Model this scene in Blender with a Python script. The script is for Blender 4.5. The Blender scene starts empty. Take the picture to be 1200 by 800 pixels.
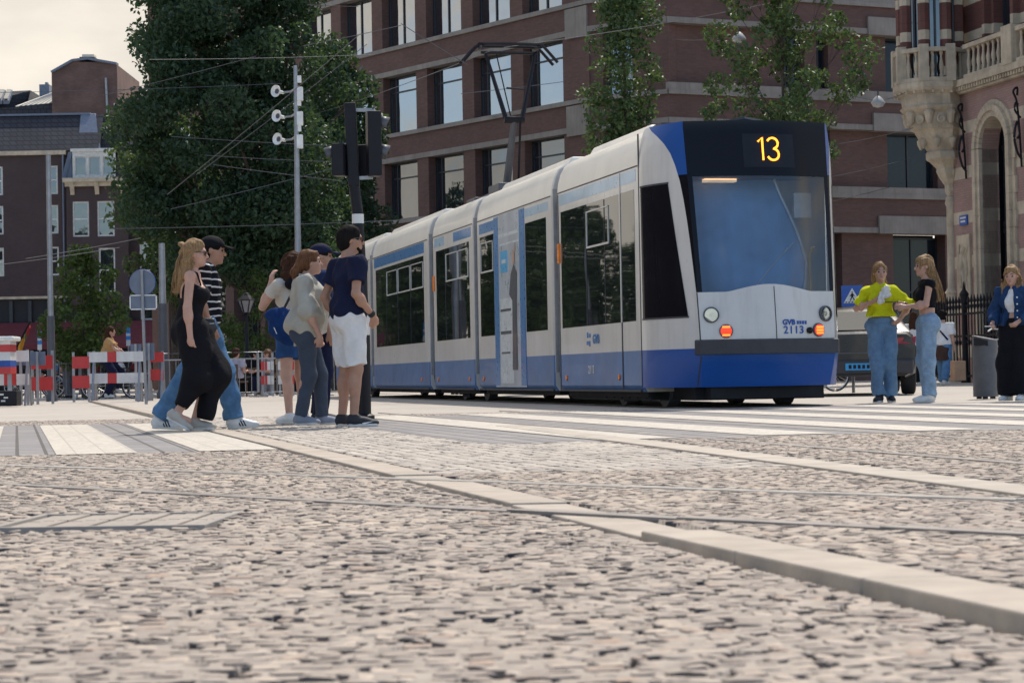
import bpy, bmesh, math, random
import numpy as np
from mathutils import Vector, Matrix
R = math.radians
rng = np.random.default_rng(7)
random.seed(7)
scene = bpy.context.scene
col = scene.collection

# ------------------------------------------------------------------ camera
CAM_H, FPX = 0.42, 2500.0
PITCH = math.atan(39.5/FPX)
ROLL = math.atan(0.018)
cr, sr, cp, sp = math.cos(ROLL), math.sin(ROLL), math.cos(PITCH), math.sin(PITCH)
Rv = Vector((1,0,0)); Uv = Vector((0,-sp,cp)); Fv = Vector((0,cp,sp))
cam_d = bpy.data.cameras.new('camera'); cam = bpy.data.objects.new('camera', cam_d); col.objects.link(cam)
Xc = Rv*cr - Uv*sr; Yc = Rv*sr + Uv*cr; Zc = -Fv
cam.matrix_world = Matrix(((Xc.x,Yc.x,Zc.x,0),(Xc.y,Yc.y,Zc.y,0),(Xc.z,Yc.z,Zc.z,CAM_H),(0,0,0,1)))
cam_d.sensor_width = 36; cam_d.lens = 75; cam_d.clip_end = 3000; cam_d.clip_start = 0.05
cam_d.dof.use_dof = True; cam_d.dof.focus_distance = 21.5; cam_d.dof.aperture_fstop = 10
scene.camera = cam

def ray(px, py):
    u, v = px-600, 400-py
    return Rv*(u*cr+v*sr) + Uv*(-u*sr+v*cr) + Fv*FPX
def P(px, py, d):
    'survey of the photograph: point on the line of sight of a pixel at the distance d north of the camera'
    r = ray(px, py); return Vector((0,0,CAM_H)) + r*(d/r.y)
def G(px, py, z=0.0):
    r = ray(px, py); t = (z-CAM_H)/r.z; return Vector((r.x*t, r.y*t, z))

# ------------------------------------------------------------------ helpers
def tag(o, label=None, cat=None, group=None, kind=None):
    if label: o['label'] = label
    if cat: o['category'] = cat
    if group: o['group'] = group
    if kind: o['kind'] = kind
    return o
def thing(name, label, cat, loc=(0,0,0), rz=0.0, group=None):
    o = bpy.data.objects.new(name, None); col.objects.link(o)
    o.location = loc; o.rotation_euler = (0,0,rz); o.empty_display_size = .2
    return tag(o, label, cat, group)
def copy_tree(o, parent=None):
    c = o.copy(); col.objects.link(c)
    if parent: c.parent = parent
    for ch in list(o.children): copy_tree(ch, c)
    return c

class MB:
    def __init__(s): s.v=[]; s.f=[]; s.m=[]; s.mi=0
    def add(s, vs, fs, mi=None):
        o=len(s.v); s.v.extend([tuple(x) for x in vs]); mi = s.mi if mi is None else mi
        for f in fs: s.f.append([i+o for i in f]); s.m.append(mi)
        return s
    def quad(s, a,b,c,d, mi=None): return s.add([a,b,c,d],[(0,1,2,3)],mi)
    def poly(s, pts, mi=None): return s.add(pts,[tuple(range(len(pts)))],mi)
    def box(s, x0,x1,y0,y1,z0,z1, mi=None):
        return s.add([(x0,y0,z0),(x1,y0,z0),(x1,y1,z0),(x0,y1,z0),(x0,y0,z1),(x1,y0,z1),(x1,y1,z1),(x0,y1,z1)],
            [(0,3,2,1),(4,5,6,7),(0,1,5,4),(1,2,6,5),(2,3,7,6),(3,0,4,7)],mi)
    def extrude(s, pts, vec, mi=None):
        n=len(pts); vec=Vector(vec); a=[Vector(p) for p in pts]
        fs=[tuple(range(n))[::-1], tuple(range(n,2*n))]+[(i,(i+1)%n,n+(i+1)%n,n+i) for i in range(n)]
        return s.add(a+[p+vec for p in a], fs, mi)
    def bar(s, p,q,w,h=None,up=(0,0,1),mi=None):
        p=Vector(p);q=Vector(q);h=h or w;d=(q-p).normalized();up=Vector(up)
        if abs(d.dot(up))>.98: up=Vector((1,0,0))
        a=d.cross(up).normalized()*(w/2);b=a.cross(d).normalized()*(h/2)
        return s.extrude([p-a-b,p+a-b,p+a+b,p-a+b], q-p, mi)
    def tube(s, pts, r, n=8, mi=None, caps=True):
        pts=[Vector(p) for p in pts]; k=len(pts); rs=r if hasattr(r,'__len__') else [r]*k
        vs=[];fs=[];ref=None
        for i,p in enumerate(pts):
            d=(pts[min(i+1,k-1)]-pts[max(i-1,0)]).normalized()
            if ref is None: ref=Vector((0,0,1)) if abs(d.z)<.9 else Vector((1,0,0))
            a=d.cross(ref).normalized(); b=d.cross(a).normalized(); ref=b.cross(d) if False else ref
            for j in range(n):
                t=2*math.pi*j/n; vs.append(p+(a*math.cos(t)+b*math.sin(t))*rs[i])
        for i in range(k-1):
            for j in range(n): fs.append((i*n+j,i*n+(j+1)%n,(i+1)*n+(j+1)%n,(i+1)*n+j))
        if caps: fs.append(tuple(range(n))[::-1]); fs.append(tuple(range((k-1)*n,k*n)))
        return s.add(vs,fs,mi)
    def lathe(s, prof, c=(0,0,0), n=16, axis=(0,0,1), mi=None, rot0=0.0, caps=True):
        c=Vector(c);ax=Vector(axis).normalized();ref=Vector((1,0,0)) if abs(ax.x)<.9 else Vector((0,1,0))
        if abs(ax.z)>.9: a=Vector((1,0,0)); b=Vector((0,1,0))
        else: a=ax.cross(ref).normalized(); b=ax.cross(a)
        vs=[];fs=[]
        for r,z in prof:
            for j in range(n):
                t=2*math.pi*j/n+rot0; vs.append(c+ax*z+(a*math.cos(t)+b*math.sin(t))*r)
        for i in range(len(prof)-1):
            for j in range(n): fs.append((i*n+j,i*n+(j+1)%n,(i+1)*n+(j+1)%n,(i+1)*n+j))
        if caps: fs.append(tuple(range(n))[::-1]); fs.append(tuple(range((len(prof)-1)*n,len(prof)*n)))
        return s.add(vs,fs,mi)
    def grid(s, rows, mi=None, mifun=None):
        'rows: list of equally long lists of points'
        o=len(s.v); w=len(rows[0])
        for r in rows: s.v.extend([tuple(p) for p in r])
        for i in range(len(rows)-1):
            for j in range(w-1):
                m = mifun(i,j) if mifun else (s.mi if mi is None else mi)
                if m is None: continue
                s.f.append([o+i*w+j,o+i*w+j+1,o+(i+1)*w+j+1,o+(i+1)*w+j]); s.m.append(m)
        return s
    def build(s, name, mats, parent=None, smooth=False, bevel=0.0, recalc=True, ang=38, merge=False):
        me=bpy.data.meshes.new(name); me.from_pydata(s.v,[],s.f)
        mats = mats if isinstance(mats,(list,tuple)) else [mats]
        for m in mats: me.materials.append(m)
        me.polygons.foreach_set('material_index', s.m)
        if recalc or merge:
            bm=bmesh.new(); bm.from_mesh(me)
            if merge: bmesh.ops.remove_doubles(bm, verts=bm.verts, dist=1e-4)
            if recalc: bmesh.ops.recalc_face_normals(bm, faces=bm.faces)
            bm.to_mesh(me); bm.free()
        if smooth:
            me.polygons.foreach_set('use_smooth',[True]*len(me.polygons)); me.set_sharp_from_angle(angle=R(ang))
        o=bpy.data.objects.new(name, me); col.objects.link(o)
        if parent: o.parent=parent
        if bevel:
            b=o.modifiers.new('bevel','BEVEL'); b.width=bevel; b.segments=2; b.limit_method='ANGLE'; b.angle_limit=R(40)
        return o

def mesh_np(name, V, Q, mats, parent=None, smooth=False, matidx=None):
    me=bpy.data.meshes.new(name); n=len(V); m=len(Q); k=Q.shape[1]
    me.vertices.add(n); me.vertices.foreach_set('co', np.ascontiguousarray(V,dtype=np.float32).ravel())
    me.loops.add(m*k); me.loops.foreach_set('vertex_index', np.ascontiguousarray(Q,dtype=np.int32).ravel())
    me.polygons.add(m); me.polygons.foreach_set('loop_start', np.arange(0,m*k,k,dtype=np.int32))
    for mt in (mats if isinstance(mats,(list,tuple)) else [mats]): me.materials.append(mt)
    if matidx is not None: me.polygons.foreach_set('material_index', matidx)
    me.polygons.foreach_set('use_smooth', np.full(m, smooth))
    me.update(calc_edges=True); me.validate()
    o=bpy.data.objects.new(name, me); col.objects.link(o)
    if parent: o.parent=parent
    return o

def text_mesh(txt, size, name, m, parent, mw, extrude=.002, bold=0.0, align='CENTER', spacing=1.0):
    cu=bpy.data.curves.new(name,'FONT'); cu.body=txt; cu.size=size; cu.extrude=extrude; cu.align_x=align; cu.align_y='CENTER'
    cu.offset=bold; cu.space_character=spacing; cu.resolution_u=3
    t=bpy.data.objects.new('tmp',cu); col.objects.link(t)
    dg=bpy.context.evaluated_depsgraph_get(); me=bpy.data.meshes.new_from_object(t.evaluated_get(dg))
    bpy.data.objects.remove(t); me.transform(mw); me.materials.clear(); me.materials.append(m)
    o=bpy.data.objects.new(name,me); col.objects.link(o)
    if parent: o.parent=parent
    return o

# ------------------------------------------------------------------ materials
class NT:
    def __init__(s, name):
        s.m=bpy.data.materials.new(name); s.m.use_nodes=True; s.t=s.m.node_tree; s.n=s.t.nodes; s.l=s.t.links
        s.b=s.n['Principled BSDF']; s.out=s.n['Material Output']
    def new(s, t, **kw):
        n=s.n.new(t)
        for k,v in kw.items(): setattr(n,k,v)
        return n
    def link(s,a,b): s.l.new(a,b)
    def coord(s, kind='Object'):
        return s.new('ShaderNodeTexCoord').outputs[kind]
    def noise(s, vec, scale, detail=4, rough=.55):
        n=s.new('ShaderNodeTexNoise'); n.inputs['Scale'].default_value=scale; n.inputs['Detail'].default_value=detail
        n.inputs['Roughness'].default_value=rough
        if vec: s.link(vec,n.inputs['Vector'])
        return n.outputs['Fac']
    def ramp(s, fac, stops):
        r=s.new('ShaderNodeValToRGB'); e=r.color_ramp.elements
        while len(e)<len(stops): e.new(.5)
        for x,(p,c) in zip(e,stops): x.position=p; x.color=(*c,1) if len(c)==3 else c
        s.link(fac,r.inputs['Fac']); return r.outputs['Color']
    def math(s, op, a, b=None, c=None):
        n=s.new('ShaderNodeMath',operation=op)
        for i,x in enumerate((a,b,c)):
            if x is None: continue
            if isinstance(x,(int,float)): n.inputs[i].default_value=x
            else: s.link(x,n.inputs[i])
        return n.outputs[0]
    def mix(s, fac, a, b, blend='MIX'):
        n=s.new('ShaderNodeMix',data_type='RGBA',blend_type=blend)
        for i,x in ((0,fac),(6,a),(7,b)):
            if isinstance(x,(int,float)): n.inputs[i].default_value=x
            elif isinstance(x,tuple): n.inputs[i].default_value=(*x,1)
            else: s.link(x,n.inputs[i])
        return n.outputs[2]
    def bump(s, h, strength, dist):
        b=s.new('ShaderNodeBump'); b.inputs['Strength'].default_value=strength; b.inputs['Distance'].default_value=dist
        s.link(h,b.inputs['Height']); s.link(b.outputs['Normal'],s.b.inputs['Normal'])
    def set(s, **kw):
        for k,v in kw.items():
            i=s.b.inputs[k.replace('_',' ')]
            if hasattr(v,'default_value') and not isinstance(v,(int,float,tuple)): s.link(v,i)
            elif isinstance(v,tuple) and len(v)==3: i.default_value=(*v,1) if len(i.default_value)==4 else v
            else: i.default_value=v
        return s
def sc(c,k): return tuple(min(1,x*k) for x in c)
MATS={}
def mat(name, c, rough=.6, metal=0.0, var=.14, scale=6, bump=0.0, bscale=80, spec=.5, coat=0.0, emit=0.0, dirt=0.0, ecol=None, streak=0.0):
    if name in MATS: return MATS[name]
    t=NT(name); v=t.coord()
    f=t.noise(v,scale,5)
    cc=t.ramp(f,[(.3,sc(c,1-var)),(.7,sc(c,1+var))])
    if dirt:
        f2=t.noise(v,scale*.35,6,.7)
        cc=t.mix(t.math('MULTIPLY',t.ramp(f2,[(.45,(0,0,0)),(.7,(1,1,1))]),dirt),cc,sc(c,.45))
    if streak:
        mp=t.new('ShaderNodeMapping'); mp.inputs['Scale'].default_value=(9,9,.7); t.link(v,mp.inputs[0])
        cc=t.mix(t.math('MULTIPLY',t.ramp(t.noise(mp.outputs[0],1,5,.65),[(.48,(0,0,0)),(.72,(1,1,1))]),streak),cc,(.12,.10,.085))
    t.set(Base_Color=cc, Roughness=rough, Metallic=metal, Specular_IOR_Level=spec, Coat_Weight=coat, Coat_Roughness=.05)
    if rough>.15:
        t.link(t.math('ADD',t.math('MULTIPLY',t.noise(v,scale*2.3,3),.2),rough-.1),t.b.inputs['Roughness'])
    if bump: t.bump(t.noise(v,bscale,4),bump,.004)
    if emit: t.set(Emission_Color=ecol or c, Emission_Strength=emit)
    MATS[name]=t.m; return t.m

def brick_mat(name, c1, c2, mortar, bw=.22, bh=.068, var=.25, bands=None, rough=.85, msize=.009):
    'running bond in metres on upright faces; bands=(z0, period, width, colour) paints stone courses that the wall really has'
    t=NT(name); v=t.coord(); s=t.new('ShaderNodeSeparateXYZ'); t.link(v,s.inputs[0])
    c=t.new('ShaderNodeCombineXYZ'); t.link(t.math('ADD',s.outputs[0],s.outputs[1]),c.inputs[0]); t.link(s.outputs[2],c.inputs[1])
    b=t.new('ShaderNodeTexBrick'); t.link(c.outputs[0],b.inputs['Vector'])
    b.inputs['Color1'].default_value=(*c1,1); b.inputs['Color2'].default_value=(*c2,1); b.inputs['Mortar'].default_value=(*mortar,1)
    b.inputs['Scale'].default_value=1; b.inputs['Brick Width'].default_value=bw; b.inputs['Row Height'].default_value=bh
    b.inputs['Mortar Size'].default_value=msize; b.inputs['Bias'].default_value=-.1
    f=t.noise(v,.7,6,.65)
    cc=t.mix(1.0,b.outputs['Color'],t.ramp(f,[(.25,(1-var,)*3),(.75,(1+var*.6,)*3)]),'MULTIPLY')
    if bands:
        z0,per,w,bc=bands
        fr=t.math('FRACT',t.math('DIVIDE',t.math('SUBTRACT',s.outputs[2],z0),per))
        m=t.math('LESS_THAN',fr,w/per)
        cc=t.mix(m,cc,t.ramp(t.noise(v,3,4),[(.3,sc(bc,.8)),(.7,sc(bc,1.1))]))
    t.set(Base_Color=cc,Roughness=rough)
    t.bump(b.outputs['Fac'],-.4,.006)
    return t.m

def glass_mat(name, tint=(.25,.3,.33), refl_ior=1.5, rough=.01, extra=.0):
    'architectural glass: a tinted clear sheet with a mirror coat'
    t=NT(name); t.n.remove(t.b)
    tr=t.new('ShaderNodeBsdfTransparent'); tr.inputs[0].default_value=(*tint,1)
    gl=t.new('ShaderNodeBsdfGlossy'); gl.inputs['Roughness'].default_value=rough
    fr=t.new('ShaderNodeFresnel'); fr.inputs['IOR'].default_value=refl_ior
    mx=t.new('ShaderNodeMixShader'); f=t.math('ADD',fr.outputs[0],extra)
    t.link(f,mx.inputs[0]); t.link(tr.outputs[0],mx.inputs[1]); t.link(gl.outputs[0],mx.inputs[2]); t.link(mx.outputs[0],t.out.inputs['Surface'])
    return t.m
def dark_glass(name, base=(.012,.014,.018), mirror=.0, ior=1.5, wav=.0):
    t=NT(name); t.set(Base_Color=base,Roughness=.02,IOR=ior,Specular_IOR_Level=.5)
    if mirror:
        gl=t.new('ShaderNodeBsdfGlossy'); gl.inputs['Roughness'].default_value=.02; gl.inputs['Color'].default_value=(.9,.95,1,1)
        mx=t.new('ShaderNodeMixShader'); mx.inputs[0].default_value=mirror
        t.link(t.b.outputs[0],mx.inputs[1]); t.link(gl.outputs[0],mx.inputs[2]); t.link(mx.outputs[0],t.out.inputs['Surface'])
    if wav:
        b=t.new('ShaderNodeBump'); b.inputs['Strength'].default_value=1; b.inputs['Distance'].default_value=wav
        t.link(t.noise(t.coord(),.9,1),b.inputs['Height']); t.link(b.outputs['Normal'],t.b.inputs['Normal'])
        if mirror: t.link(b.outputs['Normal'],gl.inputs['Normal'])
    return t.m

def leaf_mat(name, c, c2, trans=.35):
    t=NT(name); g=t.new('ShaderNodeNewGeometry')
    cc=t.ramp(g.outputs['Random Per Island'],[(0,c),(.6,tuple((a+b)/2 for a,b in zip(c,c2))),(1,c2)])
    t.set(Base_Color=cc,Roughness=.5,Specular_IOR_Level=.4)
    tl=t.new('ShaderNodeBsdfTranslucent'); t.link(t.mix(.5,cc,(.10,.16,.02)),tl.inputs[0])
    mx=t.new('ShaderNodeMixShader'); mx.inputs[0].default_value=trans
    t.link(t.b.outputs[0],mx.inputs[1]); t.link(tl.outputs[0],mx.inputs[2]); t.link(mx.outputs[0],t.out.inputs['Surface'])
    return t.m

M={}
M['black_metal']=mat('black painted metal',(.009,.009,.013),.5,spec=.25)
M['grey_metal']=mat('galvanised grey metal',(.30,.31,.33),.45,.6)
M['dark_grey']=mat('dark grey metal',(.075,.078,.09),.5)
M['white_paint']=mat('white painted wood',(.70,.68,.62),.6)
M['stone']=mat('pale limestone',(.50,.42,.315),.85,var=.22,scale=2.5,bump=.4,bscale=25,dirt=.45,streak=.3)
M['concrete']=mat('grey stone band',(.27,.235,.205),.85,var=.18,scale=1.2,bump=.25,bscale=20,dirt=.3,streak=.35)
M['rubber']=mat('black rubber',(.014,.014,.016),.75)
M['white_plastic']=mat('white plastic',(.72,.72,.70),.4)
M['red_board']=mat('red reflective board',(.50,.030,.030),.4,var=.1)
M['white_board']=mat('white reflective board',(.66,.65,.63),.4,var=.08,dirt=.3)
M['sign_blue']=mat('traffic sign blue',(.016,.085,.36),.4,var=.05)
M['flag_blue']=mat('flag blue',(.02,.08,.33),.6)
M['bark']=mat('tree bark',(.07,.055,.042),.9,var=.35,scale=9,bump=.8,bscale=30)

# ------------------------------------------------------------------ light
SUN_DIR=Vector((.34,.40,0)); SUN_DIR=Vector((.38,.92,0)).normalized(); EL=R(57)
sd=Vector((SUN_DIR.x*math.cos(EL),SUN_DIR.y*math.cos(EL),math.sin(EL)))
sl=bpy.data.lights.new('sun','SUN'); sl.energy=3.0; sl.angle=R(.6); sl.color=(1.0,.93,.835)
so=bpy.data.objects.new('sun',sl); col.objects.link(so); so.location=(20,40,60)
so.rotation_euler=sd.to_track_quat('Z','Y').to_euler()
w=bpy.data.worlds.new('World'); scene.world=w; w.use_nodes=True; nt=w.node_tree
bg=nt.nodes['Background']; bg.inputs['Strength'].default_value=.15
sky=nt.nodes.new('ShaderNodeTexSky'); sky.sky_type='NISHITA'; sky.sun_disc=False; sky.sun_elevation=EL
sky.sun_rotation=math.atan2(SUN_DIR.x,SUN_DIR.y); sky.air_density=1.0; sky.dust_density=.4; sky.ozone_density=2.0
tc=nt.nodes.new('ShaderNodeTexCoord'); mp=nt.nodes.new('ShaderNodeMapping'); mp.inputs['Scale'].default_value=(1,1,2.6)
nt.links.new(tc.outputs['Generated'],mp.inputs[0])
nz=nt.nodes.new('ShaderNodeTexNoise'); nz.inputs['Scale'].default_value=2.1; nz.inputs['Detail'].default_value=9; nz.inputs['Roughness'].default_value=.55
nt.links.new(mp.outputs[0],nz.inputs['Vector'])
sx=nt.nodes.new('ShaderNodeSeparateXYZ'); nt.links.new(tc.outputs['Generated'],sx.inputs[0])
ma=nt.nodes.new('ShaderNodeMath'); ma.operation='MULTIPLY_ADD'; ma.inputs[1].default_value=.20
nt.links.new(sx.outputs[1],ma.inputs[0]); nt.links.new(nz.outputs['Fac'],ma.inputs[2])
rp=nt.nodes.new('ShaderNodeValToRGB'); rp.color_ramp.elements[0].position=.46; rp.color_ramp.elements[1].position=.60
nt.links.new(ma.outputs[0],rp.inputs['Fac'])
nz2=nt.nodes.new('ShaderNodeTexNoise'); nz2.inputs['Scale'].default_value=7; nz2.inputs['Detail'].default_value=7; nt.links.new(mp.outputs[0],nz2.inputs['Vector'])
rc=nt.nodes.new('ShaderNodeValToRGB'); rc.color_ramp.elements[0].position=.3; rc.color_ramp.elements[0].color=(3.5,3.25,2.9,1)
rc.color_ramp.elements[1].position=.65; rc.color_ramp.elements[1].color=(5.4,4.95,4.25,1)
nt.links.new(nz2.outputs['Fac'],rc.inputs['Fac'])
mx=nt.nodes.new('ShaderNodeMix'); mx.data_type='RGBA'; nt.links.new(rp.outputs['Color'],mx.inputs[0])
nt.links.new(sky.outputs[0],mx.inputs[6]); nt.links.new(rc.outputs['Color'],mx.inputs[7]); nt.links.new(mx.outputs[2],bg.inputs['Color'])
vs=scene.view_settings; vs.view_transform='Standard'; vs.look='None'; vs.gamma=1; vs.use_curve_mapping=False; vs.exposure=0.55
scene.cycles.max_bounces=8; scene.cycles.transparent_max_bounces=16; scene.cycles.use_denoising=True
# ------------------------------------------------------------------ ground
BD=Vector((-.2267,.974,0))            # direction of the tram track, away from the camera
RD=Vector((.974,.2267,0))
def paving_tex(name, stops, rough=.85):
    t=NT(name); g=t.new('ShaderNodeNewGeometry'); v=t.coord()
    cc=t.ramp(g.outputs['Random Per Island'],stops)
    n=t.noise(v,1.1,6,.65); n2=t.noise(v,45,5,.6)
    cc=t.mix(1.0,cc,t.ramp(n,[(.3,(.80,.80,.82)),(.7,(1.10,1.08,1.04))]),'MULTIPLY')
    cc=t.mix(1.0,cc,t.ramp(n2,[(.3,(.82,.82,.82)),(.7,(1.14,1.13,1.12))]),'MULTIPLY')
    t.set(Base_Color=cc,Roughness=rough,Specular_IOR_Level=.35)
    t.bump(t.noise(v,90,6,.7),.5,.004); return t.m
M['setts']=paving_tex('weathered granite setts',[(0,(.285,.24,.205)),(.3,(.385,.327,.275)),(.65,(.445,.376,.312)),(.9,(.51,.433,.36)),(1,(.37,.275,.215))])
M['sett_side']=mat('shaded sett side',(.075,.066,.064),.9)  # shade on the stone flanks put into their colour
M['setts_fine']=paving_tex('pale paving blocks',[(0,(.39,.355,.315)),(.5,(.46,.415,.365)),(1,(.51,.46,.40))])
# joints, sand and the far square
t=NT('sandy ground'); v=t.coord()
f=t.noise(v,9,6,.7); cj=t.ramp(f,[(.30,(.20,.175,.15)),(.48,(.31,.265,.225)),(.7,(.40,.345,.29))])
mp_=t.new('ShaderNodeMapping'); mp_.inputs['Scale'].default_value=(1,1,1); t.link(v,mp_.inputs[0])
vo=t.new('ShaderNodeTexVoronoi'); vo.inputs['Scale'].default_value=7; t.link(v,vo.inputs['Vector'])
cf=t.mix(.5,t.ramp(vo.outputs['Color'],[(0,(.36,.325,.285)),(1,(.46,.415,.36))]),t.ramp(t.noise(v,.6,6,.7),[(.3,(.345,.31,.27)),(.7,(.475,.43,.375))]))
sx_=t.new('ShaderNodeSeparateXYZ'); t.link(v,sx_.inputs[0])
fd=t.math('MULTIPLY',t.math('SUBTRACT',sx_.outputs[1],23.0),.5); fd.node.use_clamp=True
t.set(Base_Color=t.mix(fd,cj,cf),Roughness=.9); t.bump(t.noise(v,40,5),.4,.006)
M['ground']=t.m
t=NT('grey crossing pavers'); v=t.coord(); mp_=t.new('ShaderNodeMapping'); mp_.inputs['Rotation'].default_value=(0,0,R(-13.1)+R(90)); t.link(v,mp_.inputs[0])
b=t.new('ShaderNodeTexBrick'); t.link(mp_.outputs[0],b.inputs['Vector']); b.inputs['Scale'].default_value=1
b.inputs['Brick Width'].default_value=.62; b.inputs['Row Height'].default_value=.17; b.inputs['Mortar Size'].default_value=.012
b.inputs['Color1'].default_value=(.20,.195,.20,1); b.inputs['Color2'].default_value=(.245,.235,.235,1); b.inputs['Mortar'].default_value=(.07,.065,.065,1)
cc=t.mix(1.0,b.outputs['Color'],t.ramp(t.noise(v,3,6,.7),[(.3,(.8,.8,.8)),(.7,(1.15,1.12,1.08))]),'MULTIPLY')
t.set(Base_Color=cc,Roughness=.8); t.bump(t.noise(v,60,5),.3,.004); M['crossing']=t.m
t=NT('worn white road paint'); v=t.coord()
mp_=t.new('ShaderNodeMapping'); mp_.inputs['Rotation'].default_value=(0,0,R(-13.1)+R(90)); t.link(v,mp_.inputs[0])
b=t.new('ShaderNodeTexBrick'); t.link(mp_.outputs[0],b.inputs['Vector']); b.inputs['Scale'].default_value=1
b.inputs['Brick Width'].default_value=.62; b.inputs['Row Height'].default_value=.17; b.inputs['Mortar Size'].default_value=.006
b.inputs['Color1'].default_value=(.55,.50,.42,1); b.inputs['Color2'].default_value=(.50,.455,.39,1); b.inputs['Mortar'].default_value=(.38,.34,.29,1)
cc=t.mix(t.ramp(t.noise(v,14,7,.75),[(.46,(0,0,0)),(.62,(.75,.75,.75))]),b.outputs['Color'],(.27,.25,.23))
t.set(Base_Color=cc,Roughness=.6); M['road_paint']=t.m
M['kerb']=mat('pale granite kerb',(.395,.34,.28),.8,var=.16,scale=5,bump=.45,bscale=60,dirt=.3)
M['band']=mat('worn pale stone band',(.42,.37,.31),.8,var=.16,scale=4,bump=.4,bscale=60,dirt=.35)
M['steel_rail']=mat('polished rail steel',(.50,.48,.46),.32,.6,var=.15,scale=3)
M['rail_dull']=mat('dull rail steel',(.24,.22,.21),.5,.4,var=.25,scale=3)
M['rail_groove']=mat('rail groove grime',(.05,.045,.042),.9)

g=MB(); g.quad((-900,-30,-.030),(900,-30,-.030),(900,2400,-.030),(-900,2400,-.030)); tag(g.build('ground',M['ground'],recalc=False),kind='structure')
g=MB(); g.quad((-900,23.5,-.006),(900,23.5,-.006),(900,1500,-.006),(-900,1500,-.006)); tag(g.build('far_paving',M['ground'],recalc=False),kind='structure')
kx=lambda y: -.2327*(y-6.9)            # left edge of the long kerb
KW=.185
def zg(x,y):
    z=np.clip((6.9-y)/3.44,0,1.25)*.021
    return np.where(x>kx(y), z, 0.0)
# rails as centre lines (x,y)
def lin(p,q,ext0=0,ext1=0):
    p=Vector(p);q=Vector(q);d=(q-p).normalized(); return p-d*ext0, q+d*ext1
rails=[lin((-2.69,11.2),(1.61,6.72),9,4), lin((-2.18,9.08),(1.26,5.24),9,3.2),
       (Vector((2.60,7.6)),Vector((1.23-.2327*12,25.5))), (Vector((3.55,9.0)),Vector((2.68-.2327*12,25.5))),
       (Vector((1.56,25.7))+RD.xy*.48-BD.xy*14, Vector((1.56,25.7))+RD.xy*.48+BD.xy*40),
       (Vector((1.56,25.7))+RD.xy*1.92-BD.xy*13, Vector((1.56,25.7))+RD.xy*1.92+BD.xy*40)]
def dist_line(x,y,p,q):
    d=q-p; L=d.length; u=((x-p.x)*d.x+(y-p.y)*d.y)/L/L; u=np.clip(u,0,1)
    return np.hypot(x-p.x-u*d.x, y-p.y-u*d.y)
for i,(p,q) in enumerate(rails):
    p3=Vector((p.x,p.y,0)); q3=Vector((q.x,q.y,0)); d=(q3-p3).normalized(); n=Vector((d.y,-d.x,0))
    if n.y>0: n=-n                     # towards the camera
    m=MB(); N=24
    for k in range(N):
        a=p3.lerp(q3,k/N); b=p3.lerp(q3,(k+1)/N)
        za=float(zg(np.float64(a.x),np.float64(a.y))); zb=float(zg(np.float64(b.x),np.float64(b.y)))
        za=zb=max(za,zb) if abs(za-zb)<.02 else 0.0
        for (o0,o1,z,mi) in ((-.005,.058,.002,0),(-.034,-.005,-.006,1),(-.052,-.037,.0,0)):
            m.quad(a+n*o0+Vector((0,0,z+za)),a+n*o1+Vector((0,0,z+za)),b+n*o1+Vector((0,0,z+zb)),b+n*o0+Vector((0,0,z+zb)),mi)
        m.quad(a+n*.058+Vector((0,0,za+.002)),a+n*.058+Vector((0,0,za-.010)),b+n*.058+Vector((0,0,zb-.010)),b+n*.058+Vector((0,0,zb+.002)),0)
        m.quad(a-n*.005+Vector((0,0,za+.002)),a-n*.005+Vector((0,0,za-.016)),b-n*.005+Vector((0,0,zb-.016)),b-n*.005+Vector((0,0,zb+.002)),1)
    tag(m.build('tram_rail',[M['steel_rail'] if i==0 else M['rail_dull'],M['rail_groove']],recalc=False),kind='structure')

# long pale kerb along the track, in separate stones
kb=MB(); y=1.2
while y<46:
    L=.72 if y<20 else 1.4; y1=y+L-.008
    hz_=lambda v: .0052+float(np.clip((6.9-v)/3.44,0,1.25))*.021+float(np.clip((v-21)/3,0,1))*.03
    za,zb=hz_(y),hz_(y1)
    if any(dist_line(kx(y+L/2)+.12,y+L/2,p,q)<.34 for p,q in rails[:2]): za=zb=-.001
    o_=[(kx(y),y),(kx(y)+KW,y),(kx(y1)+KW,y1),(kx(y1),y1)]; zz=(za,za,zb,zb)
    kb.add([(a,b,-.05) for a,b in o_]+[(a,b,z_) for (a,b),z_ in zip(o_,zz)],[(0,3,2,1),(4,5,6,7),(0,1,5,4),(1,2,6,5),(2,3,7,6),(3,0,4,7)],0)
    y+=L
tag(kb.build('kerb',M['kerb'],bevel=.006),kind='structure')
kb=MB(); y=6.75; k3=lambda y: 1.70-.166*(y-6.6)
while y<17.5:
    kb.extrude([(k3(y),y,-.03),(k3(y)+.22,y,-.03),(k3(y+.99)+.22,y+.99,-.03),(k3(y+.99),y+.99,-.03)],(0,0,.0362)); y+=1
tag(kb.build('stone_band',M['band'],bevel=.004),kind='structure')

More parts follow.
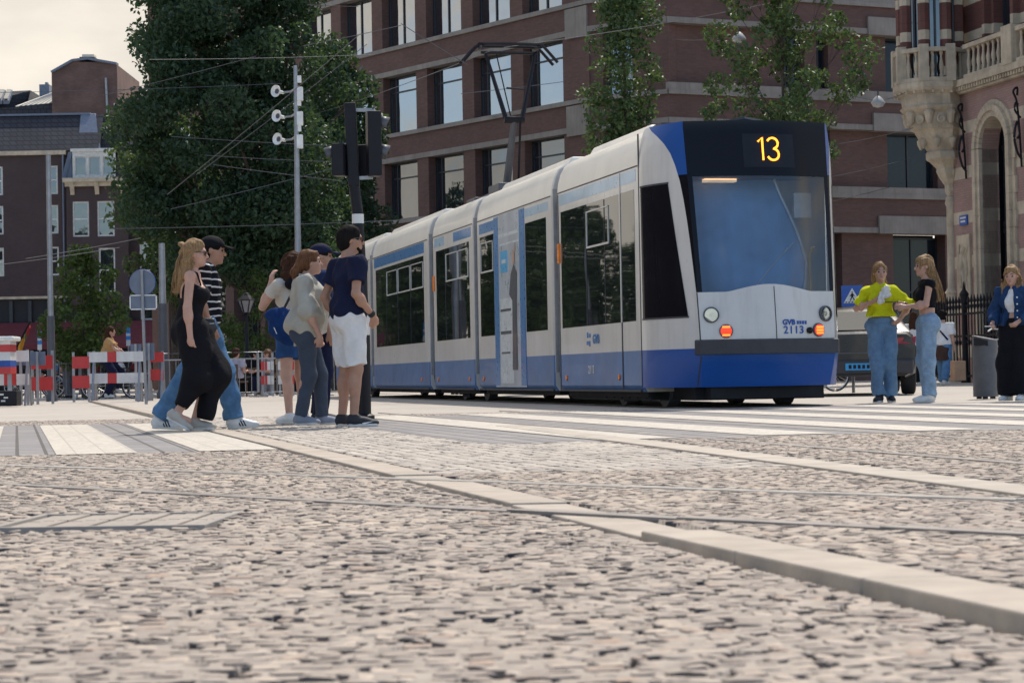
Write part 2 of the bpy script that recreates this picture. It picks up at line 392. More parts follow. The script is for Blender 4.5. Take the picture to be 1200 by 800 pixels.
# zebra crossing: grey paved zone and stripes along the track
def along(nx,ny,L,w,z0):
    a=Vector((nx,ny,z0)); b=a+BD*(L/.974); h=RD*(w/2); return [a-h,a+h,b+h,b-h]
zone=MB(); ZL=[]; 
zl=[(-7.6,12.2),(-1.40,12.75)]; zr=[(-.15,13.1),(9.5,16.2)]
for (p,q) in (zl,zr):
    a=Vector((*p,0));b=Vector((*q,0)); ll=9.4 if p[0]<-1 else 9.9
    pts=[a,b,b+BD*ll,a+BD*ll]; ZL.append([(v.x,v.y) for v in pts]); zone.poly([v+Vector((0,0,-.001)) for v in pts])
tag(zone.build('crossing_paving',M['crossing'],recalc=False),kind='structure')
stripe_n=[(-6.0,12.35,8.9),(-5.1,12.4,8.9),(-4.2,12.45,8.9),(-3.28,12.5,8.9),(-2.45,12.55,8.9),(-1.64,12.75,8.7),(.80,13.55,9.6),(1.86,13.9,9.6),(2.92,14.25,9.6),(3.98,14.6,9.6),(5.04,14.95,9.4),(6.1,15.3,9.2),(7.16,15.7,8.8),(8.2,16.0,8.5)]
st=MB()
for nx,ny,L in stripe_n: st.poly(along(nx,ny,L,.52 if nx>0 else .47,.003))
tag(st.build('crosswalk_stripes',M['road_paint'],recalc=False),kind='structure')

# setts: every stone real, out to where they melt together
def in_poly(x,y,poly):
    c=np.zeros(x.shape,bool); n=len(poly)
    for i in range(n):
        x0,y0=poly[i]; x1,y1=poly[(i+1)%n]
        hit=((y0>y)!=(y1>y)) & (x<(x1-x0)*(y-y0)/((y1-y0) or 1e-9)+x0); c^=hit
    return c
def setts(name, mt, rot, ymin, ymax, keep, pitch=.053, lmin=.042, lmax=.080, wob=.10, dome=.0022, seed=1, gap=.012):
    r=np.random.default_rng(seed); cx=[];cy=[];an=[];hl=[];hw=[]
    ca,sa=math.cos(rot),math.sin(rot); S0,S1=-31,31; T0,T1=-31,31
    nrow=int((T1-T0)/pitch)
    for i in range(nrow):
        t=T0+i*pitch; n=int((S1-S0)/((lmin+lmax)/2))+6
        ln=r.uniform(lmin,lmax,n); e=S0+np.cumsum(ln)+r.uniform(-.1,0); c=e-ln/2
        tt=t+wob*np.sin(c*1.25+t*.35)+wob*.5*np.sin(c*2.7-t*.9)
        sl=wob*1.25*np.cos(c*1.25+t*.35)+wob*1.35*np.cos(c*2.7-t*.9)
        x=c*ca-(tt+13)*sa*0-tt*sa; y=c*sa+tt*ca
        lim=(np.abs(x)<y*.25+2.6)&(y>ymin)&(y<ymax)
        cx.append(x[lim]);cy.append(y[lim]);an.append((np.arctan(sl)+rot)[lim]);hl.append(ln[lim]/2);hw.append(np.full(lim.sum(),pitch/2))
    cx,cy,an,hl,hw=map(np.concatenate,(cx,cy,an,hl,hw))
    k=keep(cx,cy)
    for p,q in rails: k&=dist_line(cx,cy,p,q)>.074
    k&=~((cx>kx(cy)-.05)&(cx<kx(cy)+KW+.05))
    cx,cy,an,hl,hw=cx[k],cy[k],an[k],hl[k],hw[k]; n=len(cx)
    u=np.array([-1,-.62,.62,1.0]); uu,vv=np.meshgrid(u,u,indexing='ij'); uu=uu.ravel();vv=vv.ravel()
    ring=[0,1,2,3,7,11,15,14,13,12,8,4]
    edge=np.maximum(np.abs(uu),np.abs(vv))>.9; corner=(np.abs(uu)>.9)&(np.abs(vv)>.9)
    jit=r.uniform(-1,1,(n,16,2))*.0028
    gl=(hl-gap*r.uniform(.25,1.0,n))[:,None]; gw=(hw-gap*r.uniform(.25,1.0,n))[:,None]
    sh=np.where(corner,.90,1.0)
    X=uu[None]*gl*sh[None]+jit[:,:,0]; Y=vv[None]*gw*sh[None]+jit[:,:,1]
    Z=np.where(corner,-dome*1.5,np.where(edge,-dome*.8,0))[None]+r.uniform(-.0012,.0012,(n,16))+r.uniform(-.0016,.0009,n)[:,None]
    Z=Z+uu[None]*r.uniform(-.0022,.0022,n)[:,None]+vv[None]*r.uniform(-.0016,.0016,n)[:,None]
    c_,s_=np.cos(an)[:,None],np.sin(an)[:,None]
    WX=cx[:,None]+X*c_-Y*s_; WY=cy[:,None]+X*s_+Y*c_; WZ=Z+zg(cx,cy)[:,None]
    top=np.stack([WX,WY,WZ],-1); bot=top[:,ring].copy(); bot[:,:,2]-=.045
    V=np.concatenate([top,bot],1).reshape(-1,3)
    q=[(i*4+j,(i+1)*4+j,(i+1)*4+j+1,i*4+j+1) for i in range(3) for j in range(3)]
    q+=[(ring[i],ring[(i+1)%12],16+(i+1)%12,16+i) for i in range(12)]
    Q=(np.array(q)[None]+(np.arange(n)*28)[:,None,None]).reshape(-1,4)
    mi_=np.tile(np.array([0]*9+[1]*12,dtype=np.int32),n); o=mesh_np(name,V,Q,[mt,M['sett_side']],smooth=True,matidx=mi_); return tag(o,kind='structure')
GR=[(-1.51,6.84),(-.93,6.80),(-.92,6.22),(-1.50,6.24)]  # drain cover
def keep_a(x,y): return (x<=kx(y)) & ~in_poly(x,y,ZL[0]) & ~in_poly(x,y,[(-1.56,6.92),(-.88,6.92),(-.88,6.14),(-1.56,6.14)])
def keep_b(x,y): return (x>kx(y)) & ((x>k3(y)+.35)|(x<k3(y)-.05)|(y>17.6)|(y<6.7)) & ~in_poly(x,y,ZL[1]) & ~((x<k3(y))&(y>9.3)&(y<24)&(x<4))
def keep_c(x,y): return (x>kx(y)) & (x<k3(y)-.05) & (y>9.3) & ~in_poly(x,y,ZL[1])
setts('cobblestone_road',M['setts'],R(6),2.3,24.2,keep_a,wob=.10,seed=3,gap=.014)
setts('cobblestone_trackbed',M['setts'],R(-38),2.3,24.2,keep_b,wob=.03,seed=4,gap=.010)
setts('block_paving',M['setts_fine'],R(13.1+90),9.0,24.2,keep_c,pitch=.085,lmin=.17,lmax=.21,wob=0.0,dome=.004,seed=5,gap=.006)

# sand washed unevenly into the joints
nx_,ny_=1000,760; ys_=2.3*(24.5/2.3)**np.linspace(0,1,ny_); us_=np.linspace(-1,1,nx_)
YY,UU=np.meshgrid(ys_,us_,indexing='ij'); XX=UU*(YY*.25+2.7)
rs_=np.random.default_rng(5); hh_=np.zeros_like(XX)
for q in range(26):
    a_=rs_.uniform(0,6.28); f_=rs_.uniform(16,80); hh_+=np.sin((XX*math.cos(a_)+YY*math.sin(a_))*f_+rs_.uniform(0,6.28)+1.5*np.sin(XX*rs_.uniform(-4,4)+YY*rs_.uniform(-4,4)))
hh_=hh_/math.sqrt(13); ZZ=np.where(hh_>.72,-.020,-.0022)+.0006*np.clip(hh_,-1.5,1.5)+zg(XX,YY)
ZZ=np.where((XX>kx(YY)-.03)&(XX<kx(YY)+KW+.03),-.03,ZZ)
for Zp in ZL: ZZ=np.where(in_poly(XX,YY,Zp),-.022,ZZ)
for p,q in rails: ZZ=np.where(dist_line(XX,YY,p,q)<.07,-.007,ZZ)
ZZ=np.where(in_poly(XX,YY,[(-1.62,6.98),(-.82,6.98),(-.82,6.08),(-1.62,6.08)]),-.028,ZZ)
ii=np.arange(nx_*ny_).reshape(ny_,nx_); qq=np.stack([ii[:-1,:-1],ii[:-1,1:],ii[1:,1:],ii[1:,:-1]],-1).reshape(-1,4)
pit=(hh_>.72)[:-1,:-1].ravel().astype(np.int32)  # open joint pits get their shade as a dark colour
tag(mesh_np('joint_sand',np.stack([XX,YY,ZZ],-1).reshape(-1,3),qq,[M['ground'],mat('shaded joint earth',(.035,.030,.032),.95)],smooth=True,matidx=pit),kind='structure')

# drain cover of slatted paving
M['grate_frame']=mat('rusty grey iron',(.30,.27,.24),.8)
gt=thing('drain_grate','worn pale slatted drain cover sunk among the cobbles in the near road','drain',(-1.21,6.53,0),R(-3))
m=MB(); 
for a,b,c_,d_ in ((-.30,.30,-.31,-.285),(-.30,.30,.285,.31),(-.325,-.30,-.31,.31),(.30,.325,-.31,.31)): m.box(a,b,c_,d_,-.03,.003)
m.build('frame',M['grate_frame'],gt,bevel=.002)
m=MB()
for k in range(14):
    x=-.28+k*.043
    for y0,y1 in ((-.275,-.01),(.01,.275)):
        m.extrude([(x,y0,-.03),(x+.035,y0,-.03),(x+.035,y1,-.03),(x,y1,-.03)],(0,0,.028+.002*((k*7)%3)))
m.box(-.3,.3,-.285,.285,-.03,-.008); m.build('slats',mat('worn slat stone',(.345,.30,.255),.85,dirt=.3),gt,bevel=.002)
# ------------------------------------------------------------------ tram
M['t_white']=mat('tram cream white',(.60,.575,.54),.32,var=.06,scale=1.2,coat=.3,dirt=.2,streak=.16)
M['t_roof']=mat('tram roof white',(.74,.70,.62),.4,var=.06,scale=1.0,coat=.2,dirt=.25)
M['t_blue']=mat('tram blue',(.006,.068,.29),.38,var=.08,scale=1.0,coat=.12,spec=.3)
M['t_blue2']=mat('weathered tram blue',(.040,.140,.35),.36,var=.16,scale=1.6,coat=.2,dirt=.25,streak=.22)
M['t_pale']=mat('reflection paled blue stripe',(.33,.47,.60),.3,var=.15,scale=2,coat=.3)  # sky reflection on the blue stripe put into its colour
M['t_stripe']=mat('blue stripe',(.03,.17,.42),.3,var=.12,coat=.4)
M['t_black']=mat('tram black gloss',(.007,.007,.010),.15,var=.05,spec=.18)
M['t_dark']=mat('tram charcoal rubber',(.035,.036,.044),.6)
M['t_under']=mat('tram underframe',(.012,.012,.014),.85)
M['t_glass']=dark_glass('tram side glass',(.010,.012,.014),mirror=.05,wav=.004)
M['t_cabglass']=mat('tram cab side glass',(.008,.008,.011),.06,var=.05,spec=.12)
M['t_screen']=glass_mat('tram windscreen',(.80,.85,.90),1.55,.008,.04)
M['t_alu']=mat('window frame aluminium',(.55,.56,.56),.4,.5)
M['t_in']=mat('tram interior lining',(.14,.13,.135),.7)
M['t_skyrefl']=mat('blue sky reflection panel',(.12,.28,.55),.45,var=.2,scale=1.5)
t=NT('translucent sky reflection panel'); t.set(Base_Color=(.17,.37,.68),Roughness=.4)
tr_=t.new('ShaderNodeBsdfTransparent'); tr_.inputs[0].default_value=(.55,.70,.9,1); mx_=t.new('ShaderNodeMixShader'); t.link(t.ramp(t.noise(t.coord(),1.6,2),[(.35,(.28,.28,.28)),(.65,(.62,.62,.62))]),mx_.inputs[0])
t.link(t.b.outputs[0],mx_.inputs[1]); t.link(tr_.outputs[0],mx_.inputs[2]); t.link(mx_.outputs[0],t.out.inputs['Surface']); M['t_skyrefl']=t.m
M['t_yellow']=mat('yellow handrail',(.75,.42,.03),.4)
M['amber_led']=mat('amber display digits',(1,.30,.03),.5,emit=2.6,ecol=(1,.27,.02))
M['red_lamp']=mat('red signal lamp',(.75,.035,.01),.25,emit=.55,ecol=(1,.05,.01))
M['orange_lamp']=mat('orange lamp bars',(1,.25,.04),.3,emit=1.3,ecol=(1,.2,.02))
M['amber_lens']=mat('amber side lens',(.80,.22,.02),.25)
M['chrome']=mat('lamp reflector',(.42,.43,.45),.16,1.0,var=.05)
M['lens']=glass_mat('clear lamp lens',(.93,.93,.93),1.45,.02)
M['lamp_strip']=mat('warm ceiling lamp',(1,.6,.3),.5,emit=1.6,ecol=(1,.55,.25))

TO=Vector((1.56,25.7,0)); TA=math.atan2(.2267,.974)
tram=thing('tram','long articulated blue and white city tram with route number 13 lit above its windscreen','tram',TO,TA)
W=2.4
prof=[(.05,.19),(.0,.27),(0,.69),(0,1.05),(0,2.65),(0,2.92),(.015,3.05),(.05,3.18),(.11,3.29),(.22,3.37),(.42,3.41),(.8,3.44)]
fullp=prof+[(W-x,z) for x,z in prof[::-1]]
secs=[('A',0.0,3.98),('B',4.30,9.27),('C',9.60,13.05),('D',13.54,19.72),('E',20.06,25.2)]
def body(s0,s1,a0=0,parent=None,blue=3):
    m=MB(); rows=[]
    ns=max(2,int((s1-s0)/.8))
    ys=[s0,s0+.02]+[s0+(s1-s0)*k/ns for k in range(1,ns)]+[s1-.02,s1]
    for y in ys:
        ins=.02 if y in (s0,s1) else 0
        rows.append([(x+(ins if x<1 else -ins),y,z-(ins if z>3.3 else 0)) for x,z in fullp])
    n=len(fullp)
    def mf(i,j):
        z=(fullp[j][1]+fullp[j+1][1])/2
        return 1 if z<.69 else (2 if z>2.92 else 0)
    m.grid(rows,mifun=mf)
    m.poly(rows[0],0); m.poly(rows[-1][::-1],0)
    # panel seam strip under the roof, skirt lip
    m.box(-.004,.01,s0+.04,s1-.04,2.912,2.928,3)
    m.box(-.006,.02,s0+.05,s1-.05,.19,.215,blue)
    return m.build('body_section',[M['t_white'],M['t_blue2'],M['t_roof'],M['t_dark']],parent,smooth=True,ang=30)
def side_panel(m,s0,s1,z0,z1,off=.004,th=.02,mi=0): m.box(-off,th,s0,s1,z0,z1,mi)
bodies={}
for nm,s0,s1 in secs:
    bodies[nm]=body(s0,s1,parent=tram)
# roof fairings set back from the edge
for nm,s0,s1 in secs:
    m=MB()
    if nm=='C': continue
    m.extrude([(.30,s0+(.75 if nm=='A' else .35),3.36),(W-.30,s0+(.75 if nm=='A' else .35),3.36),(W-.42,s0+(.85 if nm=='A' else .4),3.52),(.42,s0+(.85 if nm=='A' else .4),3.52)],(0,s1-s0-(1.3 if nm=='A' else .7),0))
    m.build('roof_fairing',M['t_roof'],bodies[nm],bevel=.03)
# windows in dark bands: glass, frames
def windows(nm,s0,s1,panes,hoppers,zb=1.05,zt=2.65):
    m=MB(); side_panel(m,s0,s1,zb,zt); g=m.build('window_band',M['t_glass'],bodies[nm],bevel=.002)
    f=MB()
    for s in panes: f.box(-.010,.0,s-.006,s+.006,zb+.01,zt-.01,1)
    for a,b in hoppers:
        zz=zt-.10; zl=zt-.56
        for q in ((a,b,zl-.025,zl),(a,b,zz-.015,zz),(a,a+.02,zl,zz),(b-.02,b,zl,zz)): f.box(-.014,.0,*q,0)
    if panes or hoppers: f.build('window_frame',[M['t_alu'],M['t_dark']],bodies[nm])
    f=MB(); side_panel(f,s0,s1,zb,zt); o=f.build('window_band',M['t_glass'],bodies[nm]); o.location.x=W-.016
windows('A',.20,3.78,[1.55,2.45],[(1.35,2.42)])
windows('B',4.62,5.9,[],[]); windows('B',8.04,9.05,[],[(8.08,8.98)])
windows('C',9.9,12.75,[10.8,11.9],[(9.98,10.8),(10.85,11.85)])
windows('D',13.95,19.3,[15.3,16.7,18.0],[(14.0,15.25),(15.35,16.65),(16.75,17.95)])
windows('E',20.4,24.8,[21.8,23.2],[])
# full-height door-panel seam of the first section
m=MB(); m.box(-.009,.0,.80,.83,.22,1.05,1); m.box(-.012,.0,.80,.835,1.05,2.9,0); m.box(-.006,0,3.90,3.93,.2,2.9,1)
m.build('panel_seam',[M['t_white'],M['t_dark']],bodies['A'])
# stripes below the roof line
for nm,a,b,mm,z0,z1 in (('A',.12,3.85,'t_pale',2.74,2.89),('B',4.5,7.0,'t_pale',2.74,2.86),('C',9.75,11.2,'t_stripe',2.72,2.88),('C',12.0,12.9,'t_pale',2.72,2.88),('D',13.9,19.5,'t_stripe',2.70,2.90),('E',20.3,25.0,'t_stripe',2.70,2.90)):
    m=MB(); side_panel(m,a,b,z0,z1,.003); m.build('stripe',M[mm],bodies[nm])
m=MB(); side_panel(m,8.0,9.1,2.70,2.86,.003); m.build('stripe',M['t_stripe'],bodies['B'])
# bellows between the sections
for (a,b) in ((3.98,4.30),(9.27,9.60),(13.05,13.54),(19.72,20.06)):
    m=MB(); n=5; rows=[]
    bp=[(.10,.22),(.07,.4),(.07,2.9),(.16,3.2),(.36,3.34),(.8,3.36)]; bp=bp+[(W-x,z) for x,z in bp[::-1]]
    for k in range(2*n+1):
        y=a+.01+(b-a-.02)*k/(2*n); d=.0 if k%2 else .035
        rows.append([(x+(d if x<1.2 else -d),y,z-(d if z>3 else 0)) for x,z in bp])
    m.grid(rows); m.build('bellows',M['t_dark'],tram)
    m=MB(); m.bar((-.0,(a+b)/2-.05,.45),(-.0,(a+b)/2-.05,3.0),.035,.06); m.build('joint_cover',M['grey_metal'],tram)
# underframe and bogies
m=MB()
for nm,s0,s1 in secs: m.box(.10,W-.10,s0+.1,s1-.1,.125,.40)
m.box(.40,2.0,-.82,.15,.085,.40); m.box(.52,1.88,-1.04,-.80,.10,.36); m.box(.14,W-.14,.12,3.85,.085,.14)
m.build('underframe',M['t_under'],tram)
for sc_ in (1.2,11.3,23.2):
    b=MB(); b.box(.16,.30,sc_-1.1,sc_+1.1,.12,.30); b.box(W-.30,W-.16,sc_-1.1,sc_+1.1,.12,.30); b.box(.2,.26,sc_-.3,sc_+.3,.06,.14)
    for k in range(6): b.tube([(.15,sc_-.9+k*.36,.26),(.15,sc_-.9+k*.36,.10)],.035,6)
    bo=b.build('bogie',M['t_under'],tram)
    for ds in (-.9,.9):
        for x in (.44,1.90):
            wv=MB(); wv.lathe([(.05,-.07),(.30,-.07),(.31,.07),(.28,.075),(.05,.08)],(x,sc_+ds,.30),24,(1,0,0)); wv.build('wheel',M['dark_grey'],bo,smooth=True)

# ---- cab
zr=[.24,.34,.50,.62,.69,.78,.92,1.05,1.20,1.34,1.48,1.7,1.95,2.2,2.45,2.66,2.73,2.85,3.0,3.12,3.22,3.30,3.36]
def lerp(a,b,t): return a+(b-a)*t
def La(z):
    t=min(1,max(0,(z-.8)/2.5)); L=lerp(1.15,.80,t**1.15); a=lerp(.375,.315,t)
    if z<.6: L-= (.6-z)*.30; a+=(.6-z)*.10
    return L,a
def xroof(z): return float(np.interp(z,[2.92,3.05,3.18,3.29,3.37],[0,.01,.03,.06,.10]))
def qa(z): return float(np.interp(z,[1.34,2.1,2.6,2.95,3.1,3.2,3.30,3.36],[.985,.95,.90,.80,.68,.55,.34,.20]))
NQ,NB,NP=10,3,16
def cab_pt(z,kind,t):
    L,a=La(z); x0=xroof(z)
    if kind=='f': q=t; return Vector((x0*(1-q)+a*(q**1.7),-L*q,z))
    p=t; h=W/2; x=a+(h-a)*p; bow=.17 if z>.5 else .13
    return Vector((x,-L-bow*math.sin(p*math.pi/2),z))
def half_row(z,off=0.0,frontz=None):
    r=[]
    Q=qa(z)
    for i in range(NQ+1): r.append(cab_pt(z,'f',Q*i/NQ))
    for i in range(1,NB+1): r.append(cab_pt(z,'f',Q+(1-Q)*i/NB))
    for i in range(1,NP+1):
        p=i/NP; pt=cab_pt(z,'p',p)
        if abs(z-1.34)<1e-6: pt=cab_pt(1.34+.085*max(0,math.cos(min(1,(1-p)/.62)*math.pi/2))**1.2,'p',p)
        r.append(pt)
    return r
def mirror(r): return r+[Vector((W-p.x,p.y,p.z)) for p in r[:-1][::-1]]
rows=[mirror(half_row(z)) for z in zr]
ncol=len(rows[0])-1
def colk(j):
    j=min(j,ncol-1-j); return 'w' if j<NQ else ('b' if j<NQ+NB else 'f')
def mf(i,j):
    z=(zr[i]+zr[i+1])/2; k=colk(j)
    if z<.69: return 1
    if k=='w': return 0
    if z<1.34: return 0
    if z<2.73: return None
    if z>3.30: return 1 if k=='b' else 2
    return 1 if k=='b' else 2
m=MB(); m.grid(rows,mifun=mf)
top=rows[-1]; n=len(top)
for s_ in range(n//2-1):  # roof cap
    m.quad(top[s_],top[s_+1],top[n-2-s_],top[n-1-s_],1 if 9<s_<13 else (2 if s_>=13 else 0))
cab=m.build('cab',[M['t_white'],M['t_blue'],M['t_black']],tram,smooth=True,ang=32)
# windscreen with dark borders
def offn(p,d): 
    v=Vector((p.x-W/2,p.y-.6,0)).normalized(); return p+v*d
m=MB(); i0=zr.index(1.34); i1=zr.index(2.73)
def mg(i,j):
    k=colk(j)
    if k=='w': return None
    jj=min(j,ncol-1-j)
    if k=='b' or jj<NQ+NB+1: return 1
    return 0
m.grid([rows[i] for i in range(i0,i1+1)],mifun=mg)
m.build('windscreen',[M['t_screen'],M['t_black']],cab,smooth=True)
def patch(z0,z1,fa,fb,n=8,k=10,off=.006,kind='f',side=1):
    'fa,fb: start and end parameter as functions of z'
    rr=[]
    for i in range(n+1):
        z=lerp(z0,z1,i/n); r=[]
        for j in range(k+1):
            p=offn(cab_pt(z,kind,lerp(fa(z),fb(z),j/k)),off)
            if side<0: p=Vector((W-p.x,p.y,p.z))
            r.append(p)
        rr.append(r)
    return rr
for sd_ in (1,-1):
    m=MB(); m.grid(patch(1.07,2.64,lambda z:.07,lambda z:lerp(.86,.69,(z-1.07)/1.57)**1,side=sd_)); m.build('cab_side_window',M['t_cabglass'],cab,smooth=True)
    m=MB(); 
    for z0,z1,f0,f1 in ((1.05,1.07,lambda z:.055,lambda z:.87),(2.64,2.66,lambda z:.055,lambda z:.70)): m.grid(patch(z0,z1,f0,f1,1,10,.008,side=sd_))
    m.build('window_seal',M['t_dark'],cab,smooth=True)
# upright seam between cab and first section, and around the nose panel
m=MB(); m.box(-.004,.01,-.012,.012,.25,3.3); m.build('panel_seam',M['t_dark'],cab)
for sd_ in (1,-1):
    m=MB(); m.grid(patch(.78,1.335,lambda z:.985,lambda z:1.0,6,2,.003,side=sd_)); m.build('panel_seam',M['t_dark'],cab)
m=MB(); m.grid(patch(.25,.60,lambda z:.94+.05*(z-.25)/.35,lambda z:.955+.05*(z-.25)/.35,4,1,.003)); m.build('panel_seam',M['t_dark'],cab)
def fp(px_x, z, off=0.0):
    'point on the nose at lateral position px_x'
    L,a=La(z); p=abs(px_x-W/2); pp=1-p/(W/2-a); pt=cab_pt(z,'p',max(0,min(1,pp)))
    if px_x>W/2: pt=Vector((W-pt.x,pt.y,pt.z))
    pt.x=px_x; return offn(pt,off)
m=MB(); rr=[[fp(1.24-.005,z,.003),fp(1.24+.005,z,.003)] for z in np.linspace(.79,1.40,8)]; m.grid(rr); m.build('panel_seam',M['t_dark'],cab)
# rim along the windscreen foot and below the display
for z0,z1 in ((2.70,2.735),):
    m=MB(); m.grid(patch(z0,z1,lambda z:0.02,lambda z:1,1,14,.004,kind='p')); m.grid(patch(z0,z1,lambda z:0.02,lambda z:1,1,14,.004,kind='p',side=-1)); m.build('screen_seal',M['t_black'],cab,smooth=True)
# bumper
m=MB(); rr=[]
for z,o in ((.615,.0),(.62,.05),(.775,.05),(.79,.0)):
    r=[offn(cab_pt(.7,'f',q),o) for q in (.93,.97,1.0)]+[offn(cab_pt(.7,'p',p/12),o) for p in range(1,13)]
    r=[Vector((p.x,p.y,z)) for p in r]; rr.append(mirror(r))
m.grid(rr); m.poly([r[0] for r in rr]); m.poly([r[-1] for r in rr]); m.build('bumper',M['t_dark'],cab,smooth=True,ang=30)
# lamps
def disc_at(x,z,r,off,mats,name,inner=None):
    c=fp(x,z,off); nrm=(fp(x,z,1)-fp(x,z,0)).normalized()
    m=MB(); m.lathe([(r*1.12,-.02),(r*1.12,.012),(r*.98,.014),(r*.9,-.012)],c,22,nrm,mi=0); o=m.build(name,M['dark_grey'],cab,smooth=True)
    q=MB(); q.lathe([(r*.95,-.005),(r*.8,-.02),(r*.3,-.045)],c,22,nrm); q.build('reflector',mats[0],o,smooth=True)
    return o,c,nrm
for x in (.50,1.90):
    o,c,nr=disc_at(x,1.075,.083,.012,[M['chrome']],'headlight')
    q=MB(); q.lathe([(.03,-.03),(.028,-.002)],c,14,nr); q.build('bulb',M['lens'],o,smooth=True)
    q=MB(); q.lathe([(.08,.002),(.05,.018),(.0,.022)],c,20,nr,caps=False); q.build('lens',M['lens'],o,smooth=True)
for x in (.655,1.79):
    c=fp(x,.885,.012); nr=(fp(x,.9,1)-fp(x,.9,0)).normalized()
    m=MB(); m.lathe([(.080,-.02),(.080,.004),(.068,.010)],c,22,nr); o=m.build('signal_lamp',M['dark_grey'],cab,smooth=True)
    m=MB(); m.lathe([(.068,.0),(.064,.018),(.0,.022)],c,22,nr,caps=False); m.build('lens',M['red_lamp'],o,smooth=True)
    m=MB(); 
    ux=Vector((nr.y,-nr.x,0)).normalized(); 
    for dz in ((.035,.058),(-.058,-.035)) if x<1 else ((.020,.045),(-.016,.010),(-.046,-.026)):
        m=MB()
        hw=.045 if x<1 else .05
        m.extrude([c+nr*.020+ux*hw+Vector((0,0,dz[0])),c+nr*.020-ux*hw+Vector((0,0,dz[0])),c+nr*.020-ux*hw+Vector((0,0,dz[1])),c+nr*.020+ux*hw+Vector((0,0,dz[1]))],nr*.005)
        m.build('lamp_bar',M['orange_lamp'],o)
m=MB(); m.lathe([(.038,-.01),(.038,.02),(.02,.03)],fp(1.665,.88,.005),12,(fp(1.665,.88,1)-fp(1.665,.88,0))); m.build('socket',M['t_black'],cab,smooth=True)
# writing on the nose and the route number
def face_mw(pt,nrm):
    z=Vector(nrm).normalized(); x=Vector((0,0,1)).cross(z).normalized(); y=z.cross(x)
    return Matrix(((x.x,y.x,z.x,pt.x),(x.y,y.y,z.y,pt.y),(x.z,y.z,z.z,pt.z),(0,0,0,1)))
def nose_mw(x,z,off): return face_mw(fp(x,z,off),fp(x,z,1)-fp(x,z,0))
text_mesh('2113',.125,'fleet_number',M['flag_blue'],cab,nose_mw(1.46,.885,.004),bold=.002,spacing=1.1)
text_mesh('GVB',.085,'logo_lettering',M['flag_blue'],cab,nose_mw(1.40,.975,.004),bold=.004)
m=MB()
for k in range(4): c=fp(1.515+k*.035,.975,.004); m.box(c.x-.012,c.x+.012,c.y-.004,c.y+.002,c.z-.022,c.z+.018)
m.build('small_print',M['flag_blue'],cab)
# display digits as amber led strokes
def strokes(pts,r,mi=0):
    m=MB(); m.tube(pts,r,6); return m
dx,dz0=1.29,3.02
def dp(u,v): return fp(dx+u,dz0+v,.012)
arc=[dp(.055+.068*math.cos(a),.066+.064*math.sin(a)) for a in np.linspace(2.7,-1.35,12)]
arc2=[dp(.055+.072*math.cos(a),-.066+.069*math.sin(a)) for a in np.linspace(1.5,-2.75,13)]
m=MB(); m.tube([dp(-.125,.085),dp(-.072,.132),dp(-.072,-.135)],.0125,6); m.tube(arc+arc2,.0125,6)
m.build('route_number',M['amber_led'],cab)
m=MB(); rr=[[fp(x,z,.005) for x in np.linspace(.98,1.62,10)] for z in (2.80,3.20)]; m.grid(rr); m.build('display_pane',mat('display backing',(.016,.017,.021),.2,spec=.18),cab,smooth=True)
# interior seen through the windscreen
m=MB()
m.box(.06,W-.06,.05,3.9,.40,.42); m.box(.45,W-.45,-.8,.06,.40,.42); m.box(.05,.06,.05,3.9,.36,2.85); m.box(W-.06,W-.05,.05,3.9,.36,2.85); m.box(.06,W-.06,.05,3.9,2.74,2.76); m.box(.34,W-.34,-.68,.06,2.74,2.76); m.box(.06,W-.06,3.85,3.9,.36,2.9)
m.build('interior',M['t_in'],tram)
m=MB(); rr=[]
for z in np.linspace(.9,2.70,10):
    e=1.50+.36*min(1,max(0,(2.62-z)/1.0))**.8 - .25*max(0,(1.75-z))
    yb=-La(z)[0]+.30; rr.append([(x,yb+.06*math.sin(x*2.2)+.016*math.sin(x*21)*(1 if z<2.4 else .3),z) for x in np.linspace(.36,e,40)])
m.grid(rr); m.build('sky_reflection_panel',M['t_skyrefl'],tram,smooth=True)  # added panel, the windscreen's blue sky reflection put into its colour and outline
m=MB(); m.tube([Vector(r[-1])+Vector((0,-.01,0)) for r in rr],.018,6); m.build('reflection_panel_edge',M['t_alu'],tram,smooth=True)
m=MB(); m.tube([(1.62,-.72,1.1),(1.62,-.70,1.78)],.018,8); m.tube([(1.94,-.62,1.1),(1.94,-.60,1.80),(1.98,-.58,1.87),(2.04,-.5,1.88)],.018,8); m.tube([(1.40,-.74,1.52),(1.62,-.72,1.53)],.016,8)
m.build('handrail',M['t_yellow'],tram,smooth=True)
m=MB(); m.extrude([(.50,-.98,.95),(W-.50,-.98,.95),(W-.22,-.1,.95),(.22,-.1,.95)],(0,0,.36)); m.build('dashboard',M['t_dark'],tram,bevel=.04)
m=MB(); m.lathe([(.02,0),(.24,.02),(.25,.5),(.17,.8),(.12,.86)],(.95,-.02,1.0),16); m.build('driver_seat',M['t_in'],tram,smooth=True)
m=MB(); m.box(.75,1.15,-.28,-.16,2.70,2.735); m.build('ceiling_lamp',M['lamp_strip'],tram)
m=MB(); m.box(1.74,1.84,-.50,-.48,1.60,1.80); m.box(1.80,2.02,-.48,-.42,2.25,2.55); m.build('notice',M['white_plastic'],tram)
m=MB(); m.tube([(1.0,-1.06,1.30),(1.28,-1.03,1.62),(1.52,-.98,1.86)],.008,6); m.tube([(1.28,-1.03,1.62),(1.62,-.96,1.94)],.006,6); m.build('wiper',M['t_alu'],cab)
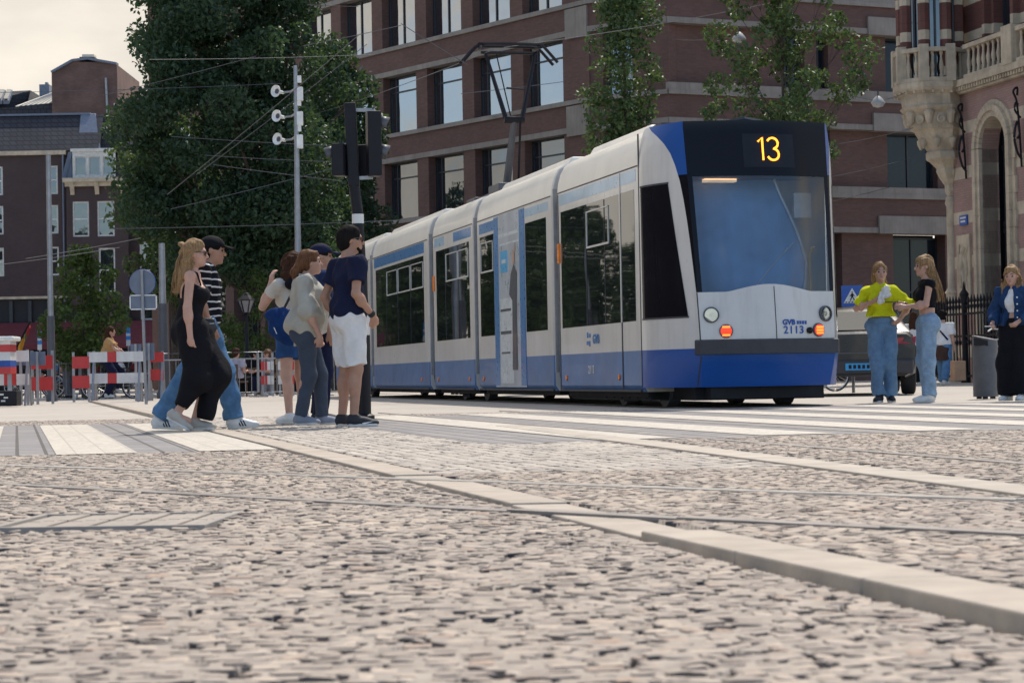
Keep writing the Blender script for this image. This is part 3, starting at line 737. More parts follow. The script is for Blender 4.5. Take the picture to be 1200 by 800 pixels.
# side lettering, lamps, numbers
SMW=lambda s,z:Matrix(((0,0,-1,-.006),(-1,0,0,s),(0,1,0,z),(0,0,0,1)))
text_mesh('GVB',.17,'logo_lettering',M['t_stripe'],bodies['A'],SMW(2.05,.865),bold=.004)
m=MB()
for k in range(4):
    a=k*math.pi/2+.4; c=(0,2.42+.052*math.cos(a),.872+.052*math.sin(a)); b_=(0,2.42+.105*math.cos(a+.7),.872+.105*math.sin(a+.7))
    m.bar((-.004,c[1],c[2]),(-.004,b_[1],b_[2]),.05,.008,up=(1,0,0))
m.build('logo_mark',M['t_stripe'],bodies['A'])
text_mesh('2113',.15,'fleet_number',M['white_board'],bodies['A'],SMW(2.3,.47),bold=.002)
for nm,s,z in (('A',.98,.37),('A',3.6,.37),('B',8.9,.37),('C',10.0,.37),('C',12.7,.37),('D',14.3,.37)):
    m=MB(); m.lathe([(.038,0),(.038,.012),(.02,.018)],(-.002,s,z),12,(-1,0,0)); m.build('side_reflector',M['amber_lens'],bodies[nm],smooth=True)
for nm,s in (('A',3.86),('C',12.93)):
    m=MB(); m.box(-.035,.0,s-.035,s+.035,1.95,2.22); m.build('side_indicator',M['amber_lens'],bodies[nm],bevel=.008)
# advertising panel on the second section
m=MB(); s0,s1=5.94,8.0
AD=[mat('advert grey',(.38,.42,.47),.3,var=.25,scale=2,coat=.3),M['t_stripe'],mat('advert suit',(.02,.03,.055),.4,coat=.3),mat('advert skin',(.45,.27,.2),.4,coat=.3),mat('advert cyan',(.05,.36,.66),.3,coat=.3),mat('advert pale',(.55,.60,.63),.3,var=.15,coat=.3)]
def ad(a,b,z0,z1,mi,off): m.box(-off,.0,s1-b*(s1-s0),s1-a*(s1-s0),z0,z1,mi)
ad(0,1,.24,2.90,0,.006); ad(0,.15,.26,2.88,1,.008); ad(.84,1,.26,2.88,1,.008)
ad(.18,.60,.30,1.6,5,.008); ad(.2,.55,1.05,1.10,2,.010); ad(.2,.55,1.40,1.44,2,.010); ad(.22,.50,.75,.78,2,.010)
ad(.17,.83,2.55,2.60,5,.009); ad(.17,.83,2.42,2.45,5,.009); ad(.22,.45,2.0,2.33,4,.010); ad(.27,.40,2.14,2.20,5,.012)
y=lambda u: s1-u*(s1-s0)
m.poly([(-.012,y(.58),.5),(-.012,y(.74),.5),(-.012,y(.73),1.35),(-.012,y(.76),1.95),(-.012,y(.66),2.10),(-.012,y(.56),1.95),(-.012,y(.50),1.65),(-.012,y(.60),1.55)],2)
m.lathe([(.001,0),(.085,.002)],(-.012,y(.655),2.21),14,(-1,0,0),mi=3,caps=True); m.poly([(-.013,y(.62),2.1),(-.013,y(.70),2.1),(-.013,y(.68),2.16),(-.013,y(.64),2.16)],3)
m.poly([(-.012,y(.66),2.28),(-.012,y(.70),2.42),(-.012,y(.72),2.30)],3)
m.build('advertisement',AD,bodies['B'],recalc=False)
# roof gear, pantograph on the middle section
for q in ((.5,1.9,9.8,10.6,3.40,3.62),(.6,1.8,12.2,12.9,3.40,3.58)): m=MB(); m.box(*q); m.build('roof_box',M['dark_grey'],bodies['C'],bevel=.02)
m=MB(); m.box(.35,1.1,.15,.5,3.38,3.46); m.tube([(.9,-.4,3.38),(1.2,-.45,3.44),(1.6,-.4,3.38)],.03,6); m.build('roof_hatch',M['t_dark'],tram)
pb=MB(); pb.box(.75,1.65,11.2,12.3,3.44,3.60)
for x in (.8,1.6):
    for s in (11.3,12.2): pb.lathe([(.06,0),(.09,.05),(.06,.1),(.09,.15)],(x,s,3.42),10)
pan=pb.build('pantograph',M['dark_grey'],tram,smooth=True)
kn=Vector((1.16,11.4,4.86)); bs=Vector((1.16,12.15,3.62))
m=MB(); m.tube([bs,kn],[.075,.055],8); m.build('lower_arm',M['dark_grey'],pan,smooth=True)
m=MB(); m.tube([bs+Vector((.18,-.2,0)),kn+Vector((.1,-.05,-.05))],.02,6); m.tube([kn+Vector((-.18,0,0)),kn+Vector((.18,0,0))],.06,8); m.build('knuckle',M['black_metal'],pan)
zc=6.22; m=MB(); m.tube([kn+Vector((-.14,0,.0)),Vector((.78,11.9,zc-.12))],[.045,.03],8); m.tube([kn+Vector((.14,0,.0)),Vector((1.68,11.9,zc-.12))],[.045,.03],8)
m.tube([kn+Vector((-.12,0,.55)),kn+Vector((.22,.12,.55))],.02,6); m.tube([kn+Vector((-.02,.1,0)),Vector((.98,11.9,zc-.15))],.012,5); m.build('upper_arm',M['black_metal'],pan,smooth=True)
m=MB()
for ds in (-.16,.16):
    m.tube([Vector((1.2+x,11.9+ds,zc-(.30*max(0,abs(x)-.58)/.27)**1.0*1.0 if abs(x)>.58 else zc+.02*(1-abs(x)))) for x in np.linspace(-.85,.85,19)],.028,6)
for x in (-.5,.5): m.bar((1.2+x,11.7,zc-.04),(1.2+x,12.1,zc-.04),.05,.05)
m.tube([(1.2-.5,11.9,zc-.12),(1.2+.5,11.9,zc-.12)],.03,6)
m.build('collector_head',M['black_metal'],pan,smooth=True)
# ------------------------------------------------------------------ buildings
M['brick_brown']=brick_mat('brown red brick',(.158,.076,.060),(.118,.058,.048),(.105,.078,.068))
M['brick_dark']=brick_mat('dark old brick',(.072,.043,.043),(.054,.035,.036),(.046,.038,.038))
M['brick_gable']=brick_mat('red gable brick',(.165,.088,.072),(.13,.07,.06),(.12,.09,.08),var=.45)
M['brick_banded']=brick_mat('red brick with stone courses',(.155,.048,.038),(.12,.038,.033),(.10,.065,.055),bands=(8.62,1.03,.27,(.52,.44,.33)))
M['brick_pink']=brick_mat('pink brick with stone courses',(.36,.225,.20),(.315,.19,.17),(.26,.19,.165),bands=(1.95,1.26,.34,(.52,.44,.34)))
M['slate']=brick_mat('dark slate tiles',(.030,.032,.044),(.042,.042,.052),(.012,.012,.016),bw=.42,bh=.30,msize=.03)
M['lead']=mat('blue grey lead flashing',(.13,.16,.22),.5)
M['frame_dark']=mat('dark window frame',(.022,.026,.034),.45)
M['frame_white']=mat('white window frame',(.58,.57,.54),.55)
M['pane']=dark_glass('office window pane',(.012,.016,.022),mirror=.36,wav=.010)
M['pane_dull']=dark_glass('old window pane',(.015,.017,.022),mirror=.10,wav=.012)
M['pane_dark']=mat('recessed dark pane',(.014,.02,.028),.1,spec=.3)
M['pane_shop']=dark_glass('shop window pane',(.014,.018,.024),mirror=.14,wav=.008)
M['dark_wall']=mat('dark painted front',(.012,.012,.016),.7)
M['awning']=mat('maroon awning cloth',(.13,.022,.028),.8)
M['blind']=mat('pale curtain',(.33,.35,.36),.8)
M['zinc']=mat('pale standing seam roof',(.62,.57,.46),.5,.1,var=.1)

class Facet:
    'a flat front: local x runs along it, local -y faces out'
    def __init__(s, root, o, dirv):
        s.root=root; s.o=Vector((o[0],o[1],0)); s.rz=math.atan2(dirv[1],dirv[0])
    def put(s,o):
        if o.parent==s.root: o.location=s.o-Vector((s.root.location.x,s.root.location.y,0)); o.rotation_euler=(0,0,s.rz-s.root.rotation_euler.z)
        return o
    def window(s,x0,x1,z0,z1,dep,mull=(),fr=.07,fm='frame_dark',pm='pane',trans=(),name='window'):
        m=MB(); y=dep
        for a,b,c,d in ((x0,x0+fr,z0,z1),(x1-fr,x1,z0,z1),(x0+fr,x1-fr,z0,z0+fr),(x0+fr,x1-fr,z1-fr,z1)): m.box(a,b,y-.09,y,c,d)
        for q in mull: m.box(q-fr*.45,q+fr*.45,y-.085,y-.005,z0+fr,z1-fr)
        for q in trans: m.box(x0+fr,x1-fr,y-.083,y-.005,q-fr*.4,q+fr*.4)
        w_=s.put(m.build(name,M[fm],s.root))
        p=MB(); p.box(x0+.01,x1-.01,y-.04,y-.02,z0+.01,z1-.01); o=p.build('pane',M[pm],w_)
        return w_

# ---- brown brick office block
B0=(2.88,75.1); C0=(5.54,73.3); D0=(15.6,77.9)
ob=thing('office_building','brown brick office block with pale stone bands and rows of wide windows behind the tram','building',(B0[0],B0[1],0))
d1=Vector((.593,-.805)); F1=Facet(ob,B0,d1)
LL=34.0
heads=[5.3,9.0,12.47,15.95,19.4]; sills=[6.7,10.16,13.62,17.1]
bays=[(-(1.5+3.15*k)-2.38,-(1.5+3.15*k)) for k in range(10)]
wl=MB(); st=MB()
def face_rows(wl,F,x0,x1,dep,ztop=21.0,step=None):
    for i,h in enumerate(heads):
        st=MB()
        s_=sills[i] if i<len(sills) else ztop
        wl.box(x0,x1,0,dep,h+.20,s_-.16)
        st.box(x0-.02,x1,-.05,dep-.02,h,h+.20); F.put(st.build('lintel_band',M['concrete'],ob)); st=MB(); st.box(x0-.02,x1,-.09,dep-.02,s_-.16,s_); F.put(st.build('sill_band',M['concrete'],ob))
face_rows(wl,F1,-LL,0,.6)
for i in range(len(sills)):
    z0,z1=sills[i],heads[i+1]; e=0.0
    for a,b in bays: wl.box(b,e,0.02,.6,z0,z1); e=a
    wl.box(-LL,e,.02,.6,z0,z1)
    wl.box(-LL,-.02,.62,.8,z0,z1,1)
    for k,(a,b) in enumerate(bays): F1.window(a,b,z0,z1,.45,mull=(a+.42,b-.42) if i!=2 else (a+1.05,),trans=(heads[i+1]-.62,) if i!=2 else (),pm='pane' if i else 'pane_shop')
# shopfront
e=0.0
for a,b in bays: wl.box(b,e,.02,.6,0,5.3); e=a
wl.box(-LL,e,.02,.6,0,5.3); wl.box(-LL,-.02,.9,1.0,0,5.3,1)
for a,b in bays: F1.window(a,b,.25,5.25,.6,mull=(a+.8,a+1.6),trans=(3.6,),pm='pane_shop',name='shop_window')
F1.put(wl.build('wall',[M['brick_brown'],M['dark_wall']],ob))
for z in (9.0,12.47,15.95): m=MB(); m.box(-1.25,-.01,-.07,.3,z-.12,z+.95); F1.put(m.build('stone_block',M['concrete'],ob))
# canted corner
d2=(Vector(C0)-Vector(B0)); L2=d2.length; F2=Facet(ob,B0,d2.normalized())
wl=MB(); st=MB(); face_rows(wl,F2,0,L2,.6)
for i in range(len(sills)):
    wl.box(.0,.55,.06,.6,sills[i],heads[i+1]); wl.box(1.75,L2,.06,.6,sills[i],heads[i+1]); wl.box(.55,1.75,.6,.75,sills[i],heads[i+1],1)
    F2.window(.55,1.75,sills[i],heads[i+1],.4,mull=(1.15,),pm='pane_shop')
wl.box(0,L2,.1,.6,0,5.3)
F2.put(wl.build('wall',[M['brick_brown'],M['dark_wall']],ob))
# right front
d3=(Vector(D0)-Vector(C0)); L3=d3.length; F3=Facet(ob,C0,d3.normalized())
wl=MB(); st=MB(); face_rows(wl,F3,0,L3+6,.9)
op=[(4.75,5.75),(6.25,6.75),(9.2,11.4),(12.2,13.8)]
for i in range(len(sills)):
    z0,z1=sills[i]+.25,heads[i+1]; e=0
    wl.box(0,L3+6,.05,.9,sills[i],z0)
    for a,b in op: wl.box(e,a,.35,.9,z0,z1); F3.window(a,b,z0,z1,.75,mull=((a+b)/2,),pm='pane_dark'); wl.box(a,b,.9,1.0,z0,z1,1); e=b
    wl.box(e,L3+6,.35,.9,z0,z1)
    st=MB(); st.box(-.02,L3+6,-.06,.5,sills[i]+.003,sills[i]+.25); F3.put(st.build('sill_band',M['concrete'],ob))
op=[(2,4.2),(6.2,7.1),(9.3,11.6),(12.4,15)]; e=0
for a,b in op: wl.box(e,a,.25,.9,0,5.3); F3.window(a,b,.1,5.2,.85,mull=((a+b)/2,),trans=(3.2,),pm='pane_dark',name='shop_window'); wl.box(a,b,1.0,1.1,0,5.3,1); e=b
wl.box(e,L3+6,.25,.9,0,5.3)
F3.put(wl.build('wall',[M['brick_brown'],M['dark_wall']],ob))
for k,z in enumerate((5.3,9.0,12.47,15.95)): m=MB(); m.box(8.5-.15*k,L3+6,-.10,.3,z-.02,z+.62); F3.put(m.build('stone_block',M['concrete'],ob))
m=MB(); pr=Vector((B0[0],B0[1],0))
ring=[F1.o+Vector((d1.x,d1.y,0))*(-LL), F1.o, Vector((*C0,0)), Vector((*C0,0))+Vector((d3.x,d3.y,0)).normalized()*(L3+6)]
inw=[Vector((.6,.5,0)),Vector((.3,.9,0)),Vector((0,1,0)),Vector((0,1.2,0))]
bk=[Vector((22,100,0)),Vector((-8,115,0))]
pts=[p+i-pr for p,i in zip(ring,inw)]+[b-pr for b in bk]
m.extrude([p+Vector((0,0,20.9)) for p in pts],(0,0,.4)); m.build('roof',M['slate'],ob)

# ---- old brick houses far left
def hx(px,d): return (px-600)/2500*d
def hz(py,px,d): return (450-.018*(px-18)-py)/2500*d+CAM_H
dh=130
h1=thing('brick_house','dark brick house with steep slate roof and small white framed windows at the far left','house',(hx(80,dh),dh,0))
x0=-14.0; x1=0.0; ze=14.35; zrg=17.0
wl=MB(); wn=[(-4.75,-3.75),(-1.25,-.55)]
Fh=Facet(h1,(hx(80,dh),dh),(1,0))
cols_=[(-9.6,-8.8),(-7.2,-6.4),(-4.80,-3.85),(-1.22,-.50)]
def wall_with(wl,x0,x1,z0,z1,holes,dep=.35,y=0):
    zs=sorted({z0,z1}|{h[2] for h in holes}|{h[3] for h in holes})
    for a,b in zip(zs,zs[1:]):
        hs=sorted([h for h in holes if h[2]<=a+1e-6 and h[3]>=b-1e-6]); e=x0
        for h in hs: wl.box(e,h[0],y,y+dep,a,b); e=h[1]
        wl.box(e,x1,y,y+dep,a,b)
holes=[(a,b,z,z+1.75) for a,b in cols_ for z in (11.95,9.55,7.0)]
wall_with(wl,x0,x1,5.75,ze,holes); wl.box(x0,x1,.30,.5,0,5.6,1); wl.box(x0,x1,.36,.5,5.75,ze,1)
Fh.put(wl.build('wall',[M['brick_dark'],M['dark_wall']],h1))
for a,b,z,zz in holes: Fh.window(a,b,z,zz,.16,fr=.10,fm='frame_white',pm='pane_dull',trans=((z+zz)/2,))
m=MB(); m.box(x0,x1+.05,-.25,.3,ze,ze+.25); m.box(x0,x1+.05,-.06,.28,5.6,5.75); Fh.put(m.build('cornice',M['stone'],h1))
m=MB(); m.extrude([(x0,-.15,ze+.25),(x0,1.9,zrg),(x0,9,zrg),(x0,9,ze)],(x1-x0+2.0,0,0)); Fh.put(m.build('roof',M['slate'],h1))
m=MB(); m.extrude([(x1+.75,-.02,ze+.27),(x1+2.1,-.02,ze+.27),(x1+1.5,1.82,zrg+.05),(x1+.6,1.82,zrg+.05)],(0,.25,.05)); m.box(x0,x1+1.2,1.75,2.0,zrg,zrg+.12); Fh.put(m.build('flashing',M['lead'],h1))
m=MB(); m.extrude([(x0,-.1,4.15),(x0,-3.0,2.75),(x0,-3.0,2.45),(x0,-.1,2.6)],(-x0+7.5,0,0)); Fh.put(m.build('awning',M['awning'],h1))
m=MB()
for k in range(7): m.box(-8.2+1.15*k,-8.0+1.15*k,.15,.3,0,5.5)
Fh.put(m.build('shop_posts',M['frame_dark'],h1))
m=MB(); m.tube([(-.15,-.1,ze),(-.15,-.1,.2)],.06,6); Fh.put(m.build('drainpipe',M['lead'],h1))
# narrow house with dormer
dn=129.6
h2=thing('brick_house','narrow dark brick house with a white three-light dormer and a bracketed cream cornice','house',(hx(80,dn)+.02,dn,0)); Fn=Facet(h2,(hx(80,dn)+.02,dn),(1,0))
zc_=12.35; wl=MB(); holes=[(.35,1.35,9.3,11.45),(1.85,2.9,9.3,11.45),(.6,1.3,5.9,8.6),(1.9,2.9,5.9,8.6)]
wall_with(wl,0,3.7,5.0,zc_,holes); wl.box(0,3.7,.3,.5,0,5.0,1); wl.box(0,3.7,.36,.5,5,zc_,1); Fn.put(wl.build('wall',[M['brick_dark'],M['dark_wall']],h2))
for a,b,z,zz in holes: Fn.window(a,b,z,zz,.16,fr=.10,fm='frame_white',pm='pane_dull',trans=((z+zz)/2,))
m=MB(); m.box(-.15,3.75,-.45,.3,zc_+.25,zc_+.5); m.box(-.05,3.7,-.25,.3,zc_,zc_+.25)
for x in (.25,1.75,3.3): m.extrude([(x,-.4,zc_+.24),(x,-.02,zc_+.24),(x,-.02,zc_-.5)],(.25,0,0))
Fn.put(m.build('cornice',M['stone'],h2))
m=MB(); wall_with(m,.35,2.95,12.9,14.5,[(.5,1.2,13.05,14.2),(1.35,2.05,13.05,14.2),(2.2,2.85,13.05,14.2)],dep=.2,y=.2); m.box(.25,3.05,.1,1.6,14.5,14.68); dm=Fn.put(m.build('dormer',M['frame_white'],h2))
for a in (.5,1.35,2.2): Fn.window(a,a+.68,13.05,14.2,.36,fr=.05,fm='frame_white',pm='pane_dull')
m=MB(); m.extrude([(-.05,-.0,12.9),(.34,.2,14.5),(.34,1.6,14.5),(-.05,1.6,12.9)],(.02,0,0)); m.extrude([(-.3,.05,12.85),(.30,.25,12.85),(.30,.25,14.5),(.1,.25,14.5)],(0,.1,0)); Fn.put(m.build('roof',M['lead'],h2))
m=MB(); m.extrude([(3.7,.2,12.85),(3.7,2.2,16.9),(3.7,6,16.9),(3.7,6,12)],(-3.7,0,0)); Fn.put(m.build('roof',M['slate'],h2))
# high brick gable behind
dg_=150
h3=thing('gable_house','tall windowless red brick gable with a chimney rising behind the slate roof','house',(hx(65,dg_),dg_,0)); Fg=Facet(h3,(hx(65,dg_),dg_),(1,0))
def gp(px,py): return (hx(px,dg_)-hx(65,dg_)+(.0),0,hz(py,px,dg_))
m=MB(); top=[gp(65,85),gp(90,71),gp(108,69),gp(142,75)]; m.extrude([(0,0,10),top[0],top[1],top[2],top[3],(top[3][0],0,10)],(0,9,0)); Fg.put(m.build('wall',M['brick_gable'],h3))
m=MB(); m.extrude([gp(98,72),gp(98,66),gp(116,66),gp(116,72)],(0,1.2,0)); ch=Fg.put(m.build('chimney',M['brick_gable'],h3)); 
m=MB(); m.extrude([gp(101,66),gp(101,63),gp(115,63),gp(115,66)],(0,.9,0)); m.build('chimney_pots',M['zinc'],ch)
m=MB()
for p,q in ((top[0],top[1]),(top[1],top[2]),(top[2],top[3])): m.bar(Vector(p)+Vector((0,.2,.05)),Vector(q)+Vector((0,.2,.05)),.8,.16)
Fg.put(m.build('coping',M['lead'],h3))
m=MB(); m.tube([Vector(gp(129,91))+Vector((0,-.12,0)),Vector(gp(131,155))+Vector((0,-.12,0))],.085,8); Fg.put(m.build('flue_pipe',M['grey_metal'],h3))
m=MB(); a=gp(18,123);b=gp(65,119);c_=gp(65,90);d_=gp(60,90); m.extrude([(a[0],1,a[2]),(b[0]-.03,1,b[2]),(c_[0]-.03,6,c_[2]),(d_[0],6,d_[2])],(0,.1,.1)); Fg.put(m.build('roof',M['zinc'],h3))
m=MB()
for k in range(9):
    u=k/8; p=Vector((lerp(a[0],b[0],u),.97,lerp(a[2],b[2],u)+.04)); q=Vector((lerp(d_[0],c_[0],u),5.97,lerp(d_[2],c_[2],u)+.04)); 
    if k: m.bar(p.lerp(q,.0),q,.10,.08)
Fg.put(m.build('roof_seam',M['lead'],h3))
m=MB(); m.extrude([(gp(-5,126)[0],.5,10),(b[0]-.03,.5,10),(b[0]-.03,.5,b[2]),(gp(-5,126)[0],.5,gp(-5,126)[2])],(0,.4,0)); Fg.put(m.build('wall',M['slate'],h3))
# roof with skylights at the very edge
h4=thing('slate_house','slate roofed house with two roof windows at the upper edge of the row','house',(hx(-30,160),160,0)); F4=Facet(h4,(hx(-30,160),160),(1,0))
def g4(px,py): return (hx(px,160)-hx(-30,160),hz(py,px,160))
m=MB(); a=g4(-40,128); b=g4(36,122); c_=g4(26,97); d_=g4(-40,100); m.extrude([(a[0],0,10),(b[0],0,10),(b[0],0,b[1]),(c_[0],4,c_[1]),(d_[0],4,d_[1]),(a[0],0,a[1])],(0,3,0)); F4.put(m.build('roof',M['slate'],h4))
for p0,p1 in ((-3,6),(7,14)):
    m=MB(); m.extrude([(g4(p0,121)[0],.2,g4(p0,121)[1]),(g4(p1,121)[0],.2,g4(p1,121)[1]),(g4(p1-5,103)[0],2.8,g4(p1-5,103)[1]),(g4(p0-5,103)[0],2.8,g4(p0-5,103)[1])],(0,-.1,.25)); wq=F4.put(m.build('roof_window',M['lead'],h4))
    m=MB(); q=[(g4(p0+1,120)[0],.05,g4(p0+1,120)[1]+.3),(g4(p1-1,120)[0],.05,g4(p1-1,120)[1]+.3),(g4(p1-6,104)[0],2.6,g4(p1-6,104)[1]+.3),(g4(p0-4,104)[0],2.6,g4(p0-4,104)[1]+.3)]; m.extrude(q,(0,-.03,.05)); m.build('pane',M['pane'],wq)
m=MB(); x_=g4(40,0)[0]; m.box(x_,x_+.75,3,4,14,g4(40,92)[1]); m.box(x_+.4,x_+.6,3.2,3.6,14,g4(48,89)[1]); F4.put(m.build('chimney',M['lead'],h4))

# ---- ornate banded brick building on the right
Q=Vector((12.64,61.0)); dq=Vector((.2267,-.974)); dq.normalize()
tb=thing('ornate_building','ornate red brick building with pale stone bands, corner turret and round arched doorway','building',(Q.x,Q.y,0))
FT=Facet(tb,Q,dq)
LT=16.0; arches=[(2.85,.80,6.45),(8.2,.80,6.45),(13.2,.8,6.45)]
wl=MB(); e=.0; zt=8.1
for c,r,zs in arches:
    wl.box(e,c-r,0,.5,0,zt); N=14; xs=[c-r+2*r*k/N for k in range(N+1)]
    for a,b in zip(xs,xs[1:]):
        za=zs+math.sqrt(max(0,r*r-(a-c)**2)); zb=zs+math.sqrt(max(0,r*r-(b-c)**2))
        wl.extrude([(a,0,za),(b,0,zb),(b,0,zt),(a,0,zt)],(0,.5,0))
    e=c+r
wl.box(e,LT,0,.5,0,zt); wl.box(.2,LT,2.2,2.4,0,zt,1)
FT.put(wl.build('wall',[M['brick_pink'],M['dark_wall']],tb))
for c,r,zs in arches:
    m=MB()
    for r0,r1,pr in ((r,r+.16,.10),(r+.16,r+.32,.16),(r+.32,r+.46,.07)):
        N=18
        for k in range(N):
            a0,a1=math.pi*k/N,math.pi*(k+1)/N-.012
            m.extrude([(c+r0*math.cos(a0),-pr,zs+r0*math.sin(a0)),(c+r1*math.cos(a0),-pr,zs+r1*math.sin(a0)),(c+r1*math.cos(a1),-pr,zs+r1*math.sin(a1)),(c+r0*math.cos(a1),-pr,zs+r0*math.sin(a1))],(0,pr+.45 if r0==r else pr+.02,0))
        for sgn in (-1,1):
            z=0.0; kk=0
            while z<zs:
                h=min(.46,zs-z); w2=r1+(.07 if (kk%2 and r1>r+.4) else 0)
                a,b=(c-w2,c-r0) if sgn<0 else (c+r0,c+w2); m.box(a,b,-pr,.45 if r0==r else .02,z+.006,z+h); z+=h; kk+=1
    FT.put(m.build('arch_surround',M['stone'],tb,bevel=.01))
    m=MB(); 
    for k in (-.72,-.12,.12,.70): m.box(c+k-.05,c+k+.05,.62,.72,1.0,zs+.75)
    for z in (1.0,4.1,4.3,6.4): m.box(c-r,c+r,.60,.74,z,z+.14)
    m.box(c-r,c+r,.62,.8,0,1.0)
    dr=FT.put(m.build('door',M['frame_dark'],tb)); p=MB(); p.box(c-r,c+r,.68,.70,1.0,zs+.8); p.build('pane',M['pane_dull'],dr)
    p=MB(); p.box(c+.15,c+.68,.66,.665,1.1,4.05); p.build('curtain',mat('pale door blind',(.30,.36,.40),.7),dr)
# floor cornice with dentils, balustrade
m=MB(); m.box(.6,LT,-.30,.5,8.28,8.46); m.box(.6,LT,-.16,.5,8.1,8.16)
for k in range(int((LT-.8)/.16)): m.box(.7+k*.16,.78+k*.16,-.25,-.0,8.165,8.275)
FT.put(m.build('cornice',M['stone'],tb))
m=MB(); bal=[(.0,0),(.055,0),(.055,.06),(.035,.1),(.06,.25),(.065,.33),(.035,.5),(.03,.6),(.05,.66),(.05,.72)]
def balus(m,x,y,z): m.lathe(bal[1:],(x,y,z),10)
for seg in ((1.55,4.0),(4.75,7.2),(8,10.4),(11.2,13.6)):
    m.box(seg[0],seg[1],-.26,-.06,8.46,8.56); m.box(seg[0],seg[1],-.28,-.04,9.28,9.40)
    n=8
    for k in range(n): balus(m,seg[0]+(k+.5)*(seg[1]-seg[0])/n,-.16,8.56)
    m.box(seg[1],seg[1]+.6,-.32,.02,8.46,9.5)
FT.put(m.build('balustrade',M['stone'],tb,smooth=True))
wl=MB(); holes=[(c-.62,c+.62,8.7,13.2) for c,_,_ in arches]; wall_with(wl,.3,LT,8.46,15.5,holes,dep=.4,y=.35)
for c,_,_ in arches:
    for sx__ in (-.95,.78): wl.box(c+sx__,c+sx__+.17,.15,.35,8.46,14)
FT.put(wl.build('upper_wall',M['brick_banded'],tb))
for a,b,z0,z1 in holes:
    FT.window(a,b,z0,z1,.72,mull=((a+b)/2,),trans=(11.2,),pm='pane_dull')
    m=MB(); m.box(a+.1,b-.55,.78,.80,z0,z1); FT.put(m.build('curtain',M['blind'],tb))
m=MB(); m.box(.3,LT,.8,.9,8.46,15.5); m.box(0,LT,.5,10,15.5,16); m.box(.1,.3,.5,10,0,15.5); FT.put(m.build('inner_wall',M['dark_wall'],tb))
# corner turret on corbels, centre drifts out from the corner
tc_=Vector((-.56,-.25))
m=MB(); prof_=[(5.30,.10,0),(5.45,.16,.02),(5.62,.15,.05),(5.85,.27,.12),(6.02,.33,.16),(6.10,.30,.2),(6.30,.44,.3),(6.36,.52,.34),(6.55,.52,.36),(6.60,.46,.38),(6.95,.62,.55),(7.15,.70,.62),(7.2,.78,.68),(7.28,.76,.7),(7.62,.80,.8),(7.72,.92,.86),(7.8,.96,.9),(7.86,.88,.92),(8.14,.90,.96),(8.22,1.04,1),(8.30,1.10,1),(8.46,1.10,1)]
rows_=[]
for z,r,f in prof_:
    rows_.append([(tc_.x*f+r*math.cos(2*math.pi*(j+.5)/8),tc_.y*f+r*math.sin(2*math.pi*(j+.5)/8),z) for j in range(9)])
m.grid(rows_); 
tcorb=m.build('turret_corbel',M['stone'],tb)
for j in range(24):
    m=MB(); a=2*math.pi*(j+.5)/24; m.lathe([(.03,-.04),(.045,0),(.03,.04)],(tc_.x+1.03*math.cos(a),tc_.y+1.03*math.sin(a),8.17),8); m.build('stud',M['stone'],tcorb,smooth=True)
for j in range(8):
    a=2*math.pi*(j+.5)/8; m=MB(); x,y=tc_.x*.82+.80*math.cos(a),tc_.y*.82+.80*math.sin(a)
    m.lathe([(.05,-.12),(.11,0),(.12,.12),(.16,.2),(.10,.28)],(x,y,7.42),8); m.build('console',M['stone'],tcorb,smooth=True); m=MB(); m.lathe([(.03,-.15),(.10,0),(.11,.1),(.06,.16)],(tc_.x*.5+.58*math.cos(a),tc_.y*.5+.58*math.sin(a),6.8),8); m.build('console',M['stone'],tcorb,smooth=True)
    b=2*math.pi*j/8; c2=Vector((tc_.x*.78+.76*math.cos(b),tc_.y*.78+.76*math.sin(b),7.44)); n_=Vector((math.cos(b),math.sin(b),0)); m=MB(); m.lathe([(.13,-.02),(.13,.03),(.09,.05),(.06,.02),(.0,.06)],c2,12,n_,caps=False); m.build('rosette',M['stone'],tcorb,smooth=True)
m=MB()
for j in range(8):
    a=2*math.pi*(j+.5)/8; b=2*math.pi*(j+1.5)/8
    p=Vector((tc_.x+.98*math.cos(a),tc_.y+.98*math.sin(a),0)); q=Vector((tc_.x+.98*math.cos(b),tc_.y+.98*math.sin(b),0))
    m.box(p.x-.13,p.x+.13,p.y-.13,p.y+.13,8.46,9.5)
    m.bar(p+Vector((0,0,8.52)),q+Vector((0,0,8.52)),.2,.11); m.bar(p+Vector((0,0,9.36)),q+Vector((0,0,9.36)),.22,.12)
    for k in range(1,3): v=p.lerp(q,k/3); balus(m,v.x,v.y,8.58)
m.build('turret_balustrade',M['stone'],tb,smooth=True,ang=30)
m=MB(); gl=MB()
for j in range(8):
    a=2*math.pi*(j+.5)/8; b=2*math.pi*(j+1.5)/8
    p=Vector((tc_.x+.80*math.cos(a),tc_.y+.80*math.sin(a),0)); q=Vector((tc_.x+.80*math.cos(b),tc_.y+.80*math.sin(b),0))
    u=(q-p).normalized(); 
    m.lathe([(.17,8.46),(.17,15.5)],(p.x,p.y,0),8); m.bar(p+Vector((0,0,14)),q+Vector((0,0,14)),.2,3.0)
    gl.extrude([p.lerp(q,.1)+Vector((0,0,8.5)),p.lerp(q,.9)+Vector((0,0,8.5)),p.lerp(q,.9)+Vector((0,0,13)),p.lerp(q,.1)+Vector((0,0,13))],Vector((-u.y,u.x,0))*.03)
    n2=Vector((u.y,-u.x,0))
    for f in (.12,.5,.88): m.bar(p.lerp(q,f)+n2*.04+Vector((0,0,8.5)),p.lerp(q,f)+n2*.04+Vector((0,0,13)),.05,.05,mi=1)
    m.bar(p.lerp(q,.1)+n2*.04+Vector((0,0,11.1)),p.lerp(q,.9)+n2*.04+Vector((0,0,11.1)),.05,.06,mi=1)
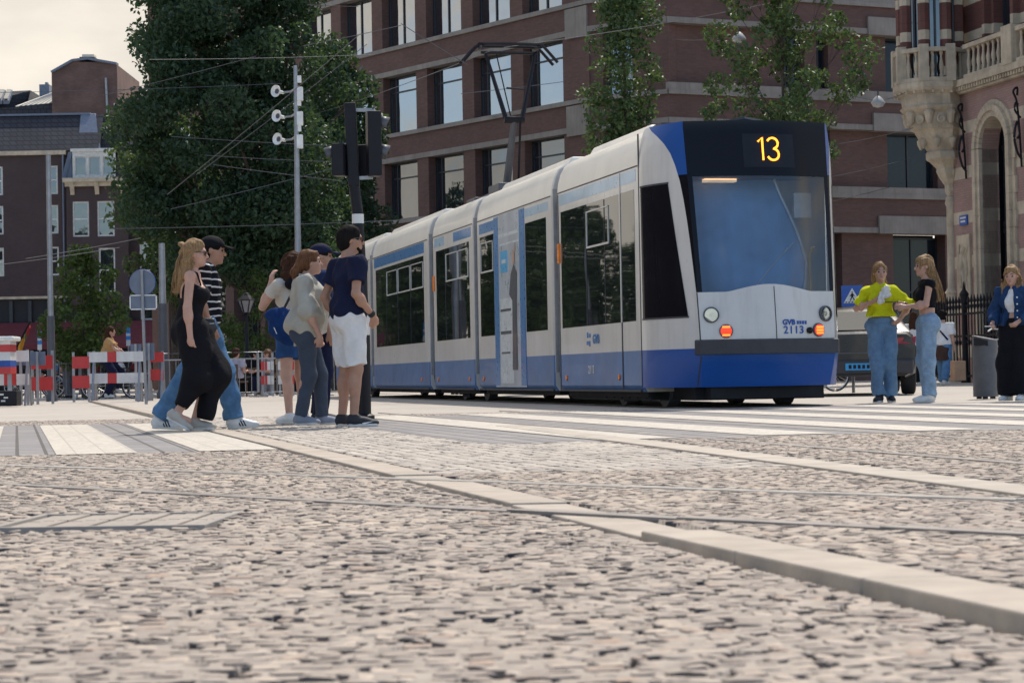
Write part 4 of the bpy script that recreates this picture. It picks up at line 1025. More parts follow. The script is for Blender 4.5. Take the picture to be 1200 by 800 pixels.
m.build('turret_wall',[M['brick_banded'],M['frame_dark']],tb); gl.build('turret_pane',M['pane_dull'],tb)
m=MB(); m.lathe([(.95,15.5),(.6,17.5),(.02,20)],(tc_.x,tc_.y,0),8); m.build('turret_roof',M['slate'],tb)
m=MB(); m.lathe([(.30,0),(.30,.5),(.22,.6),(.20,2.5),(.24,2.55),(.20,2.6),(.15,2.7),(.14,5.0),(.18,5.1),(.14,5.3)],(0,0,0),12); m.build('corner_shaft',M['stone'],tb,smooth=True)
m=MB(); m.box(.42,1.28,-.07,.02,2.35,4.15); rp_=FT.put(m.build('relief_plaque',M['stone'],tb,bevel=.02))
m=MB(); rr_=random.Random(4)
m.lathe([(.02,0),(.09,.02),(.06,.06)],(.85,-.07,3.72),10,(0,-1,0)); m.tube([(.85,-.08,3.6),(.82,-.1,3.2),(.76,-.08,2.7)],[.1,.12,.05],8); m.tube([(.86,-.08,3.2),(.95,-.09,2.9),(.93,-.08,2.6)],[.08,.07,.04],8)
m.tube([(.8,-.08,3.5),(.62,-.09,3.3),(.58,-.08,3.7)],[.05,.05,.03],8); m.tube([(.9,-.08,3.5),(1.08,-.09,3.35),(1.12,-.08,3.0)],[.05,.05,.03],8)
for k in range(9): m.tube([(.5+rr_.random()*.7,-.07,2.5+rr_.random()*1.5),(.5+rr_.random()*.7,-.09,2.5+rr_.random()*1.5)],.025,6)
o=m.build('carving',M['stone'],rp_,smooth=True)
m=MB(); m.box(.62,1.10,-.05,.0,4.42,4.70); s_=FT.put(m.build('street_name_plate',M['sign_blue'],tb))
m=MB(); m.box(.68,1.04,-.053,-.051,4.60,4.65); m.box(.70,1.00,-.053,-.051,4.50,4.55); m.build('plate_lettering',M['white_board'],s_)
def sm(pts,n=6):
    p=[Vector(q) for q in pts]; p=[p[0]]+p+[p[-1]]; o=[]
    for a,b,c,d in zip(p,p[1:],p[2:],p[3:]):
        for k in range(n): t=k/n; o.append(.5*((2*b)+(c-a)*t+(2*a-5*b+4*c-d)*t*t+(3*b-a-3*c+d)*t**3))
    return o+[p[-1]]
for x in (1.15,4.55):
    m=MB(); pts=[(x,-.05,5.9),(x,-.18,6.1),(x,-.26,6.5),(x,-.17,6.9),(x,-.10,6.6),(x,-.17,6.45)]; m.tube(sm(pts),.032,6); m.tube(sm([(x,-.06,5.7),(x,-.1,6.6),(x,-.16,7.4),(x,-.26,7.7),(x,-.14,7.8),(x,-.15,7.6)]),.032,6); m.tube(sm([(x,-.06,7.0),(x,-.22,7.2),(x,-.2,7.4),(x,-.12,7.35)]),.028,6)
    FT.put(m.build('iron_bracket',M['black_metal'],tb,smooth=True))
# iron railing before it
fo=Q+dq*.9+Vector((-.974,-.2267))*1.3
fe=thing('iron_railing','black wrought iron railing with spear tips in front of the arched doorway','railing',(fo.x,fo.y,0),math.atan2(dq.y,dq.x))
m=MB(); LF=11.0
for k in range(int(LF/.19)):
    x=k*.19; m.tube([(x,0,.12),(x,0,1.95)],.020,6); m.lathe([(.02,1.95),(.05,2.05),(.02,2.12),(.045,2.18),(.004,2.36)],(x,0,0),6)
    m.lathe([(.02,1.0),(.05,1.08),(.02,1.16)],(x,0,0),6)
m.build('bars',M['black_metal'],fe)
m=MB(); 
for z in (.18,1.25,1.85): m.box(-.1,LF,-.025,.025,z-.03,z+.03)
m.build('rail',M['black_metal'],fe)
for x in (-.05,2.6,5.3,8.0,10.7):
    m=MB(); m.lathe([(.13,0),(.13,.25),(.085,.3),(.075,2.1),(.11,2.15),(.10,2.25),(.13,2.38),(.05,2.5),(.01,2.72)],(x,0,0),10); m.build('post',M['black_metal'],fe,smooth=True)
# ------------------------------------------------------------------ trees
M['leaf_dark']=leaf_mat('dark elm leaves',(.018,.046,.030),(.068,.125,.066),.36)
M['leaf_young']=leaf_mat('young light leaves',(.040,.080,.030),(.12,.17,.065),.35)
M['leaf_lime']=leaf_mat('lime green leaves',(.040,.075,.020),(.12,.17,.04),.38)
def leaves(name, centers, radii, per, size, mt, parent, seed=0, squash=.8, twig=True, aspect=.62, droop=.3):
    r=np.random.default_rng(seed); C=[];n_each=[]
    centers=np.array(centers); radii=np.array(radii)
    cnt=np.maximum(3,(per*(radii/radii.mean())**2).astype(int)); idx=np.repeat(np.arange(len(centers)),cnt); n=len(idx)
    d=r.normal(size=(n,3)); d/=np.linalg.norm(d,axis=1)[:,None]; rad=r.uniform(.15,1,n)**.45
    pos=centers[idx]+d*(radii[idx]*rad)[:,None]*np.array([1,1,squash])
    s=size*r.uniform(.6,1.3,n)
    u=r.normal(size=(n,3)); u[:,2]-=droop; u/=np.linalg.norm(u,axis=1)[:,None]
    nrm=r.normal(size=(n,3)); nrm[:,2]=np.abs(nrm[:,2])+.5; w_=np.cross(u,nrm); w_/=np.linalg.norm(w_,axis=1)[:,None]+1e-9
    f=np.cross(w_,u)*(.12*s)[:,None]
    a=pos-u*(s*.5)[:,None]; b=pos+w_*(s*aspect*.5)[:,None]+f; c=pos+u*(s*.5)[:,None]; e=pos-w_*(s*aspect*.5)[:,None]+f
    V=np.stack([a,b,c,e],1).reshape(-1,3); Q_=np.arange(n*4).reshape(-1,4)
    return mesh_np(name,V,Q_,mt,parent)
def make_tree(label,loc,group,H,z0,rx,ry,trunk_r,limbs,leafm,per,size,clump,seed,shape=lambda u:math.sin(math.pi*min(1,max(0,u))**.7)**.5,nm='tree',lean=0.0,cat='tree',ncl=90,upright=.5,fill=0.0,coff=0.0):
    rn=random.Random(seed)
    root=thing(nm,label,cat,loc,0,group)
    tr=MB(); tp=[Vector((lean*(k/6)**1.5+rn.uniform(-.04,.04)*trunk_r*6*(k>0),rn.uniform(-.04,.04)*trunk_r*6*(k>0),H*.93*k/6)) for k in range(7)]
    tr.tube(tp,[trunk_r*(1.25 if k==0 else 1-.145*k) for k in range(7)],9)
    centers=[];rad=[]
    for i in range(ncl):
        u=(i+rn.random())/ncl; z=z0+(H-z0)*u; w_=shape(u)
        ang=i*2.39996+rn.uniform(-.5,.5); rr=(rn.random()**(.5 if fill==0 else fill))
        rr=max(rr,.15); c=Vector((coff+lean*u+rx*w_*rr*math.cos(ang),ry*w_*rr*math.sin(ang),z+rn.uniform(-.3,.3)*clump))
        centers.append(c); rad.append(clump*rn.uniform(.55,1.25)*(1.1-.35*u))
        if i%max(1,ncl//limbs)==0:
            zb=max(z0*.7,c.z-(Vector((c.x,c.y)).length)*(upright+.3)-.2); k=min(5,int(zb/(H*.93)*6)); b=tp[k].lerp(tp[k+1],max(0,min(1,zb/(H*.93)*6-k)))
            mid=b.lerp(c,.5)+Vector((0,0,-.08*(c-b).length)); rb=trunk_r*.38*(1-.6*zb/H); tr.tube([b,mid,c],[rb,rb*.6,rb*.22],6)
            for q in range(3):
                e=c+Vector((rn.uniform(-1,1),rn.uniform(-1,1),rn.uniform(-.2,1)))*clump*.8; tr.tube([mid.lerp(c,.5),e],[rb*.35,rb*.1],5)
    tr.build('trunk',M['bark'],root,smooth=True)
    leaves('crown',centers,rad,per,size,leafm,root,seed)
    return root
d=64; p=P(321,445,d)
make_tree('huge dark leafy elm towering over the left side of the square',(p.x,p.y,0),None,19.5,3.7,3.55,3.7,.30,44,M['leaf_dark'],370,.17,.86,11,shape=lambda u:min(1,.72+1.0*u) if u<.28 else max(.2,1.0-1.1*(u-.28)),nm='elm_tree',ncl=270,fill=.55,lean=-.0,coff=-.90)
# lower outer boughs of the elm belong to a second stem behind
p=P(395,440,72)
make_tree('smaller dark tree behind the signal post and the light mast',(p.x,p.y,0),None,11.5,4.6,1.45,2.0,.16,14,M['leaf_dark'],240,.22,.8,12,nm='elm_tree',ncl=50)
p=P(205,447,70)
make_tree('green tree with low yellowish foliage behind the round traffic sign',(p.x,p.y,0),None,9.2,3.2,2.3,2.0,.14,14,M['leaf_young'],170,.20,.75,13,nm='elm_tree',ncl=48)
p=P(98,450,56)
make_tree('young bushy street tree in front of the dark brick house',(p.x,p.y,0),None,3.9,.95,1.02,1.0,.055,18,M['leaf_lime'],85,.135,.36,14,nm='young_tree',ncl=60,shape=lambda u:math.sin(math.pi*min(1,.12+.86*u))**.7)
p=P(738,440,50)
make_tree('slim young tree with sparse pale leaves above the roof of the tram',(p.x,p.y,0),None,11.5,4.4,1.35,1.1,.07,44,M['leaf_young'],95,.135,.42,15,nm='young_tree',ncl=96,upright=1.4,fill=.75,shape=lambda u:1.1-.85*u**.6)
# a long low bough on its right side
p=P(925,440,50)
make_tree('young tree with loose pale leaves above the route number of the tram',(p.x,p.y,0),None,11.8,5.2,1.65,1.3,.075,46,M['leaf_young'],110,.14,.44,16,nm='young_tree',ncl=92,upright=.9,fill=.7,shape=lambda u:.75+.45*math.sin(3.1*u+.4))
# trees added out of view to be mirrored in the tram windows
for i,(x,y,h) in enumerate(((-16.4,56,4.3),(-18.8,61,4.9),(-20.4,67,5.6),(-22.8,73,6.6),(-24.8,79,7.4),(-27.2,86,9.2),(-29.4,92,9.6),(-26.6,96,10.2),(-30.5,104,10.8))):
    if i==0: base=make_tree('dense green tree added out of view for the tram window reflections',(x,y,0),'trees along the left edge of the square',8.5,.9,2.3,2.3,.14,10,M['leaf_dark'],90,.34,.9,31,nm='reflection_tree',ncl=60,shape=lambda u:math.sin(math.pi*min(1,.15+.8*u))**.6)
    else: base=copy_tree(base); base.location=(x,y,0); base.rotation_euler.z=i*1.3
    base.scale=(h/8.5*.8,)*2+(h/8.5,)
# shrubs at the cafe
for k,(px,py,h,lab) in enumerate(((270,440,2.2,'green shrub in a planter left of the lantern by the cafe front'),(303,440,3.6,'climbing shrub with bright leaves beside the elm trunk'))):
    p=P(px,py,60+k*2)
    make_tree(lab,(p.x,p.y,0),None,h,.4,.55,.5,.04,6,M['leaf_lime'],60,.12,.3,40+k,nm='shrub',cat='shrub',ncl=26)
# ------------------------------------------------------------------ one more house between
h5=thing('brick_house','dark brick house with a plain front half hidden by foliage, right of the narrow house','house',(-23.7,130.5,0)); Fk=Facet(h5,(-23.7,130.5),(1,0))
wl=MB(); holes=[(1.0+2.4*k,2.0+2.4*k,z,z+1.8) for k in range(4) for z in (4.2,7.2,10.2)]; wall_with(wl,.02,11,0,13,holes); wl.box(.02,11,.4,.5,0,13,1); Fk.put(wl.build('wall',[M['brick_dark'],M['dark_wall']],h5))
for a,b,z,zz in holes: Fk.window(a,b,z,zz,.16,fr=.1,fm='frame_white',pm='pane_dull',trans=((z+zz)/2,))
m=MB(); m.extrude([(.02,0,13),(.02,2,15.5),(.02,7,15.5),(.02,7,13)],(11,0,0)); Fk.put(m.build('roof',M['slate'],h5))

for k in range(6):  # house row added out of view to darken the tram glass reflections
    c_=copy_tree(h5); c_.location=(-42-.4*k,4+11.1*k,0); c_.rotation_euler.z=R(90); tag(c_,'dark brick house in the row along the left side of the square','house','brick houses along the left side of the square')
# ------------------------------------------------------------------ signal post
D=21.5; base=G(427.5,492); base=P(427.5,491,D); base.z=0
tl=thing('traffic_light','black traffic light post with two hooded signal heads and white reflective rings','traffic light',base)
def rel(px,py,d=D): v=P(px,py,d)-base; return v
m=MB(); m.tube([(0,0,0),(0,0,.85)],.066,16); m.tube([(0,0,1.05),rel(419.5,262)],[.060,.058],16); m.tube([rel(419.3,251),rel(415,217)],[.056,.054],16); m.lathe([(.10,0),(.10,.04),(.07,.06)],(0,0,0),16)
m.build('post',M['black_metal'],tl,smooth=True)
m=MB(); m.tube([(0,0,.85),(0,0,1.05)],.0655,16); m.build('reflective_ring',M['white_board'],tl,smooth=True); m=MB(); m.tube([rel(419.5,262),rel(419.3,251)],.060,16); m.build('reflective_ring',M['white_board'],tl,smooth=True)
a,b=rel(415,219),rel(410,121); m=MB(); m.bar(a,b,.115,.10,up=(0,1,0)); m.build('upper_post',M['black_metal'],tl,bevel=.012)
def head(px0,px1,py0,py1,dy,ang,visors):
    p=rel((px0+px1)/2,(py0+py1)/2); h=(py1-py0)/FPX*D; wd=(px1-px0)/FPX*D; c=p+Vector((0,dy,0)); M4=Matrix.Rotation(ang,4,'Z')
    T=lambda v: c+(M4@Vector(v))
    m=MB(); m.extrude([T((-wd/2,-.10,-h/2)),T((wd/2,-.10,-h/2)),T((wd/2,.10,-h/2)),T((-wd/2,.10,-h/2))],(0,0,h)); o=m.build('signal_head',M['black_metal'],tl,bevel=.015)
    for vz in visors:
        q=MB(); rows=[]
        for k in range(11):
            t=-.35+ (math.pi+.7)*k/10; rows.append([T((wd/2,.09*math.cos(t),vz+.09*math.sin(t))),T((wd/2+.10*(.55+.45*math.sin(max(0,min(math.pi,t)))),.085*math.cos(t),vz-.015+.085*math.sin(t)))])
        q.grid(rows); so_=q.build('visor',M['dark_grey'],o,smooth=True); so_.modifiers.new('solid','SOLIDIFY').thickness=.008
    for vz in visors:
        q=MB(); ax=(M4@Vector((1,0,0))); q.lathe([(.085,-.005),(.08,.008),(.02,.014)],T((wd/2,0,vz)),16,ax); q.build('lens',mat('dark lens',(.03,.012,.01),.2),o,smooth=True)
    return o
head(430,446,131,207,0,R(12),(.20,-.085))
head(391,406,169,207,-.02,R(168),(.06,))
head(415,424,168,207,.16,R(80),(.06,))
for q0,q1 in ((rel(412,129),rel(436,129)),(rel(414,209),rel(437,208)),(rel(400,170),rel(412,170))): m=MB(); m.bar(q0,q1,.035,.033); m.build('bracket',M['grey_metal'],tl)
m=MB(); m.tube([rel(436,129),rel(438,133)],.03,8); m.build('bracket_cap',M['grey_metal'],tl)

# ------------------------------------------------------------------ masts, lamps, signs
def at(px,d): p=P(px,445,d); return Vector((p.x,p.y,0))
d=44; b=at(352,d); b.x=P(351.5,440,d).x
ms=thing('camera_mast','thin grey mast carrying three round white horn loudspeakers in front of the elm','mast',b)
r_=lambda px,py: P(px,py,d)-b
top=r_(346.2,77); m=MB(); m.tube([(0,0,0),(0,0,2.5),r_(348,192),top],[.07,.07,.055,.04],10); m.build('pole',M['grey_metal'],ms,smooth=True)
for (hx_,hy) in ((324,107),(325,136),(326,163)):
    c=r_(hx_,hy); pb_=r_(347,hy-3); ax=Vector((-.55,-.8,.05)).normalized()
    m=MB(); m.lathe([(.03,-.22),(.045,-.06),(.10,.0),(.125,.02),(.125,.035),(.10,.02),(.03,-.03)],c,18,ax,caps=False); o=m.build('horn',M['white_plastic'],ms,smooth=True)
    m=MB(); m.lathe([(.10,.012),(.04,-.02),(.001,-.02)],c,16,ax,caps=False); m.build('horn_throat',M['dark_grey'],o,smooth=True)
    m=MB(); m.tube([c-ax*.18,c-ax*.2+(pb_-c)*.4,pb_],.022,6); m.build('arm',M['grey_metal'],ms)
    e=r_(352,hy+2); m=MB(); m.box(e.x-.07,e.x+.05,e.y-.07,e.y+.07,e.z-.16,e.z+.12); m.build('control_box',M['white_plastic'],ms,bevel=.01)
for hy in (93,120,150):
    e=r_(350,hy); m=MB(); m.box(e.x-.03,e.x+.05,e.y-.04,e.y+.04,e.z-.07,e.z+.07); m.build('small_box',M['white_plastic'],ms)
def lamp_pole(px,d,top_py,label,split,r=.07,name='utility_pole'):
    b=at(px,d); t=thing(name,label,'pole',b); zt=(P(px,top_py,d)).z
    m=MB(); m.tube([(0,0,split),(0,0,zt)],[r*.95,r*.8],10); m.build('upper_tube',M['grey_metal'],t,smooth=True)
    m=MB(); m.tube([(0,0,0),(0,0,split)],[r*1.5,r*1.25],10); m.lathe([(r*2,0),(r*2,.12),(r*1.5,.2)],(0,0,0),10); m.build('base_tube',M['dark_grey'],t,smooth=True); return t,zt
lamp_pole(60.5,50,181,'tall pole, grey above and dark below, standing left of the young bushy tree',2.0)
t,zt=lamp_pole(192,53,285,'grey and dark pole right of the round traffic sign, just behind the walking couple',2.35,.095)
# round sign seen from behind
b=at(171,40); sg=thing('traffic_sign','grey back of a round traffic sign with an oblong plate under it','traffic sign',b)
m=MB(); m.tube([(0,0,0),P(166,316,40)-b],.03,8); m.build('post',M['grey_metal'],sg,smooth=True)
c=P(166.3,331,40)-b; m=MB(); m.lathe([(.24,-.012),(.245,0),(.24,.012)],c+Vector((0,.05,0)),28,(0,1,0)); m.build('round_plate',M['lead'],sg,smooth=True)
m=MB(); m.lathe([(.245,-.016),(.252,0),(.245,.016)],c+Vector((0,.056,0)),28,(0,1,0),caps=False); m.build('plate_rim',M['flag_blue'],sg,smooth=True)
c=P(167.5,354,40)-b; m=MB(); m.box(c.x-.24,c.x+.24,.03,.05,c.z-.125,c.z+.125); o=m.build('oblong_plate',M['lead'],sg)
m=MB(); 
for q in ((-.255,.255,-.14,-.12),(-.255,.255,.12,.14),(-.255,-.235,-.14,.14),(.235,.255,-.14,.14)): m.box(c.x+q[0],c.x+q[1],.025,.055,c.z+q[2],c.z+q[3])
m.build('plate_edge',M['white_plastic'],o)
# zebra crossing sign
b=at(1000,38); sg=thing('crossing_sign','square blue pedestrian crossing sign with a white triangle, right beside the tram','traffic sign',b)
m=MB(); m.tube([(0,0,0),(0,0,P(997,338,38).z)],.03,8); m.build('post',M['grey_metal'],sg,smooth=True)
c=P(998,347,38)-b; c.y=0; S=.19
m=MB(); m.box(c.x-S,c.x+S,-.06,-.045,c.z-S,c.z+S); o=m.build('plate',M['sign_blue'],sg)
m=MB(); m.extrude([(c.x-.155,-.063,c.z-.125),(c.x+.155,-.063,c.z-.125),(c.x,-.063,c.z+.145)],(0,-.003,0)); o2=m.build('triangle',M['white_board'],o)
m=MB(); y_=-.068
for q in ([(0,.055),(.012,.07),(0,.085),(-.012,.07)],[(-.02,-.02),(.02,-.02),(.014,.05),(-.014,.05)],[(-.02,-.02),(-.045,-.085),(-.03,-.088),(0,-.02)],[(.0,-.02),(.035,-.085),(.05,-.08),(.02,-.02)],[(-.014,.04),(-.045,.0),(-.037,-.006),(-.01,.02)],[(.014,.04),(.045,.005),(.037,-.004),(.01,.02)]):
    m.extrude([(c.x+u,y_,c.z+v) for u,v in q],(0,-.002,0))
for k in range(5): m.extrude([(c.x-.13+k*.055,y_,c.z-.118),(c.x-.10+k*.055,y_,c.z-.118),(c.x-.092+k*.055,y_,c.z-.098),(c.x-.118+k*.055,y_,c.z-.098)],(0,-.002,0))
m.build('pictogram',M['black_metal'],o)
m=MB(); kb_=P(996,379,38)-b; m.lathe([(.02,-.08),(.06,-.04),(.06,.04),(.02,.10)],(kb_.x,0,kb_.z),10); m.build('clamp',M['black_metal'],sg,smooth=True)
# lanterns
def lantern(px,d,py_top,py_bot,label):
    b=at(px,d); z1=P(px,py_top,d).z; z0=P(px,py_bot,d).z; t=thing('street_lantern',label,'street lamp',b,0,'classic street lanterns on the square'); h=z1-z0
    m=MB(); m.lathe([(.16,0),(.16,.3),(.09,.45),(.07,1.0),(.10,1.05),(.06,1.1),(.045,z0-.1),(.09,z0-.05),(.05,z0)],(0,0,0),12); m.build('post',M['black_metal'],t,smooth=True)
    m=MB(); m.lathe([(.10,z0),(.22,z0+h*.55)],(0,0,0),6,caps=True); m.build('lantern_glass',mat('lantern glass',(.22,.21,.22),.25),t)
    m=MB(); m.lathe([(.26,z0+h*.55),(.24,z0+h*.6),(.10,z0+h*.82),(.08,z0+h*.88),(.03,z0+h*.92),(.02,z1)],(0,0,0),6)
    for j in range(6): a=2*math.pi*j/6; m.bar((.11*math.cos(a),.11*math.sin(a),z0),(.235*math.cos(a),.235*math.sin(a),z0+h*.56),.025,.025)
    m.build('lantern_cap',M['black_metal'],t)
lantern(290,58,341,366,'classic black street lantern with six glass sides before the shop front by the elm')
lantern(126,57,357,377,'classic black street lantern half hidden right of the young bushy tree')

# ------------------------------------------------------------------ barriers on the left
def barrier(px0,px1,d,pattern,label,zs=((.40,.62),(.86,1.08)),legs=(.08,.92),splay=True):
    a=at(px0,d); b_=at(px1,d); L=(b_-a).length; t=thing('barrier',label,'barrier',a,math.atan2(b_.y-a.y,b_.x-a.x),'red and white road barriers'); n=len(pattern)
    for z0,z1 in zs:
        m=MB()
        for k,cch in enumerate(pattern): m.box(L*k/n,L*(k+1)/n-.002,-.02,.02,z0,z1,0 if cch=='r' else 1)
        m.build('board',[M['red_board'],M['white_board']],t)
    for u in legs:
        m=MB(); m.bar((L*u,.03,0),(L*u,.03,1.1),.05,.05)
        if splay: m.bar((L*u,-.25,0),(L*u,.015,.9),.04,.04); m.bar((L*u,.32,0),(L*u,.045,.9),.04,.04)
        m.build('leg',M['grey_metal'],t)
    return t
barrier(-24,34,42,'rwrw','barrier at the far left edge before the striped flag board',legs=(.06,.97))
barrier(37,62,44,'rr','short plain red barrier beside the grey sign panels',zs=((.28,.56),(.72,1.0)),legs=(.02,.97),splay=False)
barrier(85,105,47,'r','short red barrier in front of the person in the green shirt',zs=((.30,.58),(.74,1.0)),legs=(.05,.95),splay=False)
barrier(105,169,46,'wwrwww','longest white barrier with one red block, in front of the cyclist')
barrier(174,192,48,'r','narrow red barrier between the round sign post and the walking couple',zs=((.45,.7),(.86,1.08)))
b=at(-22,41); fb=thing('flag_board','upright board striped red, white and blue like a flag under a white cap','board',b)
z=lambda py: P(0,py,41).z; w1=(P(16,430,41)-P(-22,430,41)).x
m=MB()
for y0,y1,mi in ((438,430,0),(430,422.5,2),(422.5,412.5,1),(412.5,404,0),(404,400,1)): m.box(0,w1,-.25,.25,z(y0),z(y1)-.001,mi)
m.build('striped_panel',[M['red_board'],M['white_board'],M['flag_blue']],fb); m=MB(); m.extrude([(-.1,-.32,z(400)),(w1+.08,-.32,z(400)),(w1+.08,.32,z(400)),(-.1,.32,z(400))],(0,0,.09)); m.build('cap',M['white_plastic'],fb,bevel=.03)
for x_ in (.05,w1-.12): m=MB(); m.box(x_,x_+.07,.0,.07,0,z(438)); m.build('leg',M['grey_metal'],fb)
b=at(-12,39.5); eb=thing('battery_box','low black equipment box with pale stickers at the foot of the flag board','box',b); w2=(P(22,430,39.5)-P(-12,430,39.5)).x
m=MB(); m.box(0,w2,-.2,.2,.02,.30); m.build('case',M['black_metal'],eb,bevel=.015); m=MB(); 
for x,z_ in ((.22,.22),(.25,.10),(.3,.16),(.12,.17)): m.box(x,x+.08,-.204,-.2,z_,z_+.03)
m.build('stickers',M['white_board'],eb)
def sign_panel(px0,px1,py0,py1,d,label):
    b=at((px0+px1)/2,d); t=thing('sign_panel',label,'sign',b,0,'grey sign panels seen from behind'); w_=(px1-px0)/FPX*d/2; z0,z1=P(px0,py1,d).z,P(px0,py0,d).z
    m=MB(); m.box(-w_,w_,.03,.05,z0,z1); m.build('panel',M['lead'],t); m=MB(); m.bar((0,0,0),(0,0,z1),.05,.05); m.build('post',M['grey_metal'],t)
sign_panel(15,34,412,428,43,'grey blank sign panel just right of the striped flag board')
sign_panel(35,53,412,428,43.5,'grey blank sign panel nearer the dark utility pole')
sign_panel(153,166,403,422,47,'grey blank sign panel left of the round sign post')
sign_panel(169,181,402,422,47.5,'grey blank sign panel right of the round sign post')
def pennant(px,py0,py1,d,label):
    b=at(px,d); t=thing('banner_sign',label,'sign',b,0,'slim blue and white banner signs'); z0,z1=P(px,py1,d).z,P(px,py0,d).z
    m=MB(); m.bar((0,0.04,0),(0,.04,z1),.04,.04); m.build('post',M['grey_metal'],t)
    zz=[z0,lerp(z0,z1,.3),lerp(z0,z1,.5),lerp(z0,z1,.62),z1]; m=MB()
    for k in range(4): m.box(-.06,.06,0,.02,zz[k],zz[k+1]-.001,k%2 if k else 0)
    m.build('panel',[M['white_board'],mat('banner blue',(.03,.22,.55),.5)],t)
pennant(47,388,410,60,'slim blue and white banner sign left of the young bushy tree')
pennant(151,382,405,60,'slim blue and white banner sign behind the grey panel by the round sign')
# flag on a slanted staff
b=at(20,62); fl=thing('rainbow_flag','limp yellow and red flag on a slanted staff at the far left','flag',b); a=P(19,408,62)-b; e=P(36,376,62)-b
m=MB(); m.tube([(a.x,0,0),(a.x,0,a.z),a,e],.03,6); m.build('staff',M['black_metal'],fl); m=MB(); rows=[]
for k in range(8):
    u=k/7; p=a.lerp(e,.15+.8*u); rows.append([p+Vector((-.03*math.sin(q*3),-.06*math.sin(u*9+q),-.06-q*.09*(1.6-u))) for q in range(4)])
m.grid(rows,mifun=lambda i,j: 0 if i<4 else (1 if i<5 else 2)); o=m.build('cloth',[mat('flag yellow',(.65,.32,.03),.7),mat('flag green',(.03,.12,.07),.7),mat('flag red',(.40,.03,.03),.7)],fl,smooth=True); o.modifiers.new('solid','SOLIDIFY').thickness=.01
# crowd-control railing behind
def rail_panel(px0,d0,px1,d1,label,zt=1.1):
    a=at(px0,d0); b_=at(px1,d1); L=(b_-a).length; t=thing('crowd_fence',label,'fence',a,math.atan2(b_.y-a.y,b_.x-a.x),'grey steel crowd fences')
    m=MB(); m.tube([(0,0,.12),(0,0,zt),(L,0,zt),(L,0,.12),(0,0,.12)],.026,6); m.tube([(0,0,zt-.16),(L,0,zt-.16)],.018,6); m.build('frame',M['grey_metal'],t,smooth=True)
    m=MB(); n=int(L/.14)
    for k in range(1,n): m.tube([(L*k/n,0,.14),(L*k/n,0,zt-.17)],.009,4)
    m.build('bars',M['grey_metal'],t)
    m=MB()
    for u in (.1,.9): m.box(L*u-.04,L*u+.04,-.3,.3,0,.03); m.bar((L*u,0,.02),(L*u,0,.14),.04,.04)
    m.build('foot',M['grey_metal'],t)
for k in range(4): rail_panel(192+37*k,52,228+37*k,52.4,('grey crowd fence beside the narrow red barrier','grey crowd fence mostly hidden behind the walking couple','grey crowd fence just in front of the seated person in the pale top','grey crowd fence left of the bare legs with denim shorts')[k])
for k in range(2): rail_panel(62+33*k,56,93+33*k,56,('grey crowd fence behind the person in the green shirt','grey crowd fence behind the cyclist')[k])
rail_panel(378,52,425,52.6,'grey crowd fence seen between the grey trousers and the white shorts')
barrier(306,321,54,'rw','small red and white barrier behind the crowd fence under the elm',zs=((.30,.52),(.66,.88)),legs=(.1,.9),splay=False)
barrier(326,345,54,'wr','small barrier behind the crowd fence next to the bare legs',zs=((.30,.52),(.66,.88)),legs=(.1,.9),splay=False)

# ------------------------------------------------------------------ overhead wires and span lamps
WL=[(-20,109,60,330,98,60),(175,70,50,440,64,55),(120,112,55,300,66,52),(196,228,48,422,40,42),(230,205,48,430,52,46),(30,303,50,165,279,54),(0,310,50,140,290,54),(130,268,46,470,258,46),(200,160,52,420,172,50),(240,182,52,400,190,50),(250,193,50,400,212,50),(200,245,46,400,195,46),(470,28,38,548,76,37),(355,54,46,470,30,44),(360,6,52,420,8,52),(540,110,50,660,96,50),(975,170,48,1070,150,55),(975,207,48,1070,184,55),(975,236,50,1060,214,55),(866,42,52,788,46,70),(1029,119,52,1062,108,58),(900,90,52,1029,119,52),(590,56,37,1000,-20,70),(574,60,37,300,150,75)]
for k,(x0_,y0_,d0_,x1_,y1_,d1_) in enumerate(WL):
    a=P(x0_,y0_,d0_); b=P(x1_,y1_,d1_); pts=[a.lerp(b,q/10)-Vector((0,0,.004*(b-a).length*(1-(q/5-1)**2))) for q in range(11)]
    m=MB(); m.tube(pts,.0075,5); o=m.build('overhead_wire',M['dark_grey'])
    tag(o,'thin overhead tram wire strung across the square','wire','overhead tram wires')
for px,py,lab in ((866,44,'white lamp on a span wire in front of the right young tree'),(1029,119,'white lamp on a span wire between the brick office block and the turret')):
    c=P(px,py,52); t=thing('span_lamp',lab,'street lamp',c,0,'lamps hung on span wires'); m=MB(); m.lathe([(.04,.13),(.09,.09),(.17,-.02),(.18,-.05)],(0,0,0),14); m.build('shade',mat('lamp housing grey',(.36,.36,.36),.5),t,smooth=True)
    m=MB(); m.lathe([(.17,-.05),(.13,-.12),(.04,-.15)],(0,0,0),14); m.build('bowl',mat('lamp bowl',(.42,.42,.42),.3),t,smooth=True); m=MB(); m.tube([(0,0,.11),(0,0,.27)],.02,6); m.build('hanger',M['dark_grey'],t)

